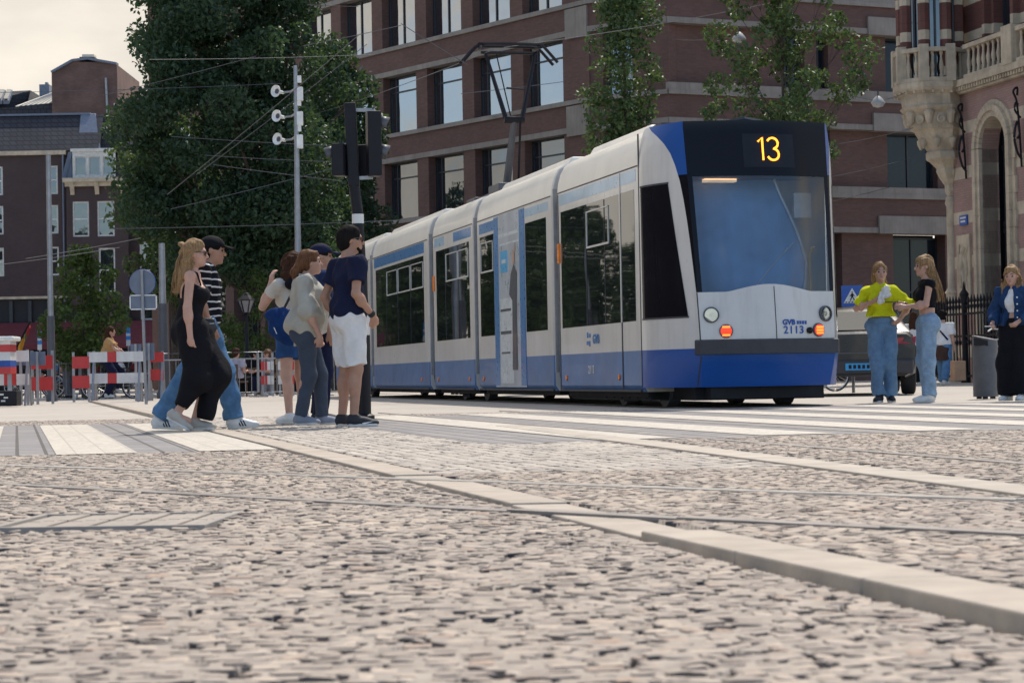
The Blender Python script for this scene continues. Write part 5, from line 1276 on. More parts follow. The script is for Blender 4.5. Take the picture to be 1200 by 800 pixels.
# ------------------------------------------------------------------ litter bin
b=at(1155,27.9); bn=thing('litter_bin','round dark grey litter bin with a slanted open mouth on the right pavement','bin',b)
m=MB(); r0=.163; N=28; rows=[]
for z in (.03,.05,.2,.5,.72): rows.append([(r0*math.cos(2*math.pi*j/N),r0*math.sin(2*math.pi*j/N),z) for j in range(N+1)])
rows.append([(r0*math.cos(2*math.pi*j/N),r0*math.sin(2*math.pi*j/N),.80+.035*math.cos(2*math.pi*j/N+.5)*-1) for j in range(N+1)])
m.grid(rows); m.poly(rows[-1][:-1]); m.poly(rows[0][:-1]); m.build('body',mat('bin grey',(.085,.088,.10),.5,var=.2,dirt=.25),bn,smooth=True,ang=40)
m=MB(); m.extrude([(-.17,-.12,.70),(.0,-.172,.69),(.0,-.172,.76),(-.17,-.12,.80)],(.02,.05,0)); m.build('mouth',M['t_under'],bn)
m=MB(); m.lathe([(.168,.0),(.17,.02),(.165,.035)],(0,0,.665),N); m.build('band',mat('bin grey',(.1,.1,.1)),bn,smooth=True)
for a in (.3,2.4,4.4):
    m=MB(); m.box(.10*math.cos(a)-.03,.10*math.cos(a)+.03,.10*math.sin(a)-.03,.10*math.sin(a)+.03,0,.035); m.build('foot',M['black_metal'],bn)

# ------------------------------------------------------------------ bicycles
def bicycle(label,loc,rz,fm,scale=1.0,group=None,white_tyre=False):
    t=thing('bicycle',label,'bicycle',loc,rz,group); t.scale=(scale,)*3
    for x in (-.53,.53):
        m=MB(); N=26; m.tube([(x+.335*math.cos(2*math.pi*k/N),0,.355+.335*math.sin(2*math.pi*k/N)) for k in range(N+1)],.019,7,caps=False); wv=m.build('wheel',M['rubber'] if not white_tyre else M['white_plastic'],t,smooth=True)
        m=MB(); m.tube([(x+.305*math.cos(2*math.pi*k/N),0,.355+.305*math.sin(2*math.pi*k/N)) for k in range(N+1)],.011,6,caps=False); m.build('rim',M['t_alu'],wv,smooth=True)
        m=MB(); 
        for k in range(14): m.tube([(x,.02*(-1)**k,.355),(x+.3*math.cos(2*math.pi*k/14),0,.355+.3*math.sin(2*math.pi*k/14))],.0035,3)
        m.tube([(x,-.06,.355),(x,.06,.355)],.018,6); m.build('spokes',M['t_alu'],wv)
    m=MB(); bb=(-.05,0,.30); st=(-.20,0,.80); hd=(.40,0,.80)
    for a,b,r in ((bb,st,.017),(bb,(.42,0,.72),.02),(st,hd,.016),(bb,(-.53,0,.355),.012),(st,(-.53,0,.355),.010),(hd,(.42,0,.70),.02),((.42,0,.70),(.53,0,.355),.014),((-.20,0,.80),(-.215,0,.92),.013),(hd,(.37,0,1.02),.013)): m.tube([a,b],r,7)
    m.build('frame',fm,t,smooth=True)
    m=MB(); m.tube([(.18,-.26,1.0),(.34,-.22,1.04),(.38,0,1.02),(.34,.22,1.04),(.18,.26,1.0)],.012,6); m.build('handlebar',M['t_alu'],t,smooth=True)
    m=MB(); m.lathe([(.03,-.15),(.05,-.1),(.10,.04),(.09,.10),(.02,.13)],(-.235,0,.95),8,(-1,0,0)); m.build('saddle',M['rubber'],t,smooth=True)
    m=MB(); m.lathe([(.09,-.01),(.09,.01)],bb,12,(0,1,0)); m.bar((bb[0],-.06,.30),(bb[0]+.12,-.06,.20),.02,.015); m.bar((bb[0],.06,.30),(bb[0]-.12,.06,.40),.02,.015); m.box(bb[0]+.07,bb[0]+.16,-.14,-.06,.185,.205); m.box(bb[0]-.16,bb[0]-.07,.06,.14,.395,.415); m.build('crank',M['dark_grey'],t)
    m=MB(); m.bar((-.8,0,.72),(-.3,0,.72),.12,.015); m.tube([(-.75,0,.72),(-.53,0,.36)],.007,5); m.build('carrier',M['black_metal'],t)
    return t
bp=at(134,52); bicycle('dark bicycle ridden by the person in the tan top',bp,0,M['black_metal'],.95)
p=at(1147,44); bicycle('bicycle with a pale front wheel parked against the railing left of the litter bin',(p.x+.22,p.y,0),R(78),M['black_metal'],.95,None,True)
p=at(1170,29.5); bicycle('dark bicycle parked behind the litter bin and the denim jacket',(p.x+.2,p.y+.45,0),R(72),M['black_metal'],.92)
p=at(952,40); bicycle('bicycle low behind the front corner of the tram',(p.x,p.y,0),R(20),M['black_metal'],.9)
for k,px in enumerate((40,84)):
    p=at(px,61); bicycle(('dark bicycle parked behind the short red barrier','dark bicycle parked behind the person in green')[k],(p.x,p.y,0),R(8+160*k),M['black_metal'],1.0)

# ------------------------------------------------------------------ taxi
cx0=P(1010,440,33.5); cb=Vector((cx0.x,cx0.y,0))
car=thing('parked_car','dark grey car seen from behind with a light blue number plate beside the tram','car',cb,R(-5))
M['car']=mat('dark car paint',(.010,.010,.014),.3,var=.06,coat=.25); M['car_glass']=dark_glass('car glass',(.02,.022,.025),mirror=.12)
# stations along length (y: 0 rear .. 4.5 front), half widths
prof_c=[(0.0,.30,.95),(.05,.28,.99),(.35,.26,1.00),(.7,.25,1.01),(1.5,.22,.98),(2.6,.2,.96),(3.4,.2,.92),(4.2,.22,.78),(4.5,.3,.62)]
rows=[]
for y,zb,zt in prof_c:
    hw=.90 if .3<y<3.9 else (.84 if y<.2 else .78); r=[]
    sec=[(.80,zb),(.96,zb+.08),(1.0,.55),(.985,.72),(.93,zt-.05),(.84,zt),(.4,zt+.015),(0,zt+.02)]
    pts=[(hw*f,z) for f,z in sec]; r=[(x,y,z) for x,z in pts]+[(-x,y,z) for x,z in pts[:-1][::-1]]; rows.append(r)
m=MB(); m.grid(rows); m.poly(rows[0]); m.poly(rows[-1]); body_=m.build('body',M['car'],car,smooth=True,ang=35)
cab_c=[(.45,1.0,.74),(1.05,1.36,.60),(1.5,1.42,.58),(2.2,1.42,.58),(3.1,1.0,.74)]
m=MB(); rows=[]
for y,z,hw in cab_c: rows.append([(.80,y,.98),(hw+.06,y,lerp(.98,z,.85)),(hw*.9,y,z),(0,y,z+.02),(-hw*.9,y,z),(-hw-.06,y,lerp(.98,z,.85)),(-.80,y,.98)])
m.grid(rows); m.build('cabin',M['car'],car,smooth=True,ang=40)
m=MB(); m.extrude([(-.62,.47,1.03),(.62,.47,1.03),(.50,1.0,1.335),(-.50,1.0,1.335)],(0,-.02,.012)); m.build('rear_window',M['car_glass'],car)
for s in (-1,1):
    m=MB(); m.extrude([(.665*s,1.1,1.33),(.665*s,2.2,1.38),(.79*s,2.85,1.02),(.79*s,.75,1.02)],(.012*s,0,0)); m.build('side_window',M['car_glass'],car)
    m=MB(); m.extrude([(.50*s,-.012,.80),(.84*s,.02,.80),(.86*s,.06,.92),(.55*s,-.012,.90)],(0,-.015,0)); m.build('tail_lamp',mat('tail lamp red',(.25,.012,.016),.2,coat=.5),car,bevel=.006)
    for y in (.85,3.6):
        q=MB(); q.lathe([(.20,-.1),(.31,-.1),(.325,-.05),(.325,.08),(.30,.10),(.2,.10)],(.80*s,y,.325),24,(s,0,0)); wv=q.build('wheel',M['rubber'],car,smooth=True); q=MB(); q.lathe([(.21,.085),(.05,.10)],(.80*s,y,.325),16,(s,0,0)); q.build('hub_cap',M['grey_metal'],wv,smooth=True)
m=MB(); m.box(-.80,.80,-.10,.0,.33,.56); m.build('bumper',mat('car bumper',(.03,.03,.035),.45),car,bevel=.03)
m=MB(); m.box(-.26,.26,-.118,-.10,.40,.51); pl_=m.build('number_plate',mat('taxi plate blue',(.03,.30,.62),.4),car); q=MB()
for k in range(6): q.box(-.21+k*.07,-.165+k*.07,-.120,-.1182,.425,.485)
q.build('plate_marks',M['black_metal'],pl_)
m=MB(); m.box(-.5,.5,-.03,.02,.66,.68); m.build('trim',M['dark_grey'],car)
# ------------------------------------------------------------------ people: smooth implicit bodies turned into one continuous skin
def V3(*a): return np.array(a,float)
def surfnet(D,o,h):
    S=D<0; nx,ny,nz=D.shape
    c=np.zeros((nx-1,ny-1,nz-1),np.int8)
    for dx in (0,1):
        for dy in (0,1):
            for dz in (0,1): c+=S[dx:nx-1+dx,dy:ny-1+dy,dz:nz-1+dz]
    act=np.argwhere((c>0)&(c<8)); idx=-np.ones(c.shape,np.int64); idx[tuple(act.T)]=np.arange(len(act))
    off=np.array([(a,b,d) for a in (0,1) for b in (0,1) for d in (0,1)]); val=np.stack([D[act[:,0]+a,act[:,1]+b,act[:,2]+d] for a,b,d in off],1)
    acc=np.zeros((len(act),3)); n=np.zeros(len(act))
    for i in range(8):
        for j in range(i+1,8):
            if np.abs(off[i]-off[j]).sum()!=1: continue
            m=(val[:,i]<0)!=(val[:,j]<0); t=np.where(m,val[:,i]/(val[:,i]-val[:,j]+1e-12),0)
            acc+=np.where(m[:,None],off[i]+(off[j]-off[i])*t[:,None],0); n+=m
    Vv=(act+acc/n[:,None])*h+o; F=[]
    for ax in range(3):
        sl0=[slice(1,-1)]*3; sl0[ax]=slice(0,-1); sl1=[slice(1,-1)]*3; sl1[ax]=slice(1,None)
        a_=S[tuple(sl0)]; b_=S[tuple(sl1)]; e=np.argwhere(a_!=b_); flip=a_[tuple(e.T)]
        e=e+1; e[:,ax]-=1; u,v=[k for k in range(3) if k!=ax]
        def g(du,dv): q=e.copy(); q[:,u]+=du; q[:,v]+=dv; return idx[tuple(q.T)]
        q=np.stack([g(-1,-1),g(0,-1),g(0,0),g(-1,0)],1); 
        if ax==1: flip=~flip
        q[~flip]=q[~flip][:,::-1]; F.append(q)
    return Vv,np.concatenate(F)
# primitives: ('c',a,b,ra,rb,opts) cone-capsule, ('e',centre,radii,R) ellipsoid
def C(a,b,ra,rb,cut=None,k=None,sq=None): return dict(t='c',a=np.array(a,float),b=np.array(b,float),ra=ra,rb=rb,cut=cut,k=k,sq=sq)
def E(c,r,Rm=None,k=None): return dict(t='e',c=np.array(c,float),r=np.array(r,float),R=Rm,k=k)
def rotz(a): c,s=math.cos(a),math.sin(a); return np.array([[c,-s,0],[s,c,0],[0,0,1]])
def roty(a): c,s=math.cos(a),math.sin(a); return np.array([[c,0,s],[0,1,0],[-s,0,c]])
def rotx(a): c,s=math.cos(a),math.sin(a); return np.array([[1,0,0],[0,c,-s],[0,s,c]])
def bb(p):
    if p['t']=='c': r=max(p['ra'],p['rb'])*(1.0 if p['sq'] is None else max(1,max(p['sq']))); return np.minimum(p['a'],p['b'])-r, np.maximum(p['a'],p['b'])+r
    r=p['r'].max(); return p['c']-r,p['c']+r
def dist(p,X):
    if p['t']=='c':
        a,b=p['a'],p['b']; ba=b-a
        Y=X-a
        if p['sq'] is not None: q=np.array(p['sq']); Y=Y/q; ba=ba/q
        t=np.clip((Y@ba)/(ba@ba+1e-12),0,1); d=np.linalg.norm(Y-t[...,None]*ba,axis=-1)-(p['ra']+(p['rb']-p['ra'])*t)
        if p['cut']: 
            n=(p['b']-p['a']); n=n/np.linalg.norm(n)
            if 'b' in p['cut']: d=np.maximum(d,(X-p['b'])@n)
            if 'a' in p['cut']: d=np.maximum(d,(p['a']-X)@n)
        return d
    Y=X-p['c']; 
    if p['R'] is not None: Y=Y@p['R']
    k0=np.linalg.norm(Y/p['r'],axis=-1); k1=np.linalg.norm(Y/(p['r']**2),axis=-1)+1e-9
    return k0*(k0-1)/k1
def sdf_mesh(name,prims,h,mt,parent,k=.03,planes=(),subs=(),wr=0.0,wf=30,seed=0,smooth=True):
    lo=np.min([bb(p)[0] for p in prims],0)-3*h-.02; hi=np.max([bb(p)[1] for p in prims],0)+3*h+.02
    n=np.ceil((hi-lo)/h).astype(int)+1; ax=[lo[i]+h*np.arange(n[i]) for i in range(3)]
    D=np.full(tuple(n),.3,np.float32)
    def sub(p,m):
        a,b=bb(p); i0=np.clip(((a-m-lo)/h).astype(int),0,n-1); i1=np.clip(np.ceil((b+m-lo)/h).astype(int)+1,1,n)
        s=tuple(slice(x,y) for x,y in zip(i0,i1)); G_=np.stack(np.meshgrid(*[ax[i][s[i]] for i in range(3)],indexing='ij'),-1); return s,G_
    for p in prims:
        kk=k if p['k'] is None else p['k']; s,G_=sub(p,kk+2.5*h); d=dist(p,G_); c=D[s]
        e=np.clip(.5+.5*(c-d)/kk,0,1); D[s]=d*e+c*(1-e)-kk*e*(1-e)
    for p in subs:
        s,G_=sub(p,.02); D[s]=np.maximum(D[s],-dist(p,G_))
    if wr or planes:
        act=np.argwhere(np.abs(D)<max(.06,3*h)); X=lo+act*h
        if wr:
            r=np.random.default_rng(seed); w_=np.zeros(len(X))
            for q in range(7):
                v=r.normal(size=3); v[2]*=.55; v/=np.linalg.norm(v); ph=X@v*wf*r.uniform(.6,1.7)+r.uniform(0,6.3)+1.3*np.sin(X@r.normal(size=3)*wf*.35); w_+=np.sin(ph)
            D[tuple(act.T)]+=(w_*wr/2.6).astype(np.float32)
    for pt,nn in planes:
        nn=np.array(nn,float); nn/=np.linalg.norm(nn); G_=(ax[0][:,None,None]-pt[0])*nn[0]+(ax[1][None,:,None]-pt[1])*nn[1]+(ax[2][None,None,:]-pt[2])*nn[2]
        D=np.maximum(D,G_)
    D[[0,-1]]=.3; D[:,[0,-1]]=.3; D[:,:,[0,-1]]=.3
    V_,F_=surfnet(D,lo,h)
    return mesh_np(name,V_,F_,mt,parent,smooth=smooth)

def cloth(name,c,rough=.85,stripe=None,var=.10,denim=False):
    if name in MATS: return MATS[name]
    t=NT(name); v=t.coord(); f=t.noise(v,7,5); cc=t.ramp(f,[(.3,sc(c,1-var)),(.7,sc(c,1+var))])
    if stripe:
        per,w_,sc2=stripe; s=t.new('ShaderNodeSeparateXYZ'); t.link(v,s.inputs[0])
        z=t.math('ADD',s.outputs[2],t.math('MULTIPLY',t.noise(v,5,2),.05)); m=t.math('LESS_THAN',t.math('FRACT',t.math('DIVIDE',z,per)),w_); cc=t.mix(m,cc,sc2)
    if denim: cc=t.mix(t.ramp(t.noise(v,11,6,.7),[(.45,(0,0,0)),(.75,(.5,.5,.5))]),cc,sc(c,1.9))
    t.set(Base_Color=cc,Roughness=rough,Specular_IOR_Level=.12); hb=t.math('ADD',t.math('MULTIPLY',t.noise(v,260,3),.06),t.noise(v,15,3,.6)); t.bump(hb,.55,.022); MATS[name]=t.m; return t.m
def skin_m(name,c):
    if name in MATS: return MATS[name]
    t=NT(name); v=t.coord(); cc=t.ramp(t.noise(v,14,4),[(.3,sc(c,.90)),(.7,sc(c,1.08))]); t.set(Base_Color=cc,Roughness=.5,Subsurface_Weight=.12,Subsurface_Radius=(.01,.004,.002),Specular_IOR_Level=.35); MATS[name]=t.m; return t.m
def hair_m(name,c,c2=None):
    if name in MATS: return MATS[name]
    c2=c2 or sc(c,.55); t=NT(name); v=t.coord(); mp_=t.new('ShaderNodeMapping'); mp_.inputs['Scale'].default_value=(90,90,6); t.link(v,mp_.inputs[0]); f=t.noise(mp_.outputs[0],1,4)
    t.set(Base_Color=t.ramp(f,[(.3,c2),(.7,c)]),Roughness=.6,Specular_IOR_Level=.12 if c[0]>.1 else .03); t.bump(f,.45,.006); MATS[name]=t.m; return t.m
SK=skin_m('fair skin',(.50,.29,.215)); SK2=skin_m('tanned skin',(.40,.22,.15))
M['sole']=mat('pale shoe sole',(.62,.60,.56),.7); M['eye']=mat('eye',(.03,.02,.018),.2); M['lips']=mat('lips',(.32,.11,.10),.5); M['shades']=mat('black sunglasses',(.010,.010,.012),.12)

def std(H,fem=False,bulk=1.0):
    s=H/1.75; J=dict(H=H,s=s,fem=fem,bulk=bulk)
    sw=.165 if fem else .190; hw=.088
    J.update(pel=V3(0,0,.955)*s, waist=V3(0,0,1.10)*s, chest=V3(0,0,1.29)*s, neck=V3(-.005,0,1.475)*s, head=V3(.015,0,1.625)*s, hyaw=0.0, hpitch=0.0,
        shL=V3(0,sw,1.42)*s, shR=V3(0,-sw,1.42)*s, elL=V3(-.03,sw+.05,1.13)*s, elR=V3(-.03,-sw-.05,1.13)*s, wrL=V3(.05,sw+.06,.885)*s, wrR=V3(.05,-sw-.06,.885)*s,
        hpL=V3(0,hw,.93)*s, hpR=V3(0,-hw,.93)*s, knL=V3(.02,hw+.01,.50)*s, knR=V3(.02,-hw-.01,.50)*s, anL=V3(-.02,hw+.01,.085)*s, anR=V3(-.02,-hw-.01,.085)*s, ftL=V3(1,.15,0), ftR=V3(1,-.15,0),
        hdL=None, hdR=None, palmL=V3(0,-1,0), palmR=V3(0,1,0), curl=.5)
    return J
def unit(v): return v/(np.linalg.norm(v)+1e-9)
def hand_prims(w,fd,pn,s,curl,thumb_side):
    'wrist, finger direction, palm normal, thumb side'
    fd=unit(fd); pn=unit(pn-fd*(pn@fd)); sd=np.cross(fd,pn); sd*=thumb_side
    p=[C(w-fd*.01*s,w+fd*.045*s,.024*s,.030*s,sq=None,k=.012),E(w+fd*.055*s,np.array((.048,.020,.040))*s,np.stack([fd,pn,sd],1),k=.012)]
    ls=(.070,.078,.072,.056)
    for i,L in enumerate(ls):
        b=w+fd*.088*s+sd*(.030-.0195*i)*s; a1=.25+curl*.7; a2=.5+curl*1.2
        m=b+(fd*math.cos(a1)+pn*math.sin(a1))*L*.55*s; e=m+(fd*math.cos(a2)+pn*math.sin(a2))*L*.5*s
        p+= [C(b-fd*.02*s,m,.0100*s,.0092*s,k=.006),C(m,e,.0092*s,.0078*s,k=.006)]
    b=w+fd*.030*s+sd*.028*s; m=b+(fd*.72+sd*.52+pn*.30)*.040*s; e=m+(fd*.88+sd*.12+pn*.42)*.034*s
    p+=[C(b,m,.0125*s,.0108*s,k=.010),C(m,e,.0108*s,.0088*s,k=.006)]
    return p
def body_prims(J):
    s=J['s']; f=J['fem']; w_=J['bulk']; P_=[]
    th=math.atan2(*(J['shL']-J['shR'])[[0,1]]*np.array([-1,1])); RT=rotz(th)
    hip=J['pel']; ch=J['chest']; wa=J['waist']
    hr=np.array((.112,.150 if not f else .160,.115))*s*w_; P_.append(E(hip+V3(-.015,0,.0)*s,hr))
    P_.append(E(hip+V3(-.055,.06,-.035)*s,np.array((.08,.08,.095))*s*w_)); P_.append(E(hip+V3(-.055,-.06,-.035)*s,np.array((.08,.08,.095))*s*w_))
    P_.append(E(wa,np.array((.095,.128 if not f else .115,.13))*s*w_,RT)); P_.append(E(ch,np.array((.112,.150 if not f else .128,.165))*s*w_,RT))
    if f:
        for y in (-.065,.065): P_.append(E(ch+RT@(V3(.085,y,-.005)*s*w_),np.array((.055,.06,.065))*s*w_))
    P_.append(C(J['shL']+V3(0,0,-.0),J['shR'],.052*s*w_,.052*s*w_)); P_.append(C((J['shL']+J['shR'])/2+V3(0,0,.02)*s,J['neck']+V3(0,0,.03)*s,.075*s,.052*s))
    P_.append(C(J['neck'],J['head']+V3(-.01,0,-.04)*s,.054*s if not f else .046*s,.053*s if not f else .046*s,k=.02))
    for q in 'LR':
        P_+= [C(J['hp'+q],J['kn'+q],.083*s*w_,.056*s),C(J['kn'+q],J['an'+q],.054*s,.036*s),E(J['kn'+q]*.68+J['an'+q]*.32+V3(-.022,0,0)*s,np.array((.050,.048,.105))*s)]
        a=J['an'+q]; fd=unit(J['ft'+q]); P_.append(C(a+V3(0,0,-.03)*s,a+fd*.13*s+V3(0,0,-.05)*s*(1 if fd[2]>-.2 else 0),.036*s,.028*s))
        aw=(.044 if f else .050)*s*w_; P_+= [C(J['sh'+q],J['el'+q],aw,.037*s*w_**.5,k=.025),C(J['el'+q],J['wr'+q],.038*s*w_**.5,.0255*s,k=.02),E(J['el'+q]*.72+J['wr'+q]*.28,np.array((.042,.042,.06))*s)]
        fd=J['hd'+q] if J['hd'+q] is not None else J['wr'+q]-J['el'+q]
        P_+= hand_prims(J['wr'+q],fd,J['palm'+q],s*(1.0 if not f else .92),J['curl'],1 if q=='L' else -1)
    return P_+head_prims(J)
def hframe(J): return rotz(J['hyaw'])@roty(J['hpitch'])
def head_prims(J):
    s=J['s']*1.0; Rh=hframe(J); c=J['head']; T=lambda v: c+Rh@(np.array(v)*s)
    return [E(T((-.012,0,.025)),np.array((.098,.076,.098))*s,Rh,k=.02),E(T((.028,0,-.045)),np.array((.062,.057,.072))*s,Rh,k=.03),E(T((.066,0,-.092)),np.array((.024,.026,.020))*s,Rh,k=.02),
      C(T((.083,0,.010)),T((.106,0,-.028)),.010*s,.0155*s,k=.008),E(T((.078,0,.028)),np.array((.016,.05,.012))*s,Rh,k=.015),E(T((.078,0,-.060)),np.array((.015,.026,.014))*s,Rh,k=.01),
      E(T((-.015,.078,-.005)),np.array((.022,.010,.033))*s,Rh,k=.006),E(T((-.015,-.078,-.005)),np.array((.022,.010,.033))*s,Rh,k=.006),
      E(T((.05,.04,-.02)),np.array((.03,.025,.025))*s,Rh,k=.02),E(T((.05,-.04,-.02)),np.array((.03,.025,.025))*s,Rh,k=.02)]
def face_bits(J,root,shades=False):
    s=J['s']; Rh=hframe(J); c=J['head']; T=lambda v: Vector(c+Rh@(np.array(v)*s))
    if not shades:
        for y in (-.032,.032):
            m=MB(); m.lathe([(.0135*s,-.006*s),(.012*s,.003*s),(.004*s,.006*s)],T((.081,y,.004)),10,Vector(Rh@V3(1,0,0))); m.build('eye',M['eye'],root,smooth=True)
            m=MB(); m.tube([T((.090,y*.45,.030)),T((.092,y,.037)),T((.078,y*1.6,.030))],.0045*s,5); m.build('eyebrow',mat('brow hair',(.06,.04,.03),.8),root)
    else:
        m=MB()
        for y in (-.034,.034): m.extrude([T((.097,y-.027,.022)),T((.097,y+.027,.022)),T((.093,y+.023,-.018)),T((.093,y-.023,-.018))],Vector(Rh@V3(.006,0,0))*s)
        m.bar(T((.099,-.01,.012)),T((.099,.01,.012)),.006*s); 
        for y in (-.061,.061): m.bar(T((.098,y,.015)),T((.03,y*1.28,.014)),.012*s,.007*s); m.bar(T((.03,y*1.28,.014)),T((-.02,y*1.30,.008)),.006*s,.007*s)
        m.build('sunglasses',M['shades'],root)
    m=MB(); m.tube([T((.085,-.020,-.062)),T((.0935,0,-.0595)),T((.085,.020,-.062))],[.003*s,.0062*s,.003*s],6); m.build('mouth',M['lips'],root,smooth=True)
def hair_cap(J,t=.014,low=-.02,front=.062):
    'short hair: skull shell without the face'
    s=J['s']; Rh=hframe(J); c=J['head']; T=lambda v: c+Rh@(np.array(v)*s)
    pr=[E(T((-.018,0,.030)),np.array((.100+t,.078+t,.098+t))*s,Rh),E(T((-.055,0,-.03)),np.array((.062+t*.6,.068+t*.5,.07))*s,Rh)]
    su=[E(T((.128,0,-.035)),np.array((.095,.088,.125))*s,Rh),E(T((.02,.09,-.055)),np.array((.05,.05,.07))*s,Rh),E(T((.02,-.09,-.055)),np.array((.05,.05,.07))*s,Rh)]
    return pr,su
def cap_parts(J,root,mt):
    s=J['s']; Rh=hframe(J); c=J['head']; T=lambda v: c+Rh@(np.array(v)*s)
    o=sdf_mesh('cap',[E(T((-.014,0,.045)),np.array((.114,.094,.088))*s,Rh)],.009,mt,root,planes=[(T((0,0,.030)),Rh@V3(.12,0,-1))])
    m=MB(); rows=[]
    for k in range(9):
        y=-.075+.15*k/8; x1=.105+.085*math.cos((y/.085)*math.pi/2.3)**.5; rows.append([T((.07,y,.048)),T((lerp(.07,x1,.5),y,.050-.25*y*y/.15)),T((x1,y,.038-.6*y*y/.15))])
    m.grid([[Vector(p) for p in r] for r in rows]); b_=m.build('cap_peak',mt,o,smooth=True); b_.modifiers.new('solid','SOLIDIFY').thickness=.006
def shoe(J,q,root,mt,sole=None,h=.009,stripes=None,name='shoe'):
    s=J['s']; a=J['an'+q]; fd=unit(J['ft'+q]); up=unit(V3(0,0,1)-fd*fd[2]); sd=np.cross(up,fd); L=.27*s if not J['fem'] else .245*s; Rm=np.stack([fd,sd,up],1); b=a-up*.085*s-fd*.055*s
    F=lambda x,y,z: b+fd*x*L+sd*y*s+up*z*s
    pr=[E(F(.17,0,.05),np.array((.062,.040,.050))*s,Rm),E(F(.45,0,.045),np.array((.085,.043,.046))*s,Rm),E(F(.76,0,.032),np.array((.075,.045,.034))*s,Rm),C(F(.2,0,.06),F(.2,0,.105),.043*s,.046*s,cut='b')]
    o=sdf_mesh(name,pr,h,mt,root,k=.03,planes=[(F(0,0,.012),-up)])
    m=MB(); out=[(0.0,.020),(.05,.036),(.2,.040),(.45,.040),(.72,.050),(.9,.042),(1.0,.018)]; pts=[Vector(F(x,y,0.0)) for x,y in out]+[Vector(F(x,-y,0.0)) for x,y in out[::-1]]; m.extrude(pts,Vector(up*.026*s)); m.build('sole',sole or M['sole'],o,bevel=.006)
    if stripes:
        m=MB(); 
        for k in range(3):
            for sg in (-1,1): x=.40+.085*k; m.extrude([Vector(F(x,sg*.0445,.022)),Vector(F(x+.045,sg*.0455,.022)),Vector(F(x-.045,sg*.036,.072)),Vector(F(x-.09,sg*.036,.072))],Vector(sd*sg*.004))
        m.build('side_stripes',stripes,o)
    return o
def top_prims(J,t,sleeve=.55,slack=1.0,loose=0.0):
    s=J['s']; f=J['fem']; w_=J['bulk']; th=math.atan2(*(J['shL']-J['shR'])[[0,1]]*np.array([-1,1])); RT=rotz(th); ch,wa,hip=J['chest'],J['waist'],J['pel']
    P_=[E(ch,np.array((.112*w_+t/s,(.150 if not f else .130)*w_+t/s,.172))*s,RT),E(wa,np.array((.098*w_+t/s+loose,(.130 if not f else .118)*w_+t/s+loose,.15))*s,RT),E(hip+V3(-.008,0,.05)*s,np.array((.120*w_+t/s+loose,(.155)*w_+t/s+loose,.14))*s),
        C(J['shL'],J['shR'],.055*s*w_+t,.055*s*w_+t),C((J['shL']+J['shR'])/2+V3(0,0,.0)*s,J['neck']+V3(0,0,-.02)*s,.082*s,.062*s)]
    if f:
        for y in (-.065,.065): P_.append(E(ch+RT@(V3(.088,y,-.01)*s*w_),np.array((.055,.066,.068))*s*w_+t))
    if sleeve>0:
        for q in 'LR':
            a=J['sh'+q]; e=J['el'+q]; 
            if sleeve<=1: b=a+(e-a)*sleeve; P_.append(C(a,b,.052*s*w_+t,(.048*s*w_**.5+t)*slack,cut='b',k=.03))
            else:
                P_.append(C(a,e,.052*s*w_+t,(.044*s*w_**.5+t)*slack,k=.03)); wr=J['wr'+q]; P_.append(C(e,e+(wr-e)*(sleeve-1),(.043*s*w_**.5+t)*slack,(.033*s+t)*slack,cut='b',k=.02))
    return P_
def leg_prims(J,t,r=(1.0,1.0,1.0),upto=None,hips=True):
    s=J['s']; w_=J['bulk']; P_=[]
    if hips: P_=[E(J['pel']+V3(-.012,0,.0)*s,np.array((.116*w_+t/s,(.152 if not J['fem'] else .160)*w_+t/s,.125))*s),E(J['pel']+V3(-.055,.06,-.035)*s,(np.array((.082,.08,.095))*w_+t/s)*s),E(J['pel']+V3(-.055,-.06,-.035)*s,(np.array((.082,.08,.095))*w_+t/s)*s)]
    for q in 'LR':
        h_,k_,a=J['hp'+q],J['kn'+q],J['an'+q]
        if upto is not None and upto<=1: P_.append(C(h_,h_+(k_-h_)*upto,(.086*s*w_+t)*r[0],(.075*s+t)*r[1],cut='b')); continue
        e=a if upto is None else k_+(a-k_)*(upto-1)
        P_+= [C(h_,k_,(.086*s*w_+t)*r[0],(.060*s+t)*r[1]),C(k_,e,(.060*s+t)*r[1],(.040*s+t)*r[2],cut='b')]
    return P_
def person(label,loc,yaw,J,skin,group=None,h=.0095,face=True,shades=False):
    root=thing('person',label,'person',loc,yaw,group); sdf_mesh('body',body_prims(J),h,skin,root,k=.028)
    if face: face_bits(J,root,shades)
    return root
def wpos(root,p):
    c,s=math.cos(root.rotation_euler.z),math.sin(root.rotation_euler.z); return Vector((root.location.x+p[0]*c-p[1]*s,root.location.y+p[0]*s+p[1]*c,root.location.z+p[2]))
def gpos(px,d): p=P(px,446,d); return Vector((p.x,p.y,0))

NAVY=cloth('navy cotton',(.012,.015,.040)); BLACK=cloth('black jersey',(.009,.009,.012)); DENIM=cloth('mid blue denim',(.080,.165,.285),denim=True,var=.12); LDENIM=cloth('light blue denim',(.22,.31,.41),denim=True,var=.15); WHITE=cloth('white cotton',(.68,.66,.64)); OLIVE=cloth('pale olive linen',(.43,.41,.35)); SLATE=cloth('slate grey stretch cotton',(.060,.075,.105)); YEL=cloth('neon yellow cotton',(.60,.62,.015)); STRIPE=cloth('black cotton with white stripes',(.010,.010,.014),stripe=(.062,.22,(.62,.60,.58))); JEANJ=cloth('dark denim jacket',(.017,.042,.105),denim=True); DSHORT=cloth('blue denim shorts',(.022,.060,.16),denim=True)
SN_W=mat('white sneaker leather',(.66,.65,.63),.5); SN_K=mat('black sneaker mesh',(.015,.016,.022),.7); SN_G=mat('grey blue sneaker mesh',(.22,.25,.31),.75); SN_C=mat('cream sneaker',(.42,.38,.33),.7,var=.2)
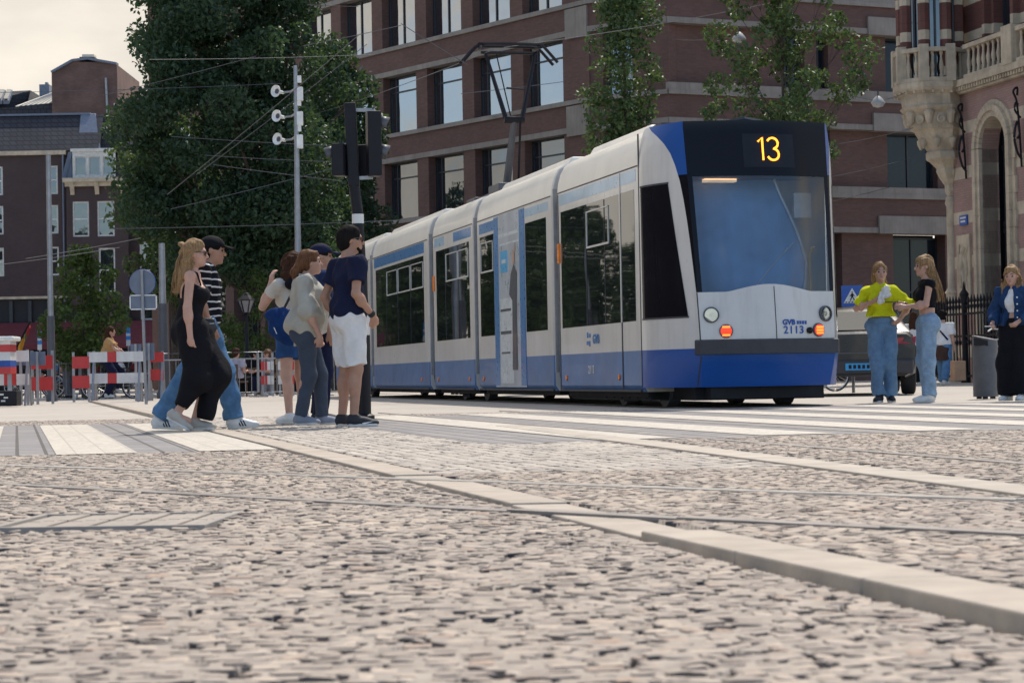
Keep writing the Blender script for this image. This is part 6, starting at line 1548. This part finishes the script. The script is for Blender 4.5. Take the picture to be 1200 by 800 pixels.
BL=hair_m('long blond hair',(.36,.225,.11),(.15,.085,.042)); BR=hair_m('auburn hair',(.19,.085,.038),(.065,.028,.015)); DK=hair_m('black hair',(.018,.015,.014),(.008,.007,.007)); DB=hair_m('dark brown hair',(.075,.035,.022),(.03,.015,.01))

def strands(J,root,mt,ends,n=26,seed=1,r0=.0055):
    'loose locks over the hair mass: ends = (start offset, mid, tip) in head space'
    rn=random.Random(seed); Rh=hframe(J); s=J['s']; T=lambda v: Vector(J['head']+Rh@(np.array(v)*s))
    for k in range(n):
        m=MB(); p=[]; ph=rn.uniform(0,6); y=rn.uniform(-1,1); dx=rn.uniform(-.02,.02); L=rn.uniform(.85,1.08)
        for q in range(8):
            u=q/7*L; a=[np.interp(min(u,1.08),[0,.33,.66,1.08],[e[c] for e in ends]) for c in range(3)]
            wd=np.interp(u,[0,.4,1],[.070,.088,.075]); p.append(T((a[0]+dx+.010*math.sin(u*9+ph)-.018*(1-abs(y))*(u>.1),y*wd+.008*math.sin(u*7+ph),a[2]-.04*abs(y)*(u<.2))))
        m.tube(p,[r0*.6]+[r0]*5+[r0*.7,r0*.2],5); m.build('hair_lock',mt,root,smooth=True)
# ---- walking couple
s_=1.60/1.75
J=std(1.60,True,1.0); J.update(pel=V3(-.02,0,.86),waist=V3(-.03,0,1.0),chest=V3(-.025,0,1.165),neck=V3(-.03,0,1.335),head=V3(.012,0,1.478),hpitch=.02,
  shL=V3(-.02,.145,1.285),shR=V3(-.02,-.145,1.285),elL=V3(-.06,.20,1.03),elR=V3(-.04,-.205,1.025),wrL=V3(.03,.20,.81),wrR=V3(-.02,-.215,.785),hdR=V3(.12,.1,-1),palmR=V3(.5,1,0),curl=.85,
  hpL=V3(-.02,.08,.84),hpR=V3(-.02,-.08,.84),knL=V3(.10,.085,.46),knR=V3(.07,-.085,.44),anL=V3(-.03,.085,.085),anR=V3(-.16,-.085,.155),ftL=V3(1,.05,0),ftR=V3(.85,-.05,-.50))
loc=gpos(230,17.8)
w1=person('blond woman walking in a long black jumpsuit with sunglasses and pale sneakers',loc,R(2),J,SK,shades=True)
pr=[E(J['chest']+V3(0,0,-.02),(.115,.130,.15)),E(J['waist']+V3(-.005,0,0),(.108,.125,.15)),E(J['pel']+V3(-.03,0,-.03),(.155,.165,.17))]
pr+=[E(J['knL'],(.085,.085,.11)),E(J['knR']+V3(-.01,0,0),(.085,.08,.11))]
for y in (-.06,.06): pr.append(E(J['chest']+V3(.08,y,-.02),(.060,.065,.066)))
pr+= [C(J['hpL'],V3(.145,.07,.47),.140,.125),C(V3(.145,.07,.47),V3(.06,.07,.10),.125,.068,cut='b'),C(J['hpR'],V3(.01,-.075,.47),.135,.115),C(V3(.01,-.075,.47),V3(-.125,-.08,.205),.115,.072,cut='b')]
sdf_mesh('jumpsuit',pr,.0095,BLACK,w1,k=.035,planes=[((0,0,1.245),(-.12,0,1))],wr=.012,wf=22,seed=3)
m=MB()
for y in (-.085,.085): m.tube([(.06,y,1.21),(.03,y*.9,1.315),(-.04,y*.72,1.345),(-.10,y*.8,1.25),(-.135,y*.3,1.12)],.008,6)
m.build('strap',BLACK,w1,smooth=True)
pr,su=hair_cap(J,.014); T=lambda v: J['head']+hframe(J)@(np.array(v)*J['s'])
pr+= [C(T((-.05,0,.0)),T((-.105,0,-.16)),.085,.075,k=.04,sq=(.8,1,1)),C(T((-.105,0,-.16)),T((-.155,0,-.36)),.075,.05,k=.04,cut='b',sq=(.8,1.15,1)),E(T((-.13,0,.085)),(.035,.035,.032),k=.01),C(T((-.02,.06,.02)),T((-.07,.085,-.2)),.04,.03),C(T((-.03,-.06,.01)),T((-.09,-.085,-.2)),.035,.03)]
sdf_mesh('hair',pr,.0095,BL,w1,k=.03,subs=su,wr=.009,wf=60,seed=5)
strands(J,w1,BL,((-.02,0,.12),(-.115,0,-.02),(-.165,0,-.2),(-.195,0,-.40)),30,4)
for q in 'LR': shoe(J,q,w1,SN_C)
# man with cap beside her
J=std(1.72,False,.98); J.update(pel=V3(-.01,0,.90),waist=V3(.0,0,1.06),chest=V3(.015,0,1.235),neck=V3(.03,0,1.40),head=V3(.075,0,1.535),hpitch=.08,
  shL=V3(.01,.185,1.365),shR=V3(.01,-.185,1.365),elL=V3(-.10,.25,1.11),elR=V3(-.02,-.235,1.09),wrL=V3(.02,.25,.90),wrR=V3(.06,-.22,.89),
  hpL=V3(0,.088,.88),hpR=V3(0,-.088,.88),knL=V3(.15,.095,.48),knR=V3(-.16,-.095,.47),anL=V3(.22,.095,.085),anR=V3(-.40,-.095,.10),ftL=V3(1,.06,0.02),ftR=V3(1,-.06,-.06))
loc=gpos(242,18.35)
m1=person('walking man in a black cap, striped black top and blue jeans',loc,R(3),J,SK2)
sdf_mesh('striped_top',top_prims(J,.018,.85,1.05,.012),.0095,STRIPE,m1,k=.04,planes=[((0,0,.90),(.0,0,-1)),((0,0,1.445),(-.15,0,1))],wr=.008,seed=8)
sdf_mesh('jeans',leg_prims(J,.020,(1.0,1.08,1.45)),.0095,DENIM,m1,k=.045,planes=[((0,0,.99),(0,0,1))],wr=.009,wf=34,seed=9)
pr,su=hair_cap(J,.006); sdf_mesh('hair',pr,.0095,DK,m1,subs=su); cap_parts(J,m1,BLACK)
for q in 'LR': shoe(J,q,m1,SN_W,stripes=SN_K)
# her small crossbody bag
bg_=thing('crossbody_bag','small black leather waist bag between the woman in black and the striped man','bag',gpos(242,17.95)+Vector((0,0,.865)),R(4))
mb_=mat('black leather',(.016,.016,.019),.42,bump=.3,bscale=120)
sdf_mesh('pouch',[E((0,0,0),(.095,.045,.072)),E((-.02,0,.03),(.08,.042,.05)),C((-.06,-.02,.06),(.06,-.02,.06),.02,.02)],.008,mb_,bg_,k=.02)
m=MB(); m.lathe([(.012,0),(.012,.01)],(-.055,-.048,.0),10,(0,-1,0)); m.build('buckle',M['t_alu'],bg_)
m=MB(); m.bar((-.07,-.045,.03),(.075,-.042,.035),.008,.006); m.build('zip',M['t_alu'],bg_)

# ---- three waiting by the signal post
J=std(1.745,False,.98); s=J['s']; J.update(head=V3(.035,0,1.615),hyaw=-.35,hpitch=-.02,neck=V3(.0,0,1.47),elR=V3(-.06,-.25,1.14),wrR=V3(.13,-.20,.955),hdR=V3(.5,.35,-.75),elL=V3(-.11,.24,1.13),wrL=V3(.02,.23,.92),
  knL=V3(.02,.10,.50),knR=V3(.015,-.10,.50),anL=V3(-.03,.10,.085),anR=V3(-.02,-.10,.085),ftL=V3(1,.1,0),ftR=V3(1,-.25,0))
loc=gpos(410,18.5)
m2=person('dark haired man in a navy t-shirt and white shorts standing at the signal post',loc,R(32),J,SK2,shades=True)
sdf_mesh('t_shirt',top_prims(J,.020,.62,1.12,.022),.0095,NAVY,m2,k=.045,planes=[((0,0,.885),(0,0,-1)),((0,0,1.475),(-.2,0,1))],wr=.009,seed=12)
sdf_mesh('shorts',leg_prims(J,.017,(1.0,1.10,1),upto=.93),.0095,WHITE,m2,k=.04,planes=[((0,0,1.0),(0,0,1))],wr=.009,wf=34,seed=13)
pr,su=hair_cap(J,.013); sdf_mesh('hair',pr,.0095,DK,m2,subs=su,wr=.003,wf=90)
T=lambda v: J['head']+hframe(J)@(np.array(v)*J['s']); sdf_mesh('beard',[E(T((.072,0,-.098)),(.026,.030,.022)),C(T((.05,.045,-.075)),T((.075,.01,-.10)),.014,.014),C(T((.05,-.045,-.075)),T((.075,-.01,-.10)),.014,.014)],.008,DK,m2,k=.012)
for q in 'LR':
    o=shoe(J,q,m2,SN_K)
    a=J['an'+q]; fd=unit(J['ft'+q]); sd=np.cross(V3(0,0,1),fd); F=lambda x,y,z: Vector(a-V3(0,0,.085)*s-fd*.055*s+fd*x*.27*s+sd*y*s+V3(0,0,z)*s)
    m=MB()
    for sg in (-1,1): m.extrude([F(.42,sg*.044,.030),F(.50,sg*.0465,.022),F(.82,sg*.042,.046),F(.50,sg*.0455,.036)],Vector(sd*sg*.004))
    m.build('side_mark',M['white_plastic'],o)
m=MB(); w_=Vector(J['wrR']); ax_=Vector(unit(J['wrR']-J['elR'])); m.lathe([(.031,-.045),(.034,-.03),(.034,-.015),(.031,-.005)],w_,14,ax_); m.build('watch',M['rubber'],m2,smooth=True)

J=std(1.575,True,1.10); s=J['s']; J.update(pel=V3(-.02,0,.86),waist=V3(.03,0,.99),chest=V3(.0,0,1.155),neck=V3(-.01,0,1.315),head=V3(.035,0,1.445),hpitch=-.05,shL=V3(-.03,.16,1.265),shR=V3(-.03,-.16,1.265),elR=V3(-.0,-.225,1.0),wrR=V3(.09,-.21,.80),hdR=V3(.05,.1,-1),palmR=V3(-.3,1,0),curl=.7,elL=V3(-.0,.225,1.0),wrL=V3(.09,.21,.80),
  hpL=V3(-.02,.085,.83),hpR=V3(-.02,-.085,.83),knL=V3(.10,.075,.46),knR=V3(.0,-.08,.455),anL=V3(.115,.08,.085),anR=V3(-.085,-.085,.09),ftL=V3(1,.1,0),ftR=V3(1,-.3,0))
loc=gpos(362,18.85)
w2=person('woman with tied auburn hair in a loose pale olive shirt and slim grey trousers',loc,R(8),J,SK)
pr=top_prims(J,.030,1.02,1.25,.03)+[E(V3(.06,0,1.05),(.13,.125,.16)),C(V3(.0,0,.95),V3(.02,0,.72),.150,.150,sq=(1,.95,1))]
sdf_mesh('shirt',pr,.0095,OLIVE,w2,k=.05,planes=[((-.1,0,.715),(.42,0,-1)),((.0,0,1.345),(-.35,0,1))],wr=.012,wf=28,seed=21)
sdf_mesh('trousers',leg_prims(J,.012,(1.0,1.0,1.15)),.0095,SLATE,w2,k=.04,planes=[((0,0,.95),(0,0,1))],wr=.003,seed=22)
m=MB(); m.tube([(-.075,.055,1.335),(.0,.075,1.315),(.075,.03,1.25),(.075,-.03,1.25),(.0,-.075,1.315),(-.075,-.055,1.335)],.016,7); m.build('collar',OLIVE,w2,smooth=True)
pr,su=hair_cap(J,.007); pr=pr[:1]; T=lambda v: J['head']+hframe(J)@(np.array(v)*J['s']); pr+= [E(T((-.06,0,-.01)),(.075,.068,.06)),E(T((-.135,0,-.06)),(.055,.05,.06)),E(T((-.150,0,-.10)),(.045,.045,.055)),C(T((-.08,0,.03)),T((-.13,0,-.05)),.05,.04)]
sdf_mesh('hair',pr,.0095,BR,w2,subs=su,wr=.009,wf=60,seed=23)
for q in 'LR': shoe(J,q,w2,SN_G)

J=std(1.60,True,1.0); J.update(head=V3(.02,0,1.46),neck=V3(0,0,1.33),elR=V3(.05,-.24,1.08),elL=V3(.20,.21,1.10),wrL=V3(.12,.16,1.33),hdL=V3(-.1,-.1,1),knL=V3(.0,.085,.455),knR=V3(.03,-.085,.455),anL=V3(-.04,.085,.085),anR=V3(-.02,-.085,.085))
loc=gpos(345,19.9)
w3=person('bare legged woman in denim shorts with brown hair and one raised hand',loc,R(128),J,SK)
sdf_mesh('top',top_prims(J,.016,.5,1.1,.015),.0095,cloth('cream knit',(.50,.46,.40)),w3,k=.04,planes=[((0,0,.95),(0,0,-1)),((0,0,1.36),(0,0,1))],wr=.008,seed=31)
sdf_mesh('shorts',leg_prims(J,.022,(1.02,1.15,1),upto=.58),.0095,DSHORT,w3,k=.04,planes=[((0,0,.98),(0,0,1))],wr=.008,seed=32)
pr,su=hair_cap(J,.03); T=lambda v: J['head']+hframe(J)@(np.array(v)*J['s']); pr+= [E(T((-.06,.0,-.08)),(.10,.125,.12)),E(T((-.05,.08,-.12)),(.06,.06,.08)),E(T((-.05,-.08,-.12)),(.06,.06,.08))]
sdf_mesh('hair',pr,.0095,DB,w3,subs=su,wr=.014,wf=75,seed=33)
for q in 'LR': shoe(J,q,w3,SN_W)
m=MB(); sdf_mesh('hood',[C((-.11,.10,1.30),(-.11,-.10,1.30),.05,.05),E((-.13,0,1.27),(.05,.10,.07))],.0095,BLACK,w3)
rb=thing('blue_shoulder_bag','soft royal blue bag with dark strap hanging behind the olive shirt','bag',gpos(331,19.55)+Vector((0,0,.925)),R(10))
BB=cloth('royal blue canvas',(.010,.036,.13),var=.2)
sdf_mesh('pouch',[E((0,0,0),(.12,.07,.15)),E((-.05,0,.05),(.10,.06,.09),rotz(0)@roty(.5)),E((.08,0,-.10),(.11,.07,.10)),E((.09,0,.06),(.06,.05,.07))],.0095,BB,rb,k=.04,wr=.010,wf=40,seed=35)
m=MB(); m.tube([(.02,.03,.13),(.10,.05,.28),(.17,.12,.43)],.012,6); m.build('strap',M['rubber'],rb,smooth=True); m=MB(); m.bar((-.075,-.075,-.03),(-.05,-.078,-.09),.03,.006); m.build('tag',M['white_plastic'],rb)

J=std(1.71,False,1.0); J.update(head=V3(.03,0,1.585),hyaw=-.2); loc=gpos(376,20.4)
m3=person('man in a navy baseball cap and navy t-shirt mostly hidden behind the olive shirt',loc,R(15),J,SK2)
sdf_mesh('t_shirt',top_prims(J,.02,.6,1.1,.02),.011,cloth('deep blue cotton',(.016,.030,.085)),m3,k=.04,planes=[((0,0,.88),(0,0,-1)),((0,0,1.45),(0,0,1))],wr=.008)
sdf_mesh('trousers',leg_prims(J,.016,(1,1.05,1.3)),.011,NAVY,m3,k=.04,planes=[((0,0,.98),(0,0,1))],wr=.006)
pr,su=hair_cap(J,.008); sdf_mesh('hair',pr,.0095,DK,m3,subs=su); cap_parts(J,m3,NAVY)
for q in 'LR': shoe(J,q,m3,SN_K)

# ---- women on the right (local +x is forward)
J=std(1.735,True,1.02); s=J['s']; J.update(hyaw=.12,elR=V3(.02,-.30,1.17),wrR=V3(.19,-.10,1.25),hdR=V3(.5,.8,.45),palmR=V3(-.2,.4,1),shL=V3(0,.155,1.375),shR=V3(0,-.155,1.375),elL=V3(-.08,.34,1.18),wrL=V3(.08,.23,1.03),hdL=V3(.6,-.5,-.5),curl=.6,
  knL=V3(.03,.095,.50),knR=V3(.07,-.065,.50),anL=V3(-.02,.095,.085),anR=V3(.09,-.045,.085),ftL=V3(1,.1,0),ftR=V3(1,-.35,0))
loc=gpos(1034,26.5)
w4=person('blond woman in a cropped neon yellow t-shirt and wide blue jeans facing the camera',loc,R(-96),J,SK,h=.011)
pr=top_prims(J,.020,.0,1.0,.03)+[C(J['shR'],J['elR']*.8+J['shR']*.2,.062,.072,cut='b'),C(J['shL'],V3(.03,.27,1.27),.062,.060),C(V3(.02,.22,1.30),V3(.10,.42,1.20),.056,.048,cut='b'),E((.03,0,1.37),(.10,.11,.09))]
sdf_mesh('t_shirt',pr,.011,YEL,w4,k=.05,planes=[((0,0,1.065),(.0,.0,-1)),((0,0,1.49),(-.2,0,1))],wr=.014,wf=26,seed=41)
sdf_mesh('jeans',leg_prims(J,.018,(1.0,1.16,1.45))+[E(J['waist']+V3(0,0,-.06),(.118,.135,.11))],.010,cloth('washed blue denim',(.125,.21,.32),denim=True),w4,k=.025,planes=[((0,0,1.055),(0,0,1))],wr=.012,wf=24,seed=42)
pr,su=hair_cap(J,.010); T=lambda v: J['head']+hframe(J)@(np.array(v)*J['s']); pr+= [C(T((-.05,.065,-.02)),T((-.06,.075,-.12)),.026,.024),C(T((-.05,-.065,-.02)),T((-.06,-.075,-.12)),.026,.024),E(T((-.07,0,-.08)),(.06,.08,.10))]
sdf_mesh('hair',pr,.011,BL,w4,subs=su,wr=.009,wf=60,seed=43)
for q in 'LR': shoe(J,q,w4,SN_K,h=.011)
pp=wpos(w4,J['wrR']+V3(.05,.10,.06)); pc=thing('paper_cup','crumpled white wrapper held up by the woman in neon yellow','wrapper',pp,R(20))
sdf_mesh('wrapper',[C((-.02,0,-.05),(.06,0,.10),.045,.03),E((.07,0,.03),(.05,.03,.06))],.009,M['white_board'],pc,wr=.012,wf=80,seed=3)

J=std(1.79,True,.98); s=J['s']; J.update(head=V3(.03,0,1.665),neck=V3(0,0,1.50),elR=V3(.02,-.20,1.20),wrR=V3(.27,-.10,1.21),hdR=V3(1,.2,.1),palmR=V3(0,.7,-.6),elL=V3(.06,.19,1.19),wrL=V3(.29,.10,1.17),hdL=V3(1,-.1,.1),palmL=V3(0,-.8,-.3),curl=.6,knL=V3(.02,.07,.51),knR=V3(.03,-.07,.51),anL=V3(.02,.07,.085),anR=V3(-.03,-.07,.085),ftL=V3(1,.1,0),ftR=V3(1,-.1,0))
loc=gpos(1088,26.25)
w5=person('woman with long fair hair in a black sleeveless top and light jeans',loc,R(183),J,SK,h=.011)
sdf_mesh('top',top_prims(J,.014,.0,1.0,.004),.011,BLACK,w5,k=.035,planes=[((0,0,1.155),(0,0,-1)),((0,0,1.50),(-.2,0,1))],wr=.006,seed=51)
sdf_mesh('jeans',leg_prims(J,.018,(1.0,1.12,1.4)),.011,LDENIM,w5,k=.045,planes=[((0,0,1.10),(0,0,1))],wr=.010,wf=30,seed=52)
pr,su=hair_cap(J,.016); T=lambda v: J['head']+hframe(J)@(np.array(v)*J['s']); pr+= [C(T((-.06,0,-.02)),T((-.13,0,-.22)),.09,.085,sq=(.75,1,1)),C(T((-.13,0,-.22)),T((-.17,0,-.42)),.085,.045,cut='b',sq=(.75,1,1))]
sdf_mesh('hair',pr,.011,BL,w5,k=.035,subs=su,wr=.010,wf=50,seed=53)
strands(J,w5,BL,((-.02,0,.12),(-.12,0,-.05),(-.185,0,-.25),(-.22,0,-.46)),26,6)
for q in 'LR': shoe(J,q,w5,SN_W,h=.011)
m=MB(); m.lathe([(.029,-.03),(.031,-.02),(.029,-.01)],Vector(J['wrR']),12,Vector(unit(J['wrR']-J['elR']))); m.build('bracelet',M['chrome'],w5,smooth=True)
pp=wpos(w5,J['wrR']+V3(.10,.02,.025)); ph=thing('phone','black phone in the hand of the woman in the black sleeveless top','phone',pp,R(183)); m=MB(); m.box(-.03,.13,-.038,.038,-.005,.005); m.build('case',M['shades'],ph,bevel=.003); m=MB(); m.box(-.025,.125,-.034,.034,.0052,.0062); m.build('screen',M['t_black'],ph)

J=std(1.62,True,.98); s=J['s']; J.update(head=V3(.05,0,1.50),neck=V3(.01,0,1.365),hpitch=.15,hyaw=.15,elR=V3(-.01,-.25,1.07),wrR=V3(.18,-.20,.93),hdR=V3(.8,.2,-.3),elL=V3(0,.24,1.07),wrL=V3(.14,.12,.95),curl=.8,anL=V3(.05,.10,.085),anR=V3(-.02,-.10,.085),ftR=V3(1,-.2,0))
loc=gpos(1190,25.6)
w6=person('woman in a dark denim jacket, white crop top and wide black trousers',loc,R(-128),J,SK,h=.011)
sdf_mesh('crop_top',top_prims(J,.008,0,1,.0),.011,WHITE,w6,k=.035,planes=[((0,0,1.06),(0,0,-1)),((0,0,1.32),(-.4,0,1))])
sdf_mesh('jacket',top_prims(J,.030,1.85,1.12,.02),.011,JEANJ,w6,k=.04,planes=[((0,0,.90),(0,0,-1)),((0,0,1.375),(-.1,0,1))],subs=[C((.16,0,.85),(.13,0,1.42),.105,.07,sq=(1,.75,1))],wr=.010,wf=30,seed=61)
sdf_mesh('trousers',leg_prims(J,.022,(1.05,1.55,2.3))+[E(J['waist']+V3(0,0,-.08),(.115,.135,.1))],.011,BLACK,w6,k=.05,planes=[((0,0,1.01),(0,0,1))],wr=.009,wf=24,seed=62)
pr,su=hair_cap(J,.016); T=lambda v: J['head']+hframe(J)@(np.array(v)*J['s']); pr+= [C(T((-.02,.08,-.02)),T((.04,.11,-.26)),.045,.03),C(T((-.02,-.08,-.02)),T((.04,-.11,-.26)),.045,.03),E(T((-.08,0,-.1)),(.07,.10,.14))]
sdf_mesh('hair',pr,.011,BL,w6,subs=su,wr=.009,wf=60,seed=63)
for q in 'LR': shoe(J,q,w6,SN_W,h=.011)
m=MB(); 
for k in range(4): m.lathe([(.010,-.003),(.010,.004)],(.135+.0*k,.105,1.0+.08*k),8,(1,.4,0))
m.build('buttons',M['t_alu'],w6)
pp=wpos(w6,J['wrR']+V3(.10,.02,-.03)); ph=thing('phone','white phone held low by the woman in the denim jacket','phone',pp,R(-128)); m=MB(); m.box(-.06,.08,-.036,.036,-.005,.005); m.build('case',M['white_plastic'],ph,bevel=.003); m=MB(); m.box(-.055,.075,-.032,.032,.0052,.0062); m.build('screen',M['t_black'],ph)

# ---- people farther off
def far_person(label,px,d,yaw,H,top,legs,hair,fem,skin=SK,group=None,sit=False,z=0.0,long=False,sleeve=.6,lr=(1.05,1.15,1.3),upd=None,hh=.018):
    J=std(H,fem,1.0); s=J['s']
    if sit:
        dz=-.48*s
        for k in ('pel','waist','chest','neck','head','shL','shR','elL','elR','wrL','wrR','hpL','hpR'): J[k]=J[k]+V3(0,0,dz)
        for q,y in (('L',.1),('R',-.1)): J['kn'+q]=V3(.42,y,.47)*s; J['an'+q]=V3(.40,y,.085)*s; J['wr'+q]=V3(.30,y*1.3,.68)*s; J['el'+q]=V3(.02,y*2.4,.66)*s
    if upd: J.update(upd)
    loc=gpos(px,d); loc.z=z
    r=person(label,loc,R(yaw),J,skin,group,h=hh,face=False)
    pl=[((0,0,J['pel'][2]-.08*s),(0,0,-1)),((0,0,J['neck'][2]),(-.1,0,1))]
    sdf_mesh('top',top_prims(J,.026,sleeve,1.15,.03),hh,top,r,k=.045,planes=pl,wr=.010)
    sdf_mesh('trousers',leg_prims(J,.026,lr),hh,legs,r,k=.04,planes=[((0,0,J['pel'][2]+.06*s),(0,0,1))],wr=.008)
    pr,su=hair_cap(J,.022)
    if long: T=lambda v: J['head']+hframe(J)@(np.array(v)*s); pr+= [E(T((-.08,0,-.1)),(.085,.11,.15)),E(T((-.09,0,-.2)),(.08,.11,.12))]
    sdf_mesh('hair',pr,.015,hair,r,subs=su,wr=.012,wf=60)
    for q in 'LR': shoe(J,q,r,SN_W if H>1.66 else SN_K,h=.016)
    return r,J
TAN=cloth('tan cotton',(.45,.27,.12)); GRN=cloth('sea green cotton',(.06,.22,.19)); GREY=cloth('grey cotton',(.16,.16,.18)); MAR=cloth('wine red cotton',(.14,.02,.03)); KHAKI=cloth('dark brown cotton',(.06,.035,.028))
far_person('pedestrian in a loose white top with long dark hair, half hidden behind the light jeans',1072,50,75,1.72,WHITE,BLACK,DB,True,long=True,sleeve=.8)
r,J=far_person('pedestrian in a white shirt with dark strap and a brown overshirt tied round the waist',1106,49,60,1.72,WHITE,DENIM,DK,False,sleeve=.8,upd=dict(anL=V3(.18,.1,.085),knL=V3(.17,.1,.5),anR=V3(-.25,-.1,.12),knR=V3(-.05,-.1,.49)))
sdf_mesh('tied_overshirt',[E(J['pel']+V3(0,0,-.08),(.17,.20,.20)),C(J['pel']+V3(0,0,-.1),J['pel']+V3(-.02,0,-.33),.18,.19)],.018,KHAKI,r,planes=[((0,0,J['pel'][2]-.36),(0,0,-1))],wr=.01)
m=MB(); m.tube([(.0,.17,1.43),(-.135,.0,1.24),(-.13,-.16,1.05)],.022,6); m.tube([(.0,.17,1.43),(.14,.0,1.24),(.14,-.16,1.05)],.022,6); m.build('bag_strap',NAVY,r)
pb_=gpos(1123,48); pg=thing('paper_bag','brown paper shopping bag carried by the pedestrian in the white shirt','bag',pb_+Vector((0,0,.12)),R(20)); m=MB(); m.extrude([(-.15,-.09,0),(.15,-.09,0),(.15,.09,0),(-.15,.09,0)],(0.0,0,.44)); m.build('bag',mat('brown kraft paper',(.33,.20,.12),.8),pg,bevel=.01); m=MB(); m.tube([(-.06,0,.43),(-.05,0,.56),(.05,0,.56),(.06,0,.43)],.008,5); m.build('handle',mat('brown kraft paper',(.33,.2,.12)),pg)
s=1.0
r,J=far_person('cyclist in a tan top with long dark curly hair riding behind the long barrier',127,52,0,1.72,TAN,NAVY,DB,True,long=True,upd=dict(pel=V3(-.05,0,.98),hpL=V3(-.05,.09,.96),hpR=V3(-.05,-.09,.96),knL=V3(.28,.1,.66),anL=V3(.16,.1,.25),knR=V3(.20,-.1,.55),anR=V3(-.02,-.1,.12),waist=V3(-.02,0,1.13),chest=V3(.03,0,1.31),neck=V3(.05,0,1.49),head=V3(.08,0,1.635),shL=V3(.04,.165,1.42),shR=V3(.04,-.165,1.42),elL=V3(.22,.24,1.2),elR=V3(.22,-.24,1.2),wrL=V3(.42,.22,1.07),wrR=V3(.42,-.22,1.07)),z=.02)
far_person('person in a sea green shirt bending beside the crowd fence',81,57,150,1.66,GRN,GREY,DB,False,lr=(1,1.1,1.2))
stool_m=mat('cafe chair wood',(.10,.06,.04),.6)
seats=[(277,54,60,'seated person in a pale top right behind the crowd fence',cloth('pale lilac cotton',(.42,.40,.48)),BLACK,DB),(300,57,-40,'seated person in dark clothes on the terrace by the shop front',BLACK,GREY,DK),(314,57,200,'seated person in grey on the terrace near the elm trunk',GREY,NAVY,BR),(66,62,20,'seated person in grey blue at the terrace below the maroon awning',cloth('steel blue cotton',(.10,.15,.24)),NAVY,DK),(74,63,170,'seated person in a white top with a blue bag below the maroon awning',WHITE,NAVY,BR),(142,60,190,'seated man in a white shirt right of the cyclist',WHITE,BLACK,DK),(158,61,10,'seated person in red beside the grey sign panel',MAR,NAVY,BR),(112,63,0,'seated person in wine red left of the cyclist',MAR,BLACK,DB),(52,63,-10,'seated person in black left of the dark utility pole',BLACK,NAVY,DK),(328,58,20,'seated person in tan under the elm behind the small barrier',TAN,BLACK,DK)]
for px,d,yw,lab,tp,lg,hr in seats:
    r,J=far_person(lab,px,d,yw,1.68,tp,lg,hr,False,sit=True,hh=.022)
    o=thing('cafe_chair','small wooden cafe chair under a seated terrace guest','chair',r.location,R(yw),'cafe chairs on the terraces')
    m=MB(); m.box(-.2,.22,-.21,.21,.36,.40); m.build('seat',stool_m,o,bevel=.01); m=MB(); m.box(-.24,-.2,-.2,.2,.60,.82); m.build('backrest',stool_m,o)
    for x in (-.2,.18):
        for y in (-.18,.18): m=MB(); m.bar((x,y,0),(x,y,.36 if x>0 else .82),.03,.03); m.build('leg',stool_m,o)
for px,d,lab in ((288,55.5,'round terrace table between the pale top and the dark clothes'),(70,62.5,'round terrace table between the grey blue and the white guest'),(150,61,'round terrace table between the white shirt and the red guest')):
    b=gpos(px,d); t=thing('cafe_table',lab,'table',b); m=MB(); m.lathe([(.30,.70),(.30,.73)],(0,0,0),18); m.build('table_top',stool_m,t); m=MB(); m.lathe([(.22,0),(.2,.03),(.03,.06),(.03,.70)],(0,0,0),10); m.build('pedestal',M['black_metal'],t)
